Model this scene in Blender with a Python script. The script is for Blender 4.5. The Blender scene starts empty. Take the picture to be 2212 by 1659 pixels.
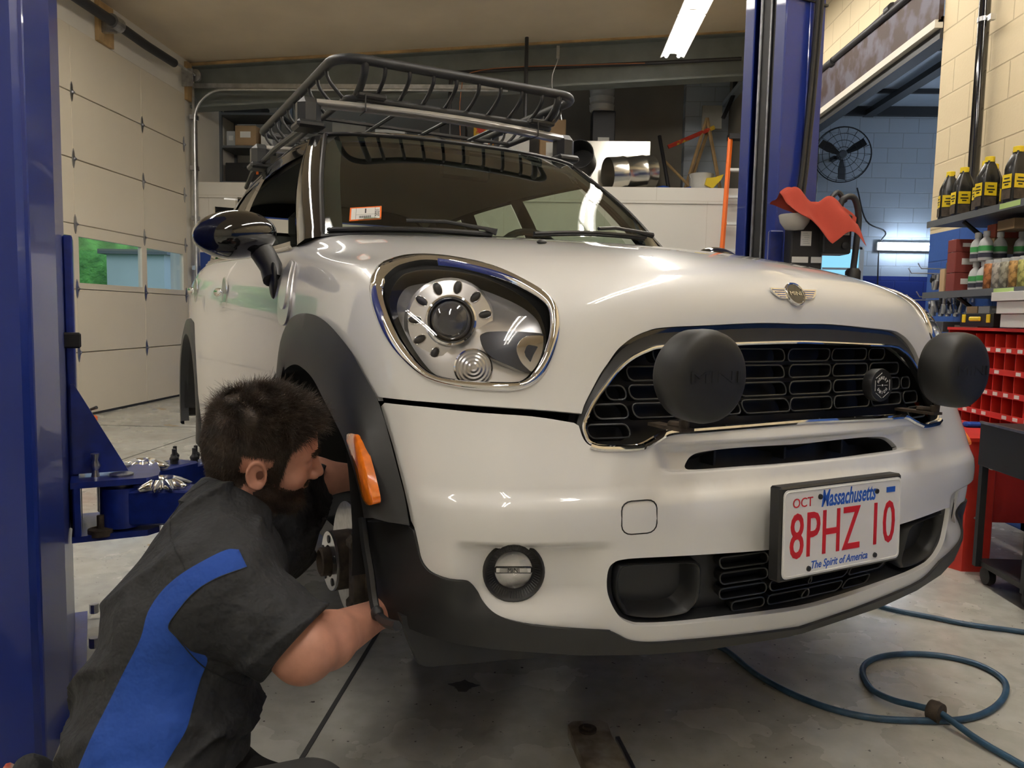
import bpy, bmesh, math, random
import numpy as np
from mathutils import Vector, Matrix
from mathutils.bvhtree import BVHTree
from mathutils.geometry import delaunay_2d_cdt
random.seed(7); RNG=np.random.default_rng(7)
SC=bpy.context.scene; COL=SC.collection
# ------------------------------------------------------------------ camera
def _axes(yaw,pitch,roll):
    y,p,r=(math.radians(a) for a in (yaw,pitch,roll))
    F=np.array([math.sin(y)*math.cos(p),math.cos(y)*math.cos(p),-math.sin(p)])
    R0=np.array([math.cos(y),-math.sin(y),0.]); U0=np.cross(R0,F)
    return math.cos(r)*R0+math.sin(r)*U0,-math.sin(r)*R0+math.cos(r)*U0,F
CR,CU,CF=_axes(-2.8,5.0,1.15); CAMH=1.03; FPX=1684.
cam=bpy.data.cameras.new('camera'); cam.sensor_width=36; cam.lens=36*FPX/2212; cam.clip_start=.02
co=bpy.data.objects.new('camera',cam); COL.objects.link(co); SC.camera=co
co.matrix_world=Matrix(((CR[0],CU[0],-CF[0],0),(CR[1],CU[1],-CF[1],0),(CR[2],CU[2],-CF[2],CAMH),(0,0,0,1)))
# ------------------------------------------------------------------ world, exposure
SC.view_settings.view_transform='Standard'; SC.view_settings.look='None'; SC.view_settings.gamma=1
SC.view_settings.use_curve_mapping=False; SC.view_settings.exposure=0.0
SC.display_settings.display_device='sRGB'
W=bpy.data.worlds.new('sky'); SC.world=W; W.use_nodes=True
nt=W.node_tree; nt.nodes.clear()
sky=nt.nodes.new('ShaderNodeTexSky'); sky.sky_type='HOSEK_WILKIE'; sky.sun_direction=(.4,-.6,.7); sky.turbidity=6
bg=nt.nodes.new('ShaderNodeBackground'); bg.inputs[1].default_value=7
ow=nt.nodes.new('ShaderNodeOutputWorld'); nt.links.new(sky.outputs[0],bg.inputs[0]); nt.links.new(bg.outputs[0],ow.inputs[0])
LAMP=54.0      # radiance of the ceiling tubes
# ------------------------------------------------------------------ materials
def mat(name,col,rough=.5,metal=0.,coat=0.,noise=None,bump=None,emit=None,spec=.5,sheen=0,coat_rough=.03,col2=None):
    m=bpy.data.materials.new(name); m.use_nodes=True; t=m.node_tree; b=t.nodes['Principled BSDF']
    c=tuple(col)+(1,) if len(col)==3 else col
    b.inputs['Base Color'].default_value=c; b.inputs['Roughness'].default_value=rough; b.inputs['Metallic'].default_value=metal
    b.inputs['Coat Weight'].default_value=coat; b.inputs['Coat Roughness'].default_value=coat_rough
    b.inputs['Specular IOR Level'].default_value=spec
    if sheen: b.inputs['Sheen Weight'].default_value=sheen; b.inputs['Sheen Roughness'].default_value=.5
    tc=t.nodes.new('ShaderNodeTexCoord')
    if noise:
        n=t.nodes.new('ShaderNodeTexNoise'); n.inputs['Scale'].default_value=noise[0]; n.inputs['Detail'].default_value=6
        t.links.new(tc.outputs['Object'],n.inputs['Vector'])
        r=t.nodes.new('ShaderNodeValToRGB'); lo,hi=(noise[2],noise[3]) if len(noise)>3 else (.35,.65)
        r.color_ramp.elements[0].position=lo; r.color_ramp.elements[1].position=hi
        c2=col2 if col2 else tuple(x*(1-noise[1]) for x in col[:3])
        r.color_ramp.elements[0].color=tuple(c2)+(1,); r.color_ramp.elements[1].color=c
        t.links.new(n.outputs[0],r.inputs[0]); t.links.new(r.outputs[0],b.inputs['Base Color'])
    if bump:
        n=t.nodes.new('ShaderNodeTexNoise'); n.inputs['Scale'].default_value=bump[0]; n.inputs['Detail'].default_value=4
        t.links.new(tc.outputs['Object'],n.inputs['Vector'])
        bp=t.nodes.new('ShaderNodeBump'); bp.inputs['Strength'].default_value=bump[1]; bp.inputs['Distance'].default_value=bump[2] if len(bump)>2 else .002
        t.links.new(n.outputs[0],bp.inputs['Height']); t.links.new(bp.outputs[0],b.inputs['Normal'])
    if emit: b.inputs['Emission Color'].default_value=tuple(emit[0])+(1,); b.inputs['Emission Strength'].default_value=emit[1]
    return m
def glassmat(name,tint,refl=1.45,rough=0.0):
    m=bpy.data.materials.new(name); m.use_nodes=True; t=m.node_tree; t.nodes.clear()
    o=t.nodes.new('ShaderNodeOutputMaterial'); tr=t.nodes.new('ShaderNodeBsdfTransparent'); tr.inputs[0].default_value=tuple(tint)+(1,)
    g=t.nodes.new('ShaderNodeBsdfGlossy'); g.inputs['Roughness'].default_value=rough
    lw=t.nodes.new('ShaderNodeLayerWeight'); lw.inputs[0].default_value=.5; pw=t.nodes.new('ShaderNodeMath'); pw.operation='POWER'; pw.inputs[1].default_value=5; t.links.new(lw.outputs['Facing'],pw.inputs[0])
    r0=((refl-1)/(refl+1))**2*1.6; f=t.nodes.new('ShaderNodeMath'); f.operation='MULTIPLY_ADD'; f.inputs[1].default_value=1-r0; f.inputs[2].default_value=r0; t.links.new(pw.outputs[0],f.inputs[0])
    mx=t.nodes.new('ShaderNodeMixShader'); t.links.new(f.outputs[0],mx.inputs[0]); t.links.new(tr.outputs[0],mx.inputs[1]); t.links.new(g.outputs[0],mx.inputs[2]); t.links.new(mx.outputs[0],o.inputs[0])
    return m
MT={}
def M_(k): return MT[k]
MT['white_paint']=mat('white_paint',(.80,.80,.79),.35,0,1.0,coat_rough=.02)
MT['black_gloss']=mat('black_gloss',(.006,.006,.007),.08,0,1.0)
MT['black_satin']=mat('black_satin',(.018,.019,.021),.42,bump=(900,.15,.0004))
MT['cladding']=mat('cladding_plastic',(.020,.021,.023),.48,bump=(1400,.25,.0004),noise=(9,.25))
MT['grille_rim']=mat('grille_rim',(.035,.036,.038),.35)
MT['grille_dark']=mat('grille_dark',(.006,.006,.007),.5)
MT['rubber']=mat('rubber_cap',(.013,.013,.013),.55,noise=(14,.35),bump=(300,.2,.0005))
MT['chrome']=mat('chrome',(.85,.85,.86),.045,1.0)
MT['dull_chrome']=mat('dull_chrome',(.62,.62,.63),.28,1.0)
MT['reflector']=mat('reflector',(.90,.90,.91),.30,.85)
MT['steel']=mat('steel',(.45,.45,.46),.35,1.0,noise=(20,.3))
MT['seal']=mat('lamp_seal',(.003,.003,.003),.9,spec=.1)
MT['plate_grey']=mat('worn_grey_steel',(.36,.33,.27),.6,.2,noise=(18,.5),col2=(.16,.12,.08),bump=(80,.4))
MT['rust_metal']=mat('rust_metal',(.10,.075,.055),.75,.35,noise=(35,.6),bump=(120,.5))
MT['disc_metal']=mat('disc_metal',(.45,.44,.44),.28,1.0,noise=(60,.25))
MT['lens']=glassmat('clear_lens',(.97,.97,.98),1.5)
MT['windshield']=glassmat('windshield_glass',(.62,.70,.62),1.65)
MT['sideglass']=glassmat('side_glass',(.75,.82,.74),1.5)
MT['pane']=glassmat('window_pane',(.9,.93,.93),1.4)
MT['interior']=mat('interior',(.02,.02,.019),.8)
MT['headliner']=mat('headliner',(.16,.15,.12),.9)
MT['amber']=mat('amber_lens',(.85,.20,.01),.12,0,1.0,noise=(60,.25))
MT['blue_paint']=mat('blue_paint',(.008,.024,.20),.38,0,.3,noise=(3,.12),bump=(160,.10,.001))
MT['arm_blue']=mat('arm_blue',(.010,.028,.24),.33,0,.4,noise=(25,.3),bump=(90,.15,.001))
MT['silver_alloy']=mat('polished_alloy',(.80,.79,.76),.18,1.0)
MT['white_plastic']=mat('white_plastic',(.75,.74,.70),.5)
MT['paper']=mat('paper_label',(.80,.79,.74),.7)
MT['cream_wall']=None
MT['wood']=mat('pine_wood',(.50,.33,.15),.6,noise=(6,.35),bump=(40,.2))
MT['cardboard']=mat('cardboard',(.42,.28,.15),.8,noise=(5,.15))
MT['dark_metal']=mat('dark_metal',(.03,.03,.032),.5,.3)
MT['black_plastic']=mat('black_plastic',(.012,.012,.013),.45)
MT['grey_metal']=mat('grey_metal',(.13,.14,.15),.5,.3)
MT['galv']=mat('galvanised_steel',(.55,.56,.56),.35,.9,noise=(12,.3))
MT['red_paint']=mat('red_paint',(.62,.035,.022),.42,noise=(8,.15))
MT['orange_plastic']=mat('orange_plastic',(.90,.17,.015),.45)
MT['red_cloth']=mat('red_cloth',(.36,.045,.025),.95,bump=(400,.5,.001))
MT['hose_blue']=mat('hose_blue',(.035,.095,.17),.42,noise=(30,.4))
MT['yellow_plastic']=mat('yellow_plastic',(.85,.62,.02),.4)
MT['bottle_black']=mat('bottle_black',(.015,.015,.015),.25)
MT['bottle_grey']=mat('bottle_grey',(.50,.51,.50),.45)
MT['bottle_dark']=mat('cord_rubber',(.03,.03,.032),.5)
MT['tray_clear']=mat('cloudy_plastic',(.45,.43,.38),.25)
MT['green_label']=mat('green_label',(.05,.30,.08),.6)
MT['dark_label']=mat('dark_label',(.03,.03,.05),.6)
MT['text_red']=mat('plate_red',(.55,.012,.02),.4)
MT['text_blue']=mat('plate_blue',(.02,.10,.50),.4)
MT['text_black']=mat('print_black',(.01,.01,.01),.5)
MT['text_white']=mat('print_white',(.75,.75,.75),.5)
MT['plate_white']=mat('plate_white',(.80,.80,.79),.3,0,.4)
MT['tube_light']=mat('tube_light',(.9,.9,.9),.5,emit=((1.0,.945,.865),LAMP))
MT['cool_light']=mat('cool_tube',(.9,.9,.9),.5,emit=((.66,.80,1.0),60))
MT['skin']=mat('skin',(.56,.27,.19),.5,noise=(28,.18),bump=(250,.12,.001))
MT['shirt_black']=mat('shirt_black',(.015,.016,.019),.8,bump=(13,.9,.03))
MT['shirt_blue']=mat('shirt_blue',(.004,.050,.30),.8,bump=(13,.8,.02))
MT['hair']=mat('hair_brown',(.050,.030,.018),.5,noise=(40,.5))
MT['beard']=mat('beard_brown',(.055,.030,.017),.5,noise=(40,.4))
MT['sole_red']=mat('boot_sole',(.55,.10,.06),.6,noise=(30,.4),col2=(.5,.48,.42))
MT['trouser']=mat('trouser_cloth',(.018,.018,.018),.9,bump=(500,.3,.0006))
# ------------------------------------------------------------------ mesh helpers
def frame(o=(0,0,0),x=(1,0,0),y=(0,1,0),z=(0,0,1)):
    return np.array([[x[0],y[0],z[0],o[0]],[x[1],y[1],z[1],o[1]],[x[2],y[2],z[2],o[2]],[0,0,0,1.]])
def rotz(a,o=(0,0,0)):
    c,s=math.cos(a),math.sin(a); return frame(o,(c,s,0),(-s,c,0),(0,0,1))
def basis(d,up=(0,0,1)):
    d=np.array(d,float); d/=np.linalg.norm(d); up=np.array(up,float)
    if abs(d@up)>.95: up=np.array([1.,0,0]) if abs(d[0])<.9 else np.array([0,1.,0])
    a=np.cross(up,d); a/=np.linalg.norm(a); b=np.cross(d,a); return a,b,d
class MB:
    def __init__(s): s.v=[];s.f=[];s.m=[];s.mi=0;s.cut=[]
    def add(s,V,F,T=None):
        V=np.asarray(V,float).reshape(-1,3)
        if T is not None: V=V@T[:3,:3].T+T[:3,3]
        s.cut.append((len(s.v),len(s.f)))
        o=len(s.v); s.v.extend(V.tolist()); s.f.extend([tuple(int(i)+o for i in f) for f in F]); s.m.extend([s.mi]*len(F)); return s
    def box(s,c,d,T=None,bev=0,R=None):
        d=np.array(d,float)/2
        if bev>0:
            b=min(bev,min(d)*.95); V=[];
            idx={}
            for sx in(-1,1):
                for sy in(-1,1):
                    for sz in(-1,1):
                        for ax in range(3):
                            p=np.array([sx,sy,sz])*(d-b); p[ax]=[sx,sy,sz][ax]*d[ax]; idx[sx,sy,sz,ax]=len(V); V.append(p)
            F=[]
            for ax in range(3):
                a,b2=[(1,2),(2,0),(0,1)][ax]
                for sg in(-1,1):
                    q=[]
                    for (p1,p2) in((-1,-1),(1,-1),(1,1),(-1,1)):
                        k=[0,0,0];k[ax]=sg;k[a]=p1;k[b2]=p2;q.append(idx[k[0],k[1],k[2],ax])
                    F.append(q if sg>0 else q[::-1])
            for ax in range(3):
                a,b2=[(1,2),(2,0),(0,1)][ax]
                for s1 in(-1,1):
                    for s2 in(-1,1):
                        k0=[0,0,0];k1=[0,0,0];k0[a]=k1[a]=s1;k0[b2]=k1[b2]=s2;k0[ax]=-1;k1[ax]=1
                        q=[idx[(*k0,a)],idx[(*k0,b2)],idx[(*k1,b2)],idx[(*k1,a)]]
                        F.append(q if s1*s2<0 else q[::-1])
            for sx in(-1,1):
                for sy in(-1,1):
                    for sz in(-1,1):
                        q=[idx[sx,sy,sz,0],idx[sx,sy,sz,1],idx[sx,sy,sz,2]]
                        F.append(q if sx*sy*sz>0 else q[::-1])
            V=np.array(V)
        else:
            V=np.array([[x,y,z] for x in(-1,1) for y in(-1,1) for z in(-1,1)])*d
            F=[(0,1,3,2),(4,6,7,5),(0,4,5,1),(2,3,7,6),(0,2,6,4),(1,5,7,3)]
        if R is not None: V=V@np.array(R).T
        return s.add(V+np.array(c),F,T)
    def tube(s,pts,r,n=8,closed=False,caps=True,T=None):
        P=np.array(pts,float); N=len(P); rr=np.full(N,r,float) if np.isscalar(r) else np.array(r,float)
        t=np.zeros_like(P)
        for i in range(N):
            a=P[(i-1)%N] if (closed or i>0) else P[i]; b=P[(i+1)%N] if (closed or i<N-1) else P[i]
            t[i]=b-a; t[i]/=np.linalg.norm(t[i])+1e-12
        u,_,_=basis(t[0]); V=[]
        for i in range(N):
            u=u-t[i]*(u@t[i]); u/=np.linalg.norm(u)+1e-12; w=np.cross(t[i],u)
            for k in range(n):
                a=2*math.pi*k/n; V.append(P[i]+rr[i]*(math.cos(a)*u+math.sin(a)*w))
        F=[]
        for i in range(N if closed else N-1):
            j=(i+1)%N
            for k in range(n):
                l=(k+1)%n; F.append((i*n+k,i*n+l,j*n+l,j*n+k))
        if caps and not closed: F.append(tuple(range(n))[::-1]); F.append(tuple((N-1)*n+k for k in range(n)))
        return s.add(V,F,T)
    def cyl(s,a,b,r,n=16,T=None,r2=None): return s.tube([a,b],[r,r if r2 is None else r2],n,T=T)
    def lathe(s,prof,o=(0,0,0),ax=(0,0,1),n=24,T=None,capends=True):
        a,b,d=basis(ax); o=np.array(o,float); V=[];F=[]
        for r,h in prof:
            for k in range(n):
                t=2*math.pi*k/n; V.append(o+d*h+r*(math.cos(t)*a+math.sin(t)*b))
        for i in range(len(prof)-1):
            for k in range(n):
                l=(k+1)%n; F.append((i*n+k,i*n+l,(i+1)*n+l,(i+1)*n+k))
        if capends:
            if prof[0][0]>1e-5: F.append(tuple(range(n))[::-1])
            if prof[-1][0]>1e-5: F.append(tuple((len(prof)-1)*n+k for k in range(n)))
        return s.add(V,F,T)
    def ell(s,c,r,n=16,m=10,T=None,R=None):
        V=[];F=[]
        for i in range(m+1):
            ph=math.pi*i/m
            for k in range(n):
                t=2*math.pi*k/n; V.append((r[0]*math.sin(ph)*math.cos(t),r[1]*math.sin(ph)*math.sin(t),r[2]*math.cos(ph)))
        for i in range(m):
            for k in range(n):
                l=(k+1)%n; F.append((i*n+k,(i+1)*n+k,(i+1)*n+l,i*n+l))
        V=np.array(V)
        if R is not None: V=V@np.array(R).T
        return s.add(V+np.array(c),F,T)
    def grid(s,P,T=None,flip=False):
        P=np.array(P,float); a,b=P.shape[:2]; F=[]
        for i in range(a-1):
            for j in range(b-1):
                q=(i*b+j,(i+1)*b+j,(i+1)*b+j+1,i*b+j+1); F.append(q[::-1] if flip else q)
        return s.add(P.reshape(-1,3),F,T)
    def prism(s,poly,h,T=None,h0=0.):
        n=len(poly); A=sum(poly[i][0]*poly[(i+1)%n][1]-poly[(i+1)%n][0]*poly[i][1] for i in range(n))
        if A<0: poly=poly[::-1]
        V=[(x,y,h0) for x,y in poly]+[(x,y,h) for x,y in poly]
        F=[tuple(range(n))[::-1],tuple(range(n,2*n))]+[(i,(i+1)%n,n+(i+1)%n,n+i) for i in range(n)]
        return s.add(V,F,T)
    def build(s,name,mats,parent=None,smooth=False,angle=40,each=0,**tags):
        if each:      # one object per piece
            c=s.cut[::each]+[(len(s.v),len(s.f))]; r=None
            for (v0,f0),(v1,f1) in zip(c[:-1],c[1:]):
                q=MB(); q.v=s.v[v0:v1]; q.f=[tuple(i-v0 for i in f) for f in s.f[f0:f1]]; q.m=s.m[f0:f1]; r=q.build(name,mats,parent,smooth,angle,**tags)
            return r
        me=bpy.data.meshes.new(name); me.from_pydata(s.v,[],s.f); me.update()
        if not isinstance(mats,(list,tuple)): mats=[mats]
        for m in mats: me.materials.append(MT[m] if isinstance(m,str) else m)
        if len(mats)>1: me.polygons.foreach_set('material_index',s.m)
        if smooth:
            me.polygons.foreach_set('use_smooth',[True]*len(me.polygons))
            if angle<180: me.set_sharp_from_angle(angle=math.radians(angle))
        o=bpy.data.objects.new(name,me); COL.objects.link(o)
        if parent is not None: o.parent=parent
        tag(o,**tags); return o
def tag(o,label=None,cat=None,group=None,kind=None):
    if label: o['label']=label
    if cat: o['category']=cat
    if group: o['group']=group
    if kind: o['kind']=kind
    return o
def empty(name,loc=(0,0,0),rz=0,label=None,cat=None,group=None,parent=None):
    o=bpy.data.objects.new(name,None); COL.objects.link(o); o.location=loc; o.rotation_euler=(0,0,rz); o.empty_display_size=.1
    if parent is not None: o.parent=parent
    return tag(o,label,cat,group)
def clone(root,loc=None,rz=None,label=None,parent=None,scale=None):
    r=root.copy(); COL.objects.link(r)
    if parent is not None: r.parent=parent
    if loc is not None: r.location=loc
    if rz is not None: r.rotation_euler=(0,0,rz)
    if scale is not None: r.scale=scale
    if label: r['label']=label
    for ch in list(root.children): clone(ch,parent=r)
    return r
def text(s,size,T,mb,ext=.0008,shear=0,align='CENTER',sx=1.,space=1.,bold=0):
    c=bpy.data.curves.new('txt','FONT'); c.body=s; c.size=size; c.extrude=ext; c.shear=shear; c.align_x=align; c.align_y='CENTER'; c.space_character=space; c.offset=bold; c.resolution_u=3
    o=bpy.data.objects.new('txt',c); COL.objects.link(o); dg=bpy.context.evaluated_depsgraph_get()
    me=bpy.data.meshes.new_from_object(o.evaluated_get(dg)); V=np.array([v.co for v in me.vertices]); F=[tuple(p.vertices) for p in me.polygons]
    bpy.data.objects.remove(o); bpy.data.meshes.remove(me); bpy.data.curves.remove(c)
    if len(V): V[:,0]*=sx; mb.add(V,F,T)
    return mb
def spline(P,sub=5,closed=True):
    """Catmull-Rom through points; a third value 1 marks a corner"""
    c=[len(p)>2 and p[2]==1 for p in P]; Q=np.array([p[:2] for p in P],float); n=len(Q); out=[]
    for i in range(n if closed else n-1):
        p1,p2=Q[i],Q[(i+1)%n]
        p0=Q[(i-1)%n] if (closed or i>0) else p1; p3=Q[(i+2)%n] if (closed or i<n-2) else p2
        if c[i]: p0=p1*2-p2
        if c[(i+1)%n]: p3=p2*2-p1
        for k in range(sub):
            t=k/sub; out.append(.5*((2*p1)+(-p0+p2)*t+(2*p0-5*p1+4*p2-p3)*t*t+(-p0+3*p1-3*p2+p3)*t**3))
    if not closed: out.append(Q[-1])
    return np.array(out)
def spl3(P,sub=6,closed=False):
    Q=np.array(P,float); n=len(Q); out=[]
    for i in range(n if closed else n-1):
        p1,p2=Q[i],Q[(i+1)%n]; p0=Q[(i-1)%n] if (closed or i>0) else 2*p1-p2; p3=Q[(i+2)%n] if (closed or i<n-2) else 2*p2-p1
        for k in range(sub):
            t=k/sub; out.append(.5*((2*p1)+(-p0+p2)*t+(2*p0-5*p1+4*p2-p3)*t*t+(-p0+3*p1-3*p2+p3)*t**3))
    if not closed: out.append(Q[-1])
    return np.array(out)
def rrect(w,h,r,n=4):
    out=[]
    for cx_,cy_,a0 in((w/2-r,h/2-r,0),(-w/2+r,h/2-r,90),(-w/2+r,-h/2+r,180),(w/2-r,-h/2+r,270)):
        for k in range(n+1):
            a=math.radians(a0+90*k/n); out.append((cx_+r*math.cos(a),cy_+r*math.sin(a)))
    return out
def inpoly(p,Q):
    x,y=p[:,0],p[:,1]; r=np.zeros(len(p),bool); n=len(Q)
    for i in range(n):
        x1,y1=Q[i];x2,y2=Q[(i+1)%n]
        if y1==y2: continue
        k=((y1>y)!=(y2>y))&(x<(x2-x1)*(y-y1)/(y2-y1)+x1); r^=k
    return r
def distpoly(p,Q):
    d=np.full(len(p),9e9)
    for i in range(len(Q)):
        a=Q[i];b=Q[(i+1)%len(Q)]; ab=b-a; t=np.clip(((p-a)@ab)/(ab@ab+1e-12),0,1); d=np.minimum(d,np.linalg.norm(p-(a+t[:,None]*ab),axis=1))
    return d
def rot(axis,a):
    a=math.radians(a);c,s=math.cos(a),math.sin(a)
    return {'x':np.array([[1,0,0],[0,c,-s],[0,s,c]]),'y':np.array([[c,0,s],[0,1,0],[-s,0,c]]),'z':np.array([[c,-s,0],[s,c,0],[0,0,1.]])}[axis]
# ------------------------------------------------------------------ room materials
def blockmat(name,hi,lo,zb,sc=1.0,axis='YZ',rough=.75,strength=.5,brick=(.40,.203),mort=.93):
    """painted concrete block wall: block courses, upper colour above zb, lower colour below"""
    m=bpy.data.materials.new(name); m.use_nodes=True; t=m.node_tree; b=t.nodes['Principled BSDF']; b.inputs['Roughness'].default_value=rough
    g=t.nodes.new('ShaderNodeNewGeometry'); s=t.nodes.new('ShaderNodeSeparateXYZ'); t.links.new(g.outputs['Position'],s.inputs[0])
    c=t.nodes.new('ShaderNodeCombineXYZ'); t.links.new(s.outputs[axis[0]],c.inputs['X']); t.links.new(s.outputs['Z'],c.inputs['Y'])
    br=t.nodes.new('ShaderNodeTexBrick'); br.inputs['Scale'].default_value=1; br.inputs['Brick Width'].default_value=brick[0]; br.inputs['Row Height'].default_value=brick[1]
    br.inputs['Mortar Size'].default_value=.006; br.inputs['Mortar Smooth'].default_value=.6; br.inputs['Color1'].default_value=(1,1,1,1); br.inputs['Color2'].default_value=(.97,.97,.97,1); br.inputs['Mortar'].default_value=(mort*.8,mort*.78,mort*.75,1)
    t.links.new(c.outputs[0],br.inputs['Vector'])
    gt=t.nodes.new('ShaderNodeMath'); gt.operation='GREATER_THAN'; gt.inputs[1].default_value=zb; t.links.new(s.outputs['Z'],gt.inputs[0])
    mx=t.nodes.new('ShaderNodeMix'); mx.data_type='RGBA'; mx.inputs[6].default_value=tuple(lo)+(1,); mx.inputs[7].default_value=tuple(hi)+(1,); t.links.new(gt.outputs[0],mx.inputs[0])
    mu=t.nodes.new('ShaderNodeMix'); mu.data_type='RGBA'; mu.blend_type='MULTIPLY'; mu.inputs[0].default_value=1; t.links.new(mx.outputs[2],mu.inputs[6]); t.links.new(br.outputs['Color'],mu.inputs[7])
    t.links.new(mu.outputs[2],b.inputs['Base Color'])
    n=t.nodes.new('ShaderNodeTexNoise'); n.inputs['Scale'].default_value=60; t.links.new(g.outputs['Position'],n.inputs['Vector'])
    ad=t.nodes.new('ShaderNodeMath'); ad.operation='MULTIPLY_ADD'; ad.inputs[1].default_value=-1; t.links.new(br.outputs['Fac'],ad.inputs[0]); 
    sc_=t.nodes.new('ShaderNodeMath'); sc_.operation='MULTIPLY'; sc_.inputs[1].default_value=.25; t.links.new(n.outputs[0],sc_.inputs[0]); t.links.new(sc_.outputs[0],ad.inputs[2])
    bp=t.nodes.new('ShaderNodeBump'); bp.inputs['Strength'].default_value=strength; bp.inputs['Distance'].default_value=.006; t.links.new(ad.outputs[0],bp.inputs['Height']); t.links.new(bp.outputs[0],b.inputs['Normal'])
    return m
MT['cream_block']=blockmat('cream_block',(.66,.545,.35),(.018,.075,.30),1.60)
MT['blue_block']=blockmat('far_room_block',(.50,.56,.62),(.012,.035,.24),1.69,axis='XZ')
MT['white_wall']=blockmat('white_painted_wall',(.74,.71,.64),(.02,.06,.28),1.74,axis='XZ',brick=(1.22,2.44),strength=.15,mort=1.1)
MT['white_side']=mat('white_side_wall',(.70,.66,.57),.7,noise=(2,.06))
MT['door_panel']=mat('door_panel',(.66,.59,.46),.45,noise=(1.2,.04),bump=(45,.12,.002))
MT['ceiling']=mat('ceiling_board',(.66,.555,.40),.75,noise=(1.5,.10),bump=(30,.1))
MT['beam']=mat('primer_beam',(.20,.22,.21),.6,.2,noise=(4,.2))
MT['mezz_wall']=mat('mezzanine_wall',(.30,.27,.22),.85,noise=(1.3,.15))
MT['rust_beam']=mat('rusty_beam',(.085,.075,.10),.6,.2,noise=(5,.0,.45,.56),col2=(.035,.014,.009),bump=(30,.3))
MT['foil']=mat('foil_insulation',(.55,.62,.70),.35,.35,noise=(3,.15),bump=(6,.6,.02))
def floormat():
    m=bpy.data.materials.new('painted_floor'); m.use_nodes=True; t=m.node_tree; b=t.nodes['Principled BSDF']; L=t.links.new
    g=t.nodes.new('ShaderNodeNewGeometry')
    def noise(s,d=6,dist=0): n=t.nodes.new('ShaderNodeTexNoise'); n.inputs['Scale'].default_value=s; n.inputs['Detail'].default_value=d; n.inputs['Distortion'].default_value=dist; L(g.outputs['Position'],n.inputs['Vector']); return n
    def ramp(src,a,b_,c0,c1): r=t.nodes.new('ShaderNodeValToRGB'); r.color_ramp.elements[0].position=a; r.color_ramp.elements[1].position=b_; r.color_ramp.elements[0].color=(*c0,1); r.color_ramp.elements[1].color=(*c1,1); L(src,r.inputs[0]); return r
    def mix(f,a,b_,mode='MIX'):
        x=t.nodes.new('ShaderNodeMix'); x.data_type='RGBA'; x.blend_type=mode
        if isinstance(f,float): x.inputs[0].default_value=f
        else: L(f,x.inputs[0])
        for k,v in((6,a),(7,b_)):
            if isinstance(v,tuple): x.inputs[k].default_value=(*v,1)
            else: L(v,x.inputs[k])
        return x.outputs[2]
    base=ramp(noise(1.1).outputs[0],.35,.65,(.46,.45,.40),(.58,.57,.51)).outputs[0]
    fine=ramp(noise(14,8).outputs[0],.40,.62,(.86,.86,.84),(1,1,1)).outputs[0]
    c=mix(1.0,base,fine,'MULTIPLY')
    spk=ramp(noise(55,3).outputs[0],.27,.32,(1,1,1),(0,0,0)).outputs[0]; c=mix(spk,c,(.10,.095,.085))
    patch_=ramp(noise(2.6,8,.3).outputs[0],.665,.68,(0,0,0),(1,1,1)).outputs[0]; c=mix(patch_,c,(.40,.31,.18))
    dk=ramp(noise(3.7,6,.5).outputs[0],.66,.72,(0,0,0),(.55,.55,.55)).outputs[0]; c=mix(dk,c,(.26,.24,.21))
    L(c,b.inputs['Base Color'])
    rr=ramp(noise(2.2).outputs[0],.35,.7,(.16,)*3,(.36,)*3); L(rr.outputs[0],b.inputs['Roughness'])
    bp=t.nodes.new('ShaderNodeBump'); bp.inputs['Strength'].default_value=.12; bp.inputs['Distance'].default_value=.004; L(noise(20).outputs[0],bp.inputs['Height']); L(bp.outputs[0],b.inputs['Normal'])
    return m
MT['floor']=floormat()
MT['joint']=mat('floor_joint',(.03,.03,.03),.8)
# ------------------------------------------------------------------ shell
XL,XR,YB,YF=-4.39,2.4,9.6,-4.2
def zc(x): return 3.95+(x-XL)*.062
S_='structure'
m=MB(); m.box(((XL+12)/2-1,4.5,-.05),(18.4,18.4,.1)); m.build('floor','floor',kind=S_)
m=MB(); 
V=[(XL-.2,YF-.2,zc(XL)),(XR+.2,YF-.2,zc(XR)),(XR+.2,YB,zc(XR)),(XL-.2,YB,zc(XL))]; V=V+[(a,b,c+.1) for a,b,c in V]
m.add(V,[(0,3,2,1),(4,5,6,7),(0,1,5,4),(1,2,6,5),(2,3,7,6),(3,0,4,7)]); m.build('ceiling','ceiling',kind=S_)
DZ=3.54
D1=(5.50,9.24); D2=(.6,4.35)
m=MB()
for y0,y1 in((D1[1],YB+1.9),(D2[1],D1[0]),(YF,D2[0])): m.box((XL-.1,(y0+y1)/2,2.1),(.2,y1-y0,4.2))
for a,b in(D1,D2): m.box((XL-.1,(a+b)/2,(DZ+4.2)/2),(.2,b-a,4.2-DZ))
m.build('wall_left','white_side',kind=S_)
m=MB(); m.box(((XL+XR)/2,YF-.1,2.2),(XR-XL+.4,.2,4.4)); m.build('wall_front','white_side',kind=S_)
m=MB(); m.box(((XL+XR)/2,YB+.1,1.3),(XR-XL,.2,2.6)); m.box(((XL+XR)/2,YB-.012,2.50),(XR-XL,.02,.18)); m.build('wall_back','white_wall',kind=S_)
m=MB(); m.box((XR+.1,(YF+5.17)/2,2.25),(.2,5.17-YF,4.5)); m.box((XR+.1,(5.17+YB)/2,3.92),(.2,YB-5.17,1.2)); m.build('wall_right','cream_block',kind=S_)
m=MB(); m.box(((XL+XR)/2,YB+1.95,3.4),(XR-XL+.6,.1,2.2)); m.box(((XL+XR)/2,YB+1.05,2.55),(XR-XL,1.9,.10)); m.box(((XL+XR)/2,YB+1.0,4.42),(XR-XL+.4,2.2,.05)); m.box((XR+.05,YB+1,3.4),(.1,2,2)); m.build('trim_1','mezz_wall',kind=S_)
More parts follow.
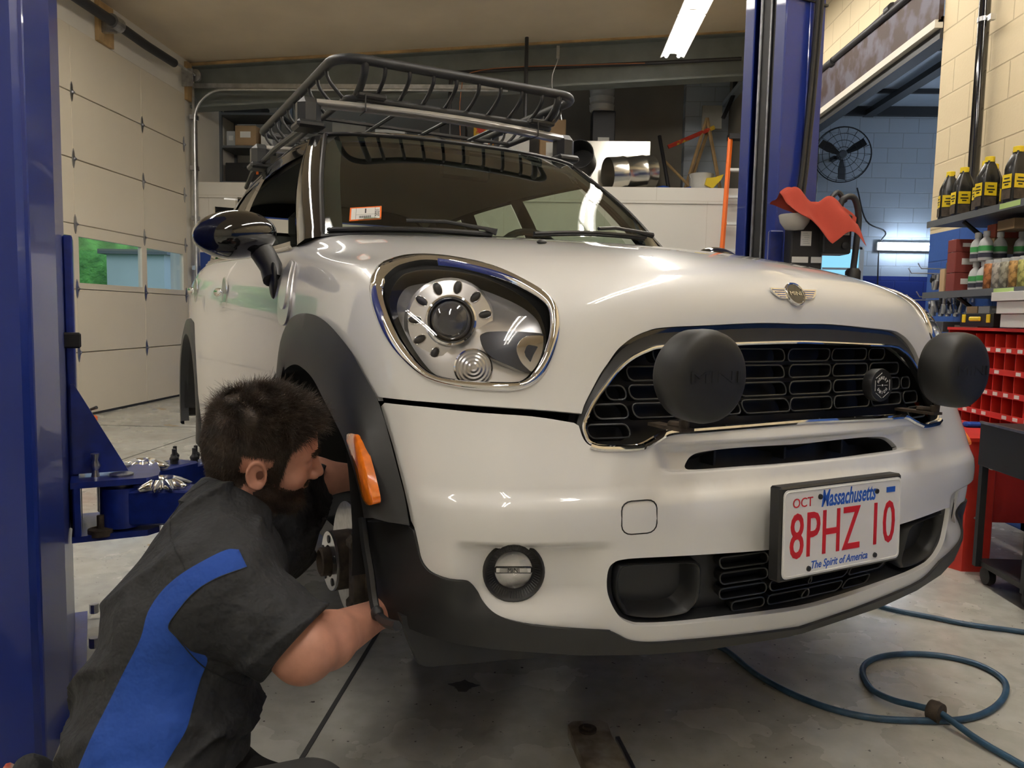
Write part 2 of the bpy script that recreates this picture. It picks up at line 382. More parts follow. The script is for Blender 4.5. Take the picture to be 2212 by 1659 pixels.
# steel beam across the top of the back wall
m=MB(); ang=math.atan(.062); Rb=np.array([[math.cos(ang),0,-math.sin(ang)],[0,1,0],[math.sin(ang),0,math.cos(ang)]])
cxm=(XL+XR)/2; m.box((cxm,YB-.08,zc(cxm)-.26),(6.95,.02,.50),R=Rb); m.box((cxm,YB-.10,zc(cxm)-.50),(6.95,.22,.025),R=Rb); m.box((cxm,YB-.10,zc(cxm)-.02),(6.95,.20,.03),R=Rb)
m.build('trim_2','beam',kind=S_)
m=MB(); m.box((cxm,YB-.20,zc(cxm)-.012),(6.8,.05,.03),R=Rb); m.build('trim_3','wood',kind=S_)
# rusty lintel over the opening
m=MB(); m.box((XR-.02,(5.17+YB)/2,3.10),(.03,YB-5.17,.38)); m.box((XR+.1,(5.17+YB)/2,2.93),(.24,YB-5.17,.03)); m.build('trim_4','rust_beam',kind=S_)
m=MB(); m.box((XR-.03,(5.17+YB)/2,2.90),(.05,YB-5.17,.05)); m.build('trim_5','white_side',kind=S_)
m=MB(); m.box((XR+.03,(5.17+YB)/2,2.84),(.10,YB-5.17,.06)); m.build('trim_6','dark_metal',kind=S_)
# far room
m=MB(); m.box((5.4,11.4,2.2),(7.2,.2,4.4)); m.build('wall_far_room','blue_block',kind=S_)
m=MB(); m.box((8.6,8,2.2),(.2,8,4.4)); m.box((5.6,3.9,2.2),(6.4,.2,4.4)); m.build('wall_far_side','blue_block',kind=S_)
m=MB(); m.box((5.6,7.7,4.02),(6.6,7.9,.06)); m.build('ceiling_far_room','foil',kind=S_)
m=MB()
for y in(5.6,7.2,8.8,10.4): m.box((5.6,y,3.96),(6.4,.04,.05))
m.box((4.3,8,3.90),(.14,7,.07)); m.box((5.6,11.24,3.93),(6.4,.08,.12)); m.build('trim_7','dark_metal',kind=S_)
# floor joints
m=MB()
def fl(p,q,w=.012):
    p=np.array(p,float);q=np.array(q,float); d=(q-p)/np.linalg.norm(q-p); c=(p+q)/2; m.box((c[0],c[1],.0008),(np.linalg.norm(q-p),w,.0016),R=[[d[0],-d[1],0],[d[1],d[0],0],[0,0,1]])
fl((-.68,-4),(-.40,8.5),.012); fl((-4.3,4.45),(2.3,4.7),.008); fl((-4.3,6.6),(2.3,6.75),.008); fl((-2.9,-4),(-2.9,9.5),.006); m.build('trim_8','joint',kind=S_)
# ------------------------------------------------------------------ garage doors in the left wall
def garage_door(n,y0,y1,vis):
    h=.59; ins=XL-.015; stiles=[5.60,7.03,8.25,9.19] if vis else list(np.linspace(y0+.05,y1-.05,4))
    m=MB()
    for k in range(6):
        z0,z1=k*h+.02,k*h+h+.015
        if k==3-0 and False: pass
        if k==2:
            zz0,zz1=1.255,1.68
            m.box((ins,(y0+y1)/2,(z0+zz0)/2),(.045,y1-y0,zz0-z0)); m.box((ins,(y0+y1)/2,(zz1+z1)/2),(.045,y1-y0,z1-zz1))
            for s in stiles: m.box((ins,s,(zz0+zz1)/2),(.045,.10,zz1-zz0))
        else: m.box((ins,(y0+y1)/2,(z0+z1)/2),(.045,y1-y0,z1-z0-.004),bev=.004)
        if k!=2:
            for s in stiles[1:-1]: m.box((ins+.0235,s,(z0+z1)/2),(.003,.004,z1-z0-.02))
    for k in range(1,6): m.box((ins-.030,(y0+y1)/2,k*h+.018),(.02,y1-y0,.05))
    d=m.build('door_%d'%n,'door_panel',kind=S_)
    for a,b in zip(stiles[:-1],stiles[1:]):
        m=MB(); m.box((ins,(a+b)/2,1.467),(.006,b-a-.10,.42)); m.build('window_pane','pane',d)
    for k in range(1,6):
        for s in stiles:
            z=k*h+.018
            m=MB(); P=[(a*1.35,b*1.3) for a,b in[(0,.068),(.010,.045),(.014,.018),(.030,.006),(.030,-.006),(.014,-.018),(.010,-.045),(0,-.068),(-.010,-.045),(-.014,-.01),(-.014,.01),(-.010,.045)]]
            m.prism(P,.006,frame((ins+.024,s,z),(0,1,0),(0,0,1),(1,0,0))); m.cyl((ins+.034,s+.004,z),(ins+.034,s+.030,z),.009,8); m.build('hinge','steel',d)
    m=MB(); m.box((ins,(y0+y1)/2,.014),(.04,y1-y0,.028)); m.build('bottom_seal','black_plastic',d)
    return d
garage_door(1,*D1,True); garage_door(2,*D2,False)
# track of the near door: vertical rail, bend, horizontal run into the room
t=empty('door_track',(XL+.06,D1[1]+.10,0),label='galvanised garage door track curving up beside the white sectional door',cat='door track')
m=MB(); P=[(.0,0,.0),(.0,0,1.5),(.0,0,3.15)]+[(.36-.36*math.cos(a),0,3.25+.36*math.sin(a)) for a in np.linspace(.15,math.pi/2,10)]+[(2,0,3.615),(3.7,0,3.62)]
P=np.array(P)+[.06,-.10,0]; m.tube(P,.017,8); m.build('rail','galv',t,True)
m=MB(); m.box((.01,.02,1.8),(.03,.07,3.5)); m.build('angle_iron','galv',t)
m=MB(); m.box((1.9,-.0,3.68),(3.8,.03,.05)); m.build('hanger_bar','galv',t)
for k in range(6):
    m=MB(); m.box((.03,-.04,.35+k*.59),(.07,.09,.05)); m.cyl((.05,-.02,.35+k*.59),(.05,-.10,.35+k*.59),.016,8); m.build('roller_bracket','steel',t)
# torsion spring
t=empty('torsion_spring',(XL+.16,6.9,3.735),label='long black torsion spring above the white garage door',cat='spring')
m=MB(); m.cyl((0,-.6,0),(0,2.36,.02),.014,8); m.build('shaft','galv',t)
m=MB(); m.tube([(0,-.7,0),(0,.56,0)],.048,14); m.build('spring','dark_metal',t,True)
m=MB(); m.tube([(0,.66,0),(0,1.2,-.01),(0,1.78,.0)],.046,14); m.build('spring','dark_metal',t,True)
m=MB(); m.box((-.06,.61,-.01),(.13,.05,.16)); m.cyl((0,.54,0),(0,.68,0),.07,14); m.build('centre_bracket','steel',t)
m=MB(); m.lathe([(.03,-.03),(.07,-.02),(.075,.0),(.07,.02),(.03,.03)],(0,2.30,.02),(0,1,0),20); m.box((-.05,2.20,-.03),(.13,.02,.2)); m.build('cable_drum','steel',t,True)
def simple(name,m,mt,label,cat,group=None,smooth=True,angle=40): return m.build(name,mt,None,smooth,angle,label=label,cat=cat,group=group)
for y,z0,w,l in((7.57,3.56,.26,'pine stud above the middle of the garage door'),(9.31,3.50,.12,'pine stud in the corner beside the door spring')):
    m=MB(); m.box((XL+.02,y,(z0+3.93)/2+.0),(.04,w,3.94-z0),bev=.003); simple('wall_stud',m,'wood',l,'stud',smooth=False)
# ------------------------------------------------------------------ ceiling lamps (these light the room)
def strip(x,y0,n,z=None,warm='tube_light',lab='',L=1.18,g=None,ax='y'):
    for k in range(n):
        y=y0-k*(L+.04); zz=z if z else zc(x)-.17
        t=empty('ceiling_light',(x,y,zz),0 if ax=='y' else math.pi/2,label=lab if isinstance(lab,str) else lab[k],cat='ceiling light',group=g)
        m=MB(); m.prism([(-.13,-.0),(-.10,.035),(-.04,.05),(.04,.05),(.10,.035),(.13,0),(.125,-.004),(.035,.04),(-.035,.04),(-.125,-.004)],L,frame((0,-L,0),(1,0,0),(0,0,1),(0,1,0))); m.build('housing','white_plastic',t)
        for s in(-.065,.065):
            m=MB(); m.cyl((s,-.03,.006),(s,-L+.03,.006),.019,10); m.build('tube',warm,t,True)
strip(1.225,8.73,7,3.83,lab=['far end tube light of the ceiling row, above the blue post','ceiling tube light second from the back wall, cut by the top edge']+['ceiling tube light of the row overhead towards the camera']*5,g='ceiling tube lights')
strip(-2.5,6.0,6,3.80,lab='ceiling tube light of the row left of the vehicle',g='ceiling tube lights')
strip(.2,-.4,2,3.85,lab='ceiling tube light behind the camera',g='ceiling tube lights')
for y,l in((7.0,'unseen cool tube light added to brighten the near part of the far room'),(9.2,'unseen cool tube light added to brighten the deep part of the far room')):  # added tubes, out of view, that brighten the foil ceiling of the far room
    t=empty('added_fill_light',(6.6,y,3.30),label=l,cat='added fill light'); m=MB(); m.cyl((0,-.6,0),(0,.6,0),.022,10); m.build('tube','cool_light',t,True)
    for e in(-.55,.55): m=MB(); m.cyl((0,e,.02),(0,e,.72),.004,6); m.build('suspension_wire','galv',t)
MT['cord_orange']=mat('cord_orange',(.35,.12,.04),.6)
# conduit and hook on the beam, hanging rod
m=MB(); m.tube(spl3([(-1.25,YB-.25,2.7),(-1.25,YB-.25,3.70),(-1.18,YB-.25,3.82),(-1.0,YB-.25,3.86),(2.1,YB-.25,4.02)],5),.022,8); simple('beam_pipe',m,'dark_metal','dark pipe bending along the steel beam','pipe')
m=MB(); m.tube(spl3([(-1.1,YB-.30,2.75),(-1.12,YB-.30,3.6),(-.9,YB-.30,3.86),(.4,YB-.30,3.93),(1.0,YB-.30,3.95)],6),.005,6); simple('extension_cord',m,'cord_orange','thin orange cord running along the beam pipe','cord')
m=MB(); m.cyl((-.36,YB-.4,zc(-.36)),(-.36,YB-.4,3.15),.022,8); simple('hanging_rod',m,'dark_metal','dark rod hanging from the ceiling over the roof basket','rod')
m=MB(); m.tube(spl3([(.0,YB-.32,4.12),(0,YB-.32,3.98),(-.06,YB-.32,3.8),(-.05,YB-.32,3.62),(.02,YB-.32,3.5),(.06,YB-.32,3.3)],5),.006,6); m.box((0,YB-.32,4.06),(.035,.03,.14)); simple('hanging_wire',m,'galv','pale wire hanging from the beam right of the basket','wire')
# ------------------------------------------------------------------ outdoors beyond the door windows
m=MB(); m.box((-20,10,-.12),(30.5,90,.1)); 
MT['grass']=mat('lawn',(.20,.40,.10),.9,noise=(2,.4)); m.build('ground_outside','grass',kind=S_)
MT['foliage']=mat('foliage',(.16,.48,.10),.8,noise=(2.5,.55),bump=(8,.8,.1))
for i in range(8):
    t=empty('tree',(-14.5-(i%2)*4.4,13+i*2.5,0),label='green leafy tree outdoors behind the door windows',cat='tree',group='trees outside the windows')
    m=MB(); V0=MB(); V0.ell((0,0,0),(2.1,2.15,2.6),26,18); V=np.array(V0.v); V*=1+.10*np.sin(V[:,:1]*5+i)*np.sin(V[:,1:2]*6)*np.sin(V[:,2:]*5); m.add(V+[0,0,2.5+.4*math.sin(i)],V0.f); m.build('crown','foliage',t,True,180)
    m=MB(); m.cyl((0,0,0),(0,0,1.6),.16,8); m.build('trunk','wood',t)
t=empty('shed',(-10.6,21.6,0),label='grey blue shed outdoors seen through the door windows',cat='shed')
MT['shed']=mat('shed_siding',(.42,.50,.56),.7,noise=(1,.1))
m=MB(); m.box((0,0,1.2),(1.5,4.2,2.4)); m.build('wall','shed',t); m=MB(); m.box((0,0,2.45),(1.8,4.5,.12)); m.build('roof','grey_metal',t)
m=MB(); m.box((.76,0,1.1),(.03,1.1,2.0)); m.build('door','white_plastic',t)
# ---- car body master surface : uniform cubic B-spline net, u = around the car (0 = centre), v = bottom to top
def _rows():
    # columns k=0..12 ; each a list of 13 (|x|,y,z) from the bottom lip up over the bonnet / up to the belt line
    C=[]
    zs=[.15,.24,.34,.44,.53,.62,.72,.81]
    plan={ # |x| -> y at each z row  (front columns)
     0.0 :[.045,.000,-.020,-.025,.000,.055,.070,.075],
     0.24:[.050,.005,-.012,-.014,.010,.065,.078,.086],
     0.46:[.072,.033,.018,.014,.035,.085,.102,.118],
     0.63:[.118,.090,.073,.066,.088,.130,.150,.175],
     0.755:[.205,.168,.145,.142,.160,.205,.235,.265],
     0.838:[.330,.290,.265,.255,.275,.310,.340,.380]}
    top={0.0:[(0,.092,.880),(0,.145,.930),(0,.30,.972),(0,.65,1.030),(0,1.08,1.064)],
     0.24:[(.24,.105,.872),(.24,.165,.925),(.245,.32,.970),(.25,.66,1.030),(.26,1.10,1.064)],
     0.46:[(.455,.150,.875),(.45,.225,.924),(.450,.38,.966),(.46,.73,1.022),(.48,1.165,1.064)],
     0.63:[(.620,.230,.868),(.605,.315,.913),(.60,.46,.951),(.60,.78,1.008),(.61,1.24,1.064)],
     0.755:[(.740,.325,.862),(.722,.40,.908),(.70,.54,.946),(.685,.85,.995),(.675,1.325,1.062)],
     0.838:[(.815,.455,.868),(.795,.53,.915),(.765,.66,.952),(.730,.95,.985),(.708,1.38,1.055)]}
    for x in plan:
        C.append([(x,y,z) for y,z in zip(plan[x],zs)]+top[x])
    prof=[(.850,.15),(.866,.24),(.876,.34),(.881,.44),(.882,.53),(.879,.62),(.872,.72),(.860,.80)]
    def col(y,dx,tops): C.append([(a+dx,y,z) for a,z in prof]+tops)
    col(.52,-.008,[(.838,.57,.872),(.817,.64,.920),(.785,.78,.957),(.750,1.04,.986),(.722,1.42,1.048)])
    col(.82,.0,[(.850,.84,.875),(.830,.88,.925),(.800,.98,.962),(.765,1.19,.995),(.737,1.48,1.040)])
    col(1.22,.0,[(.852,1.24,.880),(.838,1.26,.928),(.818,1.31,.968),(.790,1.43,1.002),(.760,1.58,1.035)])
    col(1.90,.0,[(.853,1.90,.885),(.840,1.90,.930),(.823,1.90,.970),(.800,1.90,1.005),(.775,1.90,1.035)])
    col(2.70,.003,[(.858,2.70,.895),(.846,2.70,.945),(.828,2.70,.990),(.805,2.70,1.025),(.778,2.70,1.055)])
    col(3.40,.008,[(.868,3.40,.900),(.855,3.40,.955),(.835,3.40,1.005),(.808,3.40,1.045),(.775,3.40,1.075)])
    col(3.95,-.050,[(.810,3.93,.900),(.795,3.92,.955),(.772,3.90,1.005),(.745,3.88,1.045),(.71,3.85,1.080)])
    return np.array(C)   # (13,13,3)
ND=_rows()
K=ND.shape[0]; R=ND.shape[1]
full=np.concatenate([ND[:0:-1]*[-1,1,1],ND])     # u index 0..2K-2 ; centre K-1
def _B(t,n):
    t=np.atleast_1d(t).astype(float); i=np.clip(np.floor(t).astype(int),0,n-2); f=t-i
    w=np.stack([(1-f)**3,3*f**3-6*f**2+4,-3*f**3+3*f**2+3*f+1,f**3],-1)/6
    d=np.stack([-3*(1-f)**2,9*f**2-12*f,-9*f**2+6*f+3,3*f**2],-1)/6
    return i,w,d
def _mat(n,t,dd=False):
    i,w,d=_B(t,n); A=np.zeros((len(i),n+2))
    for k in range(4): A[np.arange(len(i)),i+k]=(d if dd else w)[:,k]
    return A
def _fit(n,lam):
    A=_mat(n,np.arange(n)); D=np.diff(np.eye(n+2),3,axis=0)
    return np.linalg.solve(A.T@A+lam*D.T@D+1e-9*np.eye(n+2),A.T)
NU=2*K-1
NET=np.einsum('ai,bj,ijc->abc',_fit(NU,.02),_fit(R,.02),full)
def S(u,v):
    u=np.asarray(u,float)+K-1; v=np.asarray(v,float)
    Au=_mat(NU,u);Av=_mat(R,v)
    return np.einsum('na,nb,abc->nc',Au,Av,NET)
def SN(u,v):
    u=np.asarray(u,float)+K-1; v=np.asarray(v,float)
    Au=_mat(NU,u);Av=_mat(R,v);Du=_mat(NU,u,True);Dv=_mat(R,v,True)
    P=np.einsum('na,nb,abc->nc',Au,Av,NET)
    a=np.einsum('na,nb,abc->nc',Du,Av,NET);b=np.einsum('na,nb,abc->nc',Au,Dv,NET)
    n=np.cross(a,b); n/=np.linalg.norm(n,axis=1)[:,None]+1e-12
    return P,n
# ------------------------------------------------------------------ the car : pose, picture rays, panels
CYAW=math.radians(31.05); CT=np.array([.566,1.638,CAMH-.827])
CRm=np.array([[math.cos(CYAW),-math.sin(CYAW),0],[math.sin(CYAW),math.cos(CYAW),0],[0,0,1.]])
def wray(u,v): return (u-1106)/FPX*CR+(829.5-v)/FPX*CU+CF
def cray(u,v): return CRm.T@(np.array([0,0,CAMH])-CT), CRm.T@wray(u,v)
def at(u,v,ax,val):
    o,d=cray(u,v); return o+(val-o[ax])/d[ax]*d
def wat(u,v,ax,val):
    d=wray(u,v); o=np.array([0,0,CAMH]); return o+(val-o[ax])/d[ax]*d
CAR=empty('car',CT,CYAW,'white compact SUV with black roof basket raised on the blue lift, wheels removed','car')
# dents of the bumper round the fog lamps and behind the grille slit (depth in metres, measured on x,z)
def sm(t): t=np.clip(t,0,1); return t*t*(3-2*t)
def dent(P):
    x=np.abs(P[:,0]); z=P[:,2]; y=P[:,1]; front=(y<.45)
    d=np.zeros(len(P))
    # fog scoop : ledge on top, fading towards the intake
    ex=sm((x-.485)/.10)*sm((.775-x)/.05); ez=sm((.424-z)/.022)*sm((z-.265)/.06)
    d+=.030*ex*ez
    # raised rim round the lower intake
    # slit shelf
    d+=.022*sm((.40-x)/.05)*sm((z-.535)/.010)*sm((.590-z)/.012)
    # soft crease above the plate
    d-=.006*sm((z-.40)/.07)*sm((.500-z)/.012)*sm((.84-x)/.1)
    return d*front
def Sd(u,v):
    P,n=SN(u,v); k=dent(P); return P-n*k[:,None]
def SDN(u,v,off=0.):
    e=.012; u=np.asarray(u,float); v=np.asarray(v,float)
    P=Sd(u,v); a=Sd(u+e,v)-Sd(u-e,v); b=Sd(u,np.minimum(v+e,R-1))-Sd(u,np.maximum(v-e,0)); n=np.cross(a,b); n/=np.linalg.norm(n,axis=1)[:,None]+1e-12
    return P+n*np.reshape(off,(-1,1) if np.ndim(off) else ()) if np.ndim(off) else P+n*off,n
GU,GV=np.linspace(-12,12,337),np.linspace(0,12,169)
_bv={}
def _bvh(off):
    if off not in _bv:
        g=np.meshgrid(GU,GV,indexing='ij'); P,_=SDN(g[0].ravel(),g[1].ravel(),off); nv=len(GV)
        F=[(i*nv+j,(i+1)*nv+j,(i+1)*nv+j+1,i*nv+j+1) for i in range(len(GU)-1) for j in range(nv-1)]
        _bv[off]=(BVHTree.FromPolygons(P.tolist(),F),P.reshape(len(GU),nv,3))
    return _bv[off]
def hituv(o,d,off=0.):
    tree,P=_bvh(off); o=Vector(o); d=Vector(d).normalized(); best=None
    for _ in range(6):
        h=tree.ray_cast(o,d)
        if h[0] is None: break
        if h[1].dot(d)<0 : best=h; break
        o=h[0]+d*1e-4
    if best is None: return None
    nv=len(GV)-1; i,j=divmod(best[2],nv); q=np.array(best[0])
    a=P[i,j];e1=P[i+1,j]-a;e2=P[i,j+1]-a; A=np.array([e1,e2]).T; s,_,_,_=np.linalg.lstsq(A,q-a,rcond=None)
    return GU[i]+s[0]*(GU[1]-GU[0]),GV[j]+s[1]*(GV[1]-GV[0])
def uvpx(p,off=0.):
    o,d=cray(p[0],p[1]); h=hituv(o,d,off)
    if h is None:   # just outside the silhouette: nearest surface point
        best=min(((p[0]+dx,p[1]+dy) for r in range(2,60,4) for dx,dy in((r,0),(-r,0),(0,r),(0,-r),(r,r),(-r,r),(r,-r),(-r,-r)) if hituv(*cray(p[0]+dx,p[1]+dy),off) is not None),key=lambda q:abs(q[0]-p[0])+abs(q[1]-p[1]))
        h=hituv(*cray(*best),off)
    return h
def uvxz(x,z,off=0.):
    return hituv((x,-2,z),(0,1,0),off)
def U(pts,sub=4,closed=True,off=0.):
    """picture outline -> (u,v) outline on the body"""
    Q=[uvpx(p,off)+((p[2],) if len(p)>2 else ()) for p in pts]
    return spline(Q,sub,closed)
def SYM(pts,sub=4,off=0.):
    """near half from the centre line to the centre line; mirrored to a closed loop"""
    Q=[list(uvpx(p,off))+[p[2] if len(p)>2 else 0] for p in pts]
    Q[0][0]=0;Q[-1][0]=0
    M2=[[-a,b,c] for a,b,c in Q[::-1]][1:-1]
    return spline(Q+M2,sub,True)
def mir(L): return (np.array(L)*[-1,1])[::-1]
MET=np.array([.22,.095])   # rough metres per unit of u and v
def panel(name,mt,outer,holes=(),off=0.,thick=.012,du=.16,dv=.22,extra=None,parent=None,depthfn=None,smoothskirt=False,**tags):
    outer=np.array(outer); holes=[np.array(h) for h in holes]
    lo,hi=outer.min(0),outer.max(0)
    gx,gy=np.meshgrid(np.arange(lo[0]+du/2,hi[0],du),np.arange(lo[1]+dv/2,hi[1],dv),indexing='ij'); G=np.c_[gx.ravel(),gy.ravel()]
    G[:,0]+=((np.round((G[:,1]-lo[1])/dv).astype(int))%2)*du*.25
    ok=inpoly(G,outer)&(distpoly(G*MET,outer*MET)>.006)
    for h in holes: ok&=~inpoly(G,h)&(distpoly(G*MET,h*MET)>.006)
    if extra is not None: G=np.vstack([G,extra]); ok=np.r_[ok,inpoly(extra,outer)&(distpoly(extra*MET,outer*MET)>.005)&~np.any([inpoly(extra,h)|(distpoly(extra*MET,h*MET)<.005) for h in holes],axis=0)]
    loops=[outer]+holes; V=[];E=[]
    for L in loops:
        n0=len(V); V+=L.tolist(); n=len(L); E+=[(n0+i,n0+(i+1)%n) for i in range(n)]
    V+=G[ok].tolist()
    r=delaunay_2d_cdt([Vector(p*[1,.45] if 0 else (p[0],p[1]*.45)) for p in V],E,[],0,1e-7)
    vv=np.array([(p.x,p.y/.45) for p in r[0]]); F=np.array([f for f in r[2]])
    c=vv[F].mean(1); k=inpoly(c,outer)
    for h in holes: k&=~inpoly(c,h)
    F=F[k]; A=(vv[F[:,1]]-vv[F[:,0]]);B=(vv[F[:,2]]-vv[F[:,0]]); ar=A[:,0]*B[:,1]-A[:,1]*B[:,0]
    F[ar<0]=F[ar<0][:,::-1]
    o=off if depthfn is None else off+depthfn(vv)
    P,N=SDN(vv[:,0],np.clip(vv[:,1],0,R-1),o)
    verts=P.tolist(); norms=N.tolist(); faces=[tuple(int(i) for i in f) for f in F]
    if thick:
        for li,L in enumerate(loops):
            ar=sum(L[i][0]*L[(i+1)%len(L)][1]-L[(i+1)%len(L)][0]*L[i][1] for i in range(len(L)))
            if (ar<0)==(li==0): L=L[::-1]      # outer ccw, holes cw
            p,nn=SDN(L[:,0],np.clip(L[:,1],0,R-1),off if depthfn is None else off+depthfn(L)); t=np.roll(p,-1,0)-np.roll(p,1,0); t/=np.linalg.norm(t,axis=1)[:,None]+1e-12
            sd=np.cross(t,nn); m=len(L); b=.0016
            rings=[(p,nn),(p+sd*b*.35-nn*b*.35,(nn+sd)*.7),(p+sd*b*.45-nn*b,sd),(p+sd*b*.3-nn*thick,sd)]
            for (q0,n0),(q1,n1) in zip(rings[:-1],rings[1:]):
                s0=len(verts); verts+=q0.tolist()+q1.tolist(); norms+=n0.tolist()+n1.tolist()
                faces+=[(s0+i,s0+m+i,s0+m+(i+1)%m,s0+(i+1)%m) for i in range(m)]
    me=bpy.data.meshes.new(name); me.from_pydata(verts,[],faces); me.update()
    me.polygons.foreach_set('use_smooth',[True]*len(me.polygons))
    me.normals_split_custom_set_from_vertices(norms)
    me.materials.append(MT[mt] if isinstance(mt,str) else mt)
    ob=bpy.data.objects.new(name,me); COL.objects.link(ob); ob.parent=parent or CAR; tag(ob,**tags); return ob
def on(L,off=0.):
    L=np.array(L); return SDN(L[:,0],np.clip(L[:,1],0,R-1),off)[0]
# ---- outlines read from the photograph (near half or near side)
G_top=[(1722,699),(1640,697),(1527,702),(1430,707),(1397,715),(1371,726),(1349,741),(1332,757),(1315,781),(1297,807),(1278,842),(1262,874),(1256,893)]
G_bot=[(1250,920),(1260,948),(1275,963),(1301,969),(1375,968),(1398,961),(1419,950),(1440,937),(1470,932),(1505,930),(1640,919),(1722,912)]
g_top=SYM(G_top+G_bot)
nh=None
C_line=[(1722,739),(1640,741),(1549,744),(1434,748),(1397,758),(1364,775),(1336,799),(1310,832),(1288,862),(1271,895),(1263,920),(1267,939),(1276,954),(1301,962),(1367,964),(1388,959),(1410,947),(1430,935),(1452,930),(1505,926),(1640,915),(1722,908)]
c_line=SYM(C_line)
HL_o=[(800,616),(807,591),(824,570),(856,558),(897,553),(943,554),(989,560),(1035,569),(1081,584),(1126,604),(1172,629),(1195,648),(1205,667),(1210,699),(1207,731),(1195,770),(1179,802),(1159,825),(1136,838),(1104,845),(1035,843),(978,835),(939,825),(907,809),(875,781),(847,749),(824,710),(808,669),(801,639)]
HL_i=[(828,612),(838,596),(863,577),(909,566),(966,569),(1023,582),(1081,600),(1126,621),(1168,648),(1184,669),(1188,703),(1184,733),(1172,772),(1154,802),(1136,820),(1113,827),(1035,825),(978,820),(939,811),(907,790),(870,744),(847,701),(831,657),(826,630)]
HL_l=[(842,639),(852,614),(875,591),(920,582),(978,585),(1035,596),(1081,614),(1126,639),(1159,669),(1172,694),(1179,722),(1178,750),(1166,782),(1150,802),(1133,818),(1112,825),(1035,823),(978,818),(939,809),(909,789),(874,743),(853,701),(842,665)]
hl_o=U(HL_o);hl_i=U(HL_i);hl_l=U(HL_l)
FL_out=[(885,1135),(875,1078),(862,1025),(845,960),(830,905),(817,866),(802,837),(781,801),(760,762),(733,726),(706,697),(681,681),(656,677),(636,684),(624,698),(613,722),(606,750),(600,800),(596,850),(594,910),(594,970)]
fl_out=U(FL_out,4,False)
GAPT=[(1252,892),(1149,883),(989,872),(852,861),(815,857)]
LOWC=[(895,1139),(903,1175),(911,1208),(926,1230),(948,1243),(1000,1253),(1017,1260),(1029,1275),(1041,1296),(1062,1320),(1093,1336),(1156,1349),(1300,1360),(1318,1363),(1336,1371),(1356,1381),(1382,1386),(1424,1386),(1510,1379),(1700,1357),(1722,1354)]
BOT=[(1722,1375),(1700,1377),(1510,1401),(1380,1410),(1250,1411),(1133,1403),(1062,1397),(991,1387),(921,1368),(869,1347),(845,1333)]
# ---- white shell : bonnet with wings
seamF=[(645,541),(625,570),(608,605),(597,640),(590,680),(587,740),(585,819)]
sF=[list(uvpx(p)) for p in seamF]; sF=[[-7.0,12.0]]+[s for s in sF]
sFs=spline(sF,4,False); sFs=sFs[sFs[:,1]>4.2]; 
yb=float(sFs[-1][1])
gt=[uvpx(p) for p in G_top]; gt[0]=(0,gt[0][1])
gap=[uvpx(p) for p in GAPT]
flu=[uvpx(p) for p in FL_out[5:]]
flu=[f for f in flu if f[1]>yb+.1]
side=[(a,b) for a,b in sFs[::-1]]
top=[(a,12.0) for a in np.linspace(sFs[0][0],0,22)][1:]
half=np.concatenate([spline(gt,4,False),spline(gap,3,False),spline(flu,4,False),np.array(side),np.array(top[:-1])])
full_=np.concatenate([half,mir(half)])
# remove the duplicate centre points
keep=[i for i in range(len(full_)) if np.linalg.norm(full_[i]-full_[i-1])>1e-4]; shell=full_[keep]
panel('bonnet_and_wings','white_paint',shell,[hl_o,mir(hl_o)],label='white bonnet and front wings')
# ---- doors and rear quarter (one polygon each, both sides)
def vline(u,v0,v1,n=14): return [(u,v) for v in np.linspace(v0,v1,n)]
ar=3.395; 
def rear_arc(r):   # rear wheel arch in (u,v): circle in y,z
    out=[]
    for a in np.linspace(-12,192,30):
        y=ar-r*math.cos(math.radians(a)); z=.31+r*math.sin(math.radians(a))
        out.append(hituv((-2,y,z),(1,0,0)))
    return [o for o in out if o]
def sidehit(y,z): return hituv((-2,y,z),(1,0,0))
B_pil=[sidehit(y,z) for y,z in((2.33,1.03),(2.35,.9),(2.36,.7),(2.35,.5),(2.33,.36))]
sill=[sidehit(y,.30) for y in (1.30,1.6,1.9,2.2,2.33)]
fd=[(a,b) for a,b in sFs]                                # seam from the top
fd_low=[sidehit(y,z) for y,z in((1.24,.62),(1.27,.45),(1.31,.30))]
fdo=np.array(fd+fd_low+sill[1:]+B_pil[::-1]+[(B_pil[0][0],12)]+[(a,12) for a in np.linspace(B_pil[0][0],sFs[0][0],12)][1:-1])
rd=np.array([(B_pil[0][0],12)]+B_pil+[sidehit(y,.30) for y in(2.5,2.7,2.90)]+[sidehit(y,z) for y,z in((2.93,.42),(2.97,.56),(3.06,.66),(3.18,.76),(3.24,.85),(3.26,.95),(3.27,1.04))]+[(-10.95,12)]+[(a,12) for a in np.linspace(-10.95,B_pil[0][0],8)][1:-1])
rq=np.array([(-10.95,12)]+[sidehit(y,z) for y,z in((3.27,1.04),(3.26,.95),(3.24,.85),(3.18,.76))]+[p for p in rear_arc(.47) if p[0]<-10.8]+[(-12,3.0),(-12,6),(-12,9),(-12,12),(-11.5,12)])
for sgn,w in((1,'near'),(-1,'far')):
    f=(lambda L:np.array(L)) if sgn==1 else mir
    d1=panel('front_door','white_paint',f(fdo),label='white front door on the %s side'%w)
    d2=panel('rear_door','white_paint',f(rd),label='white rear door on the %s side'%w)
    panel('rear_quarter','white_paint',f(rq))
    dr=(d1,d2) if sgn==1 else dr+(d1,d2)
mb=MB()
for L in(sFs,np.array(fd_low),np.array(B_pil),rd[7:17]):
    for k in(1,-1): mb.tube(on(np.array(L)*[k,1],-.0035),.0035,6)
mb.build('shut_line','grille_dark',CAR,True)
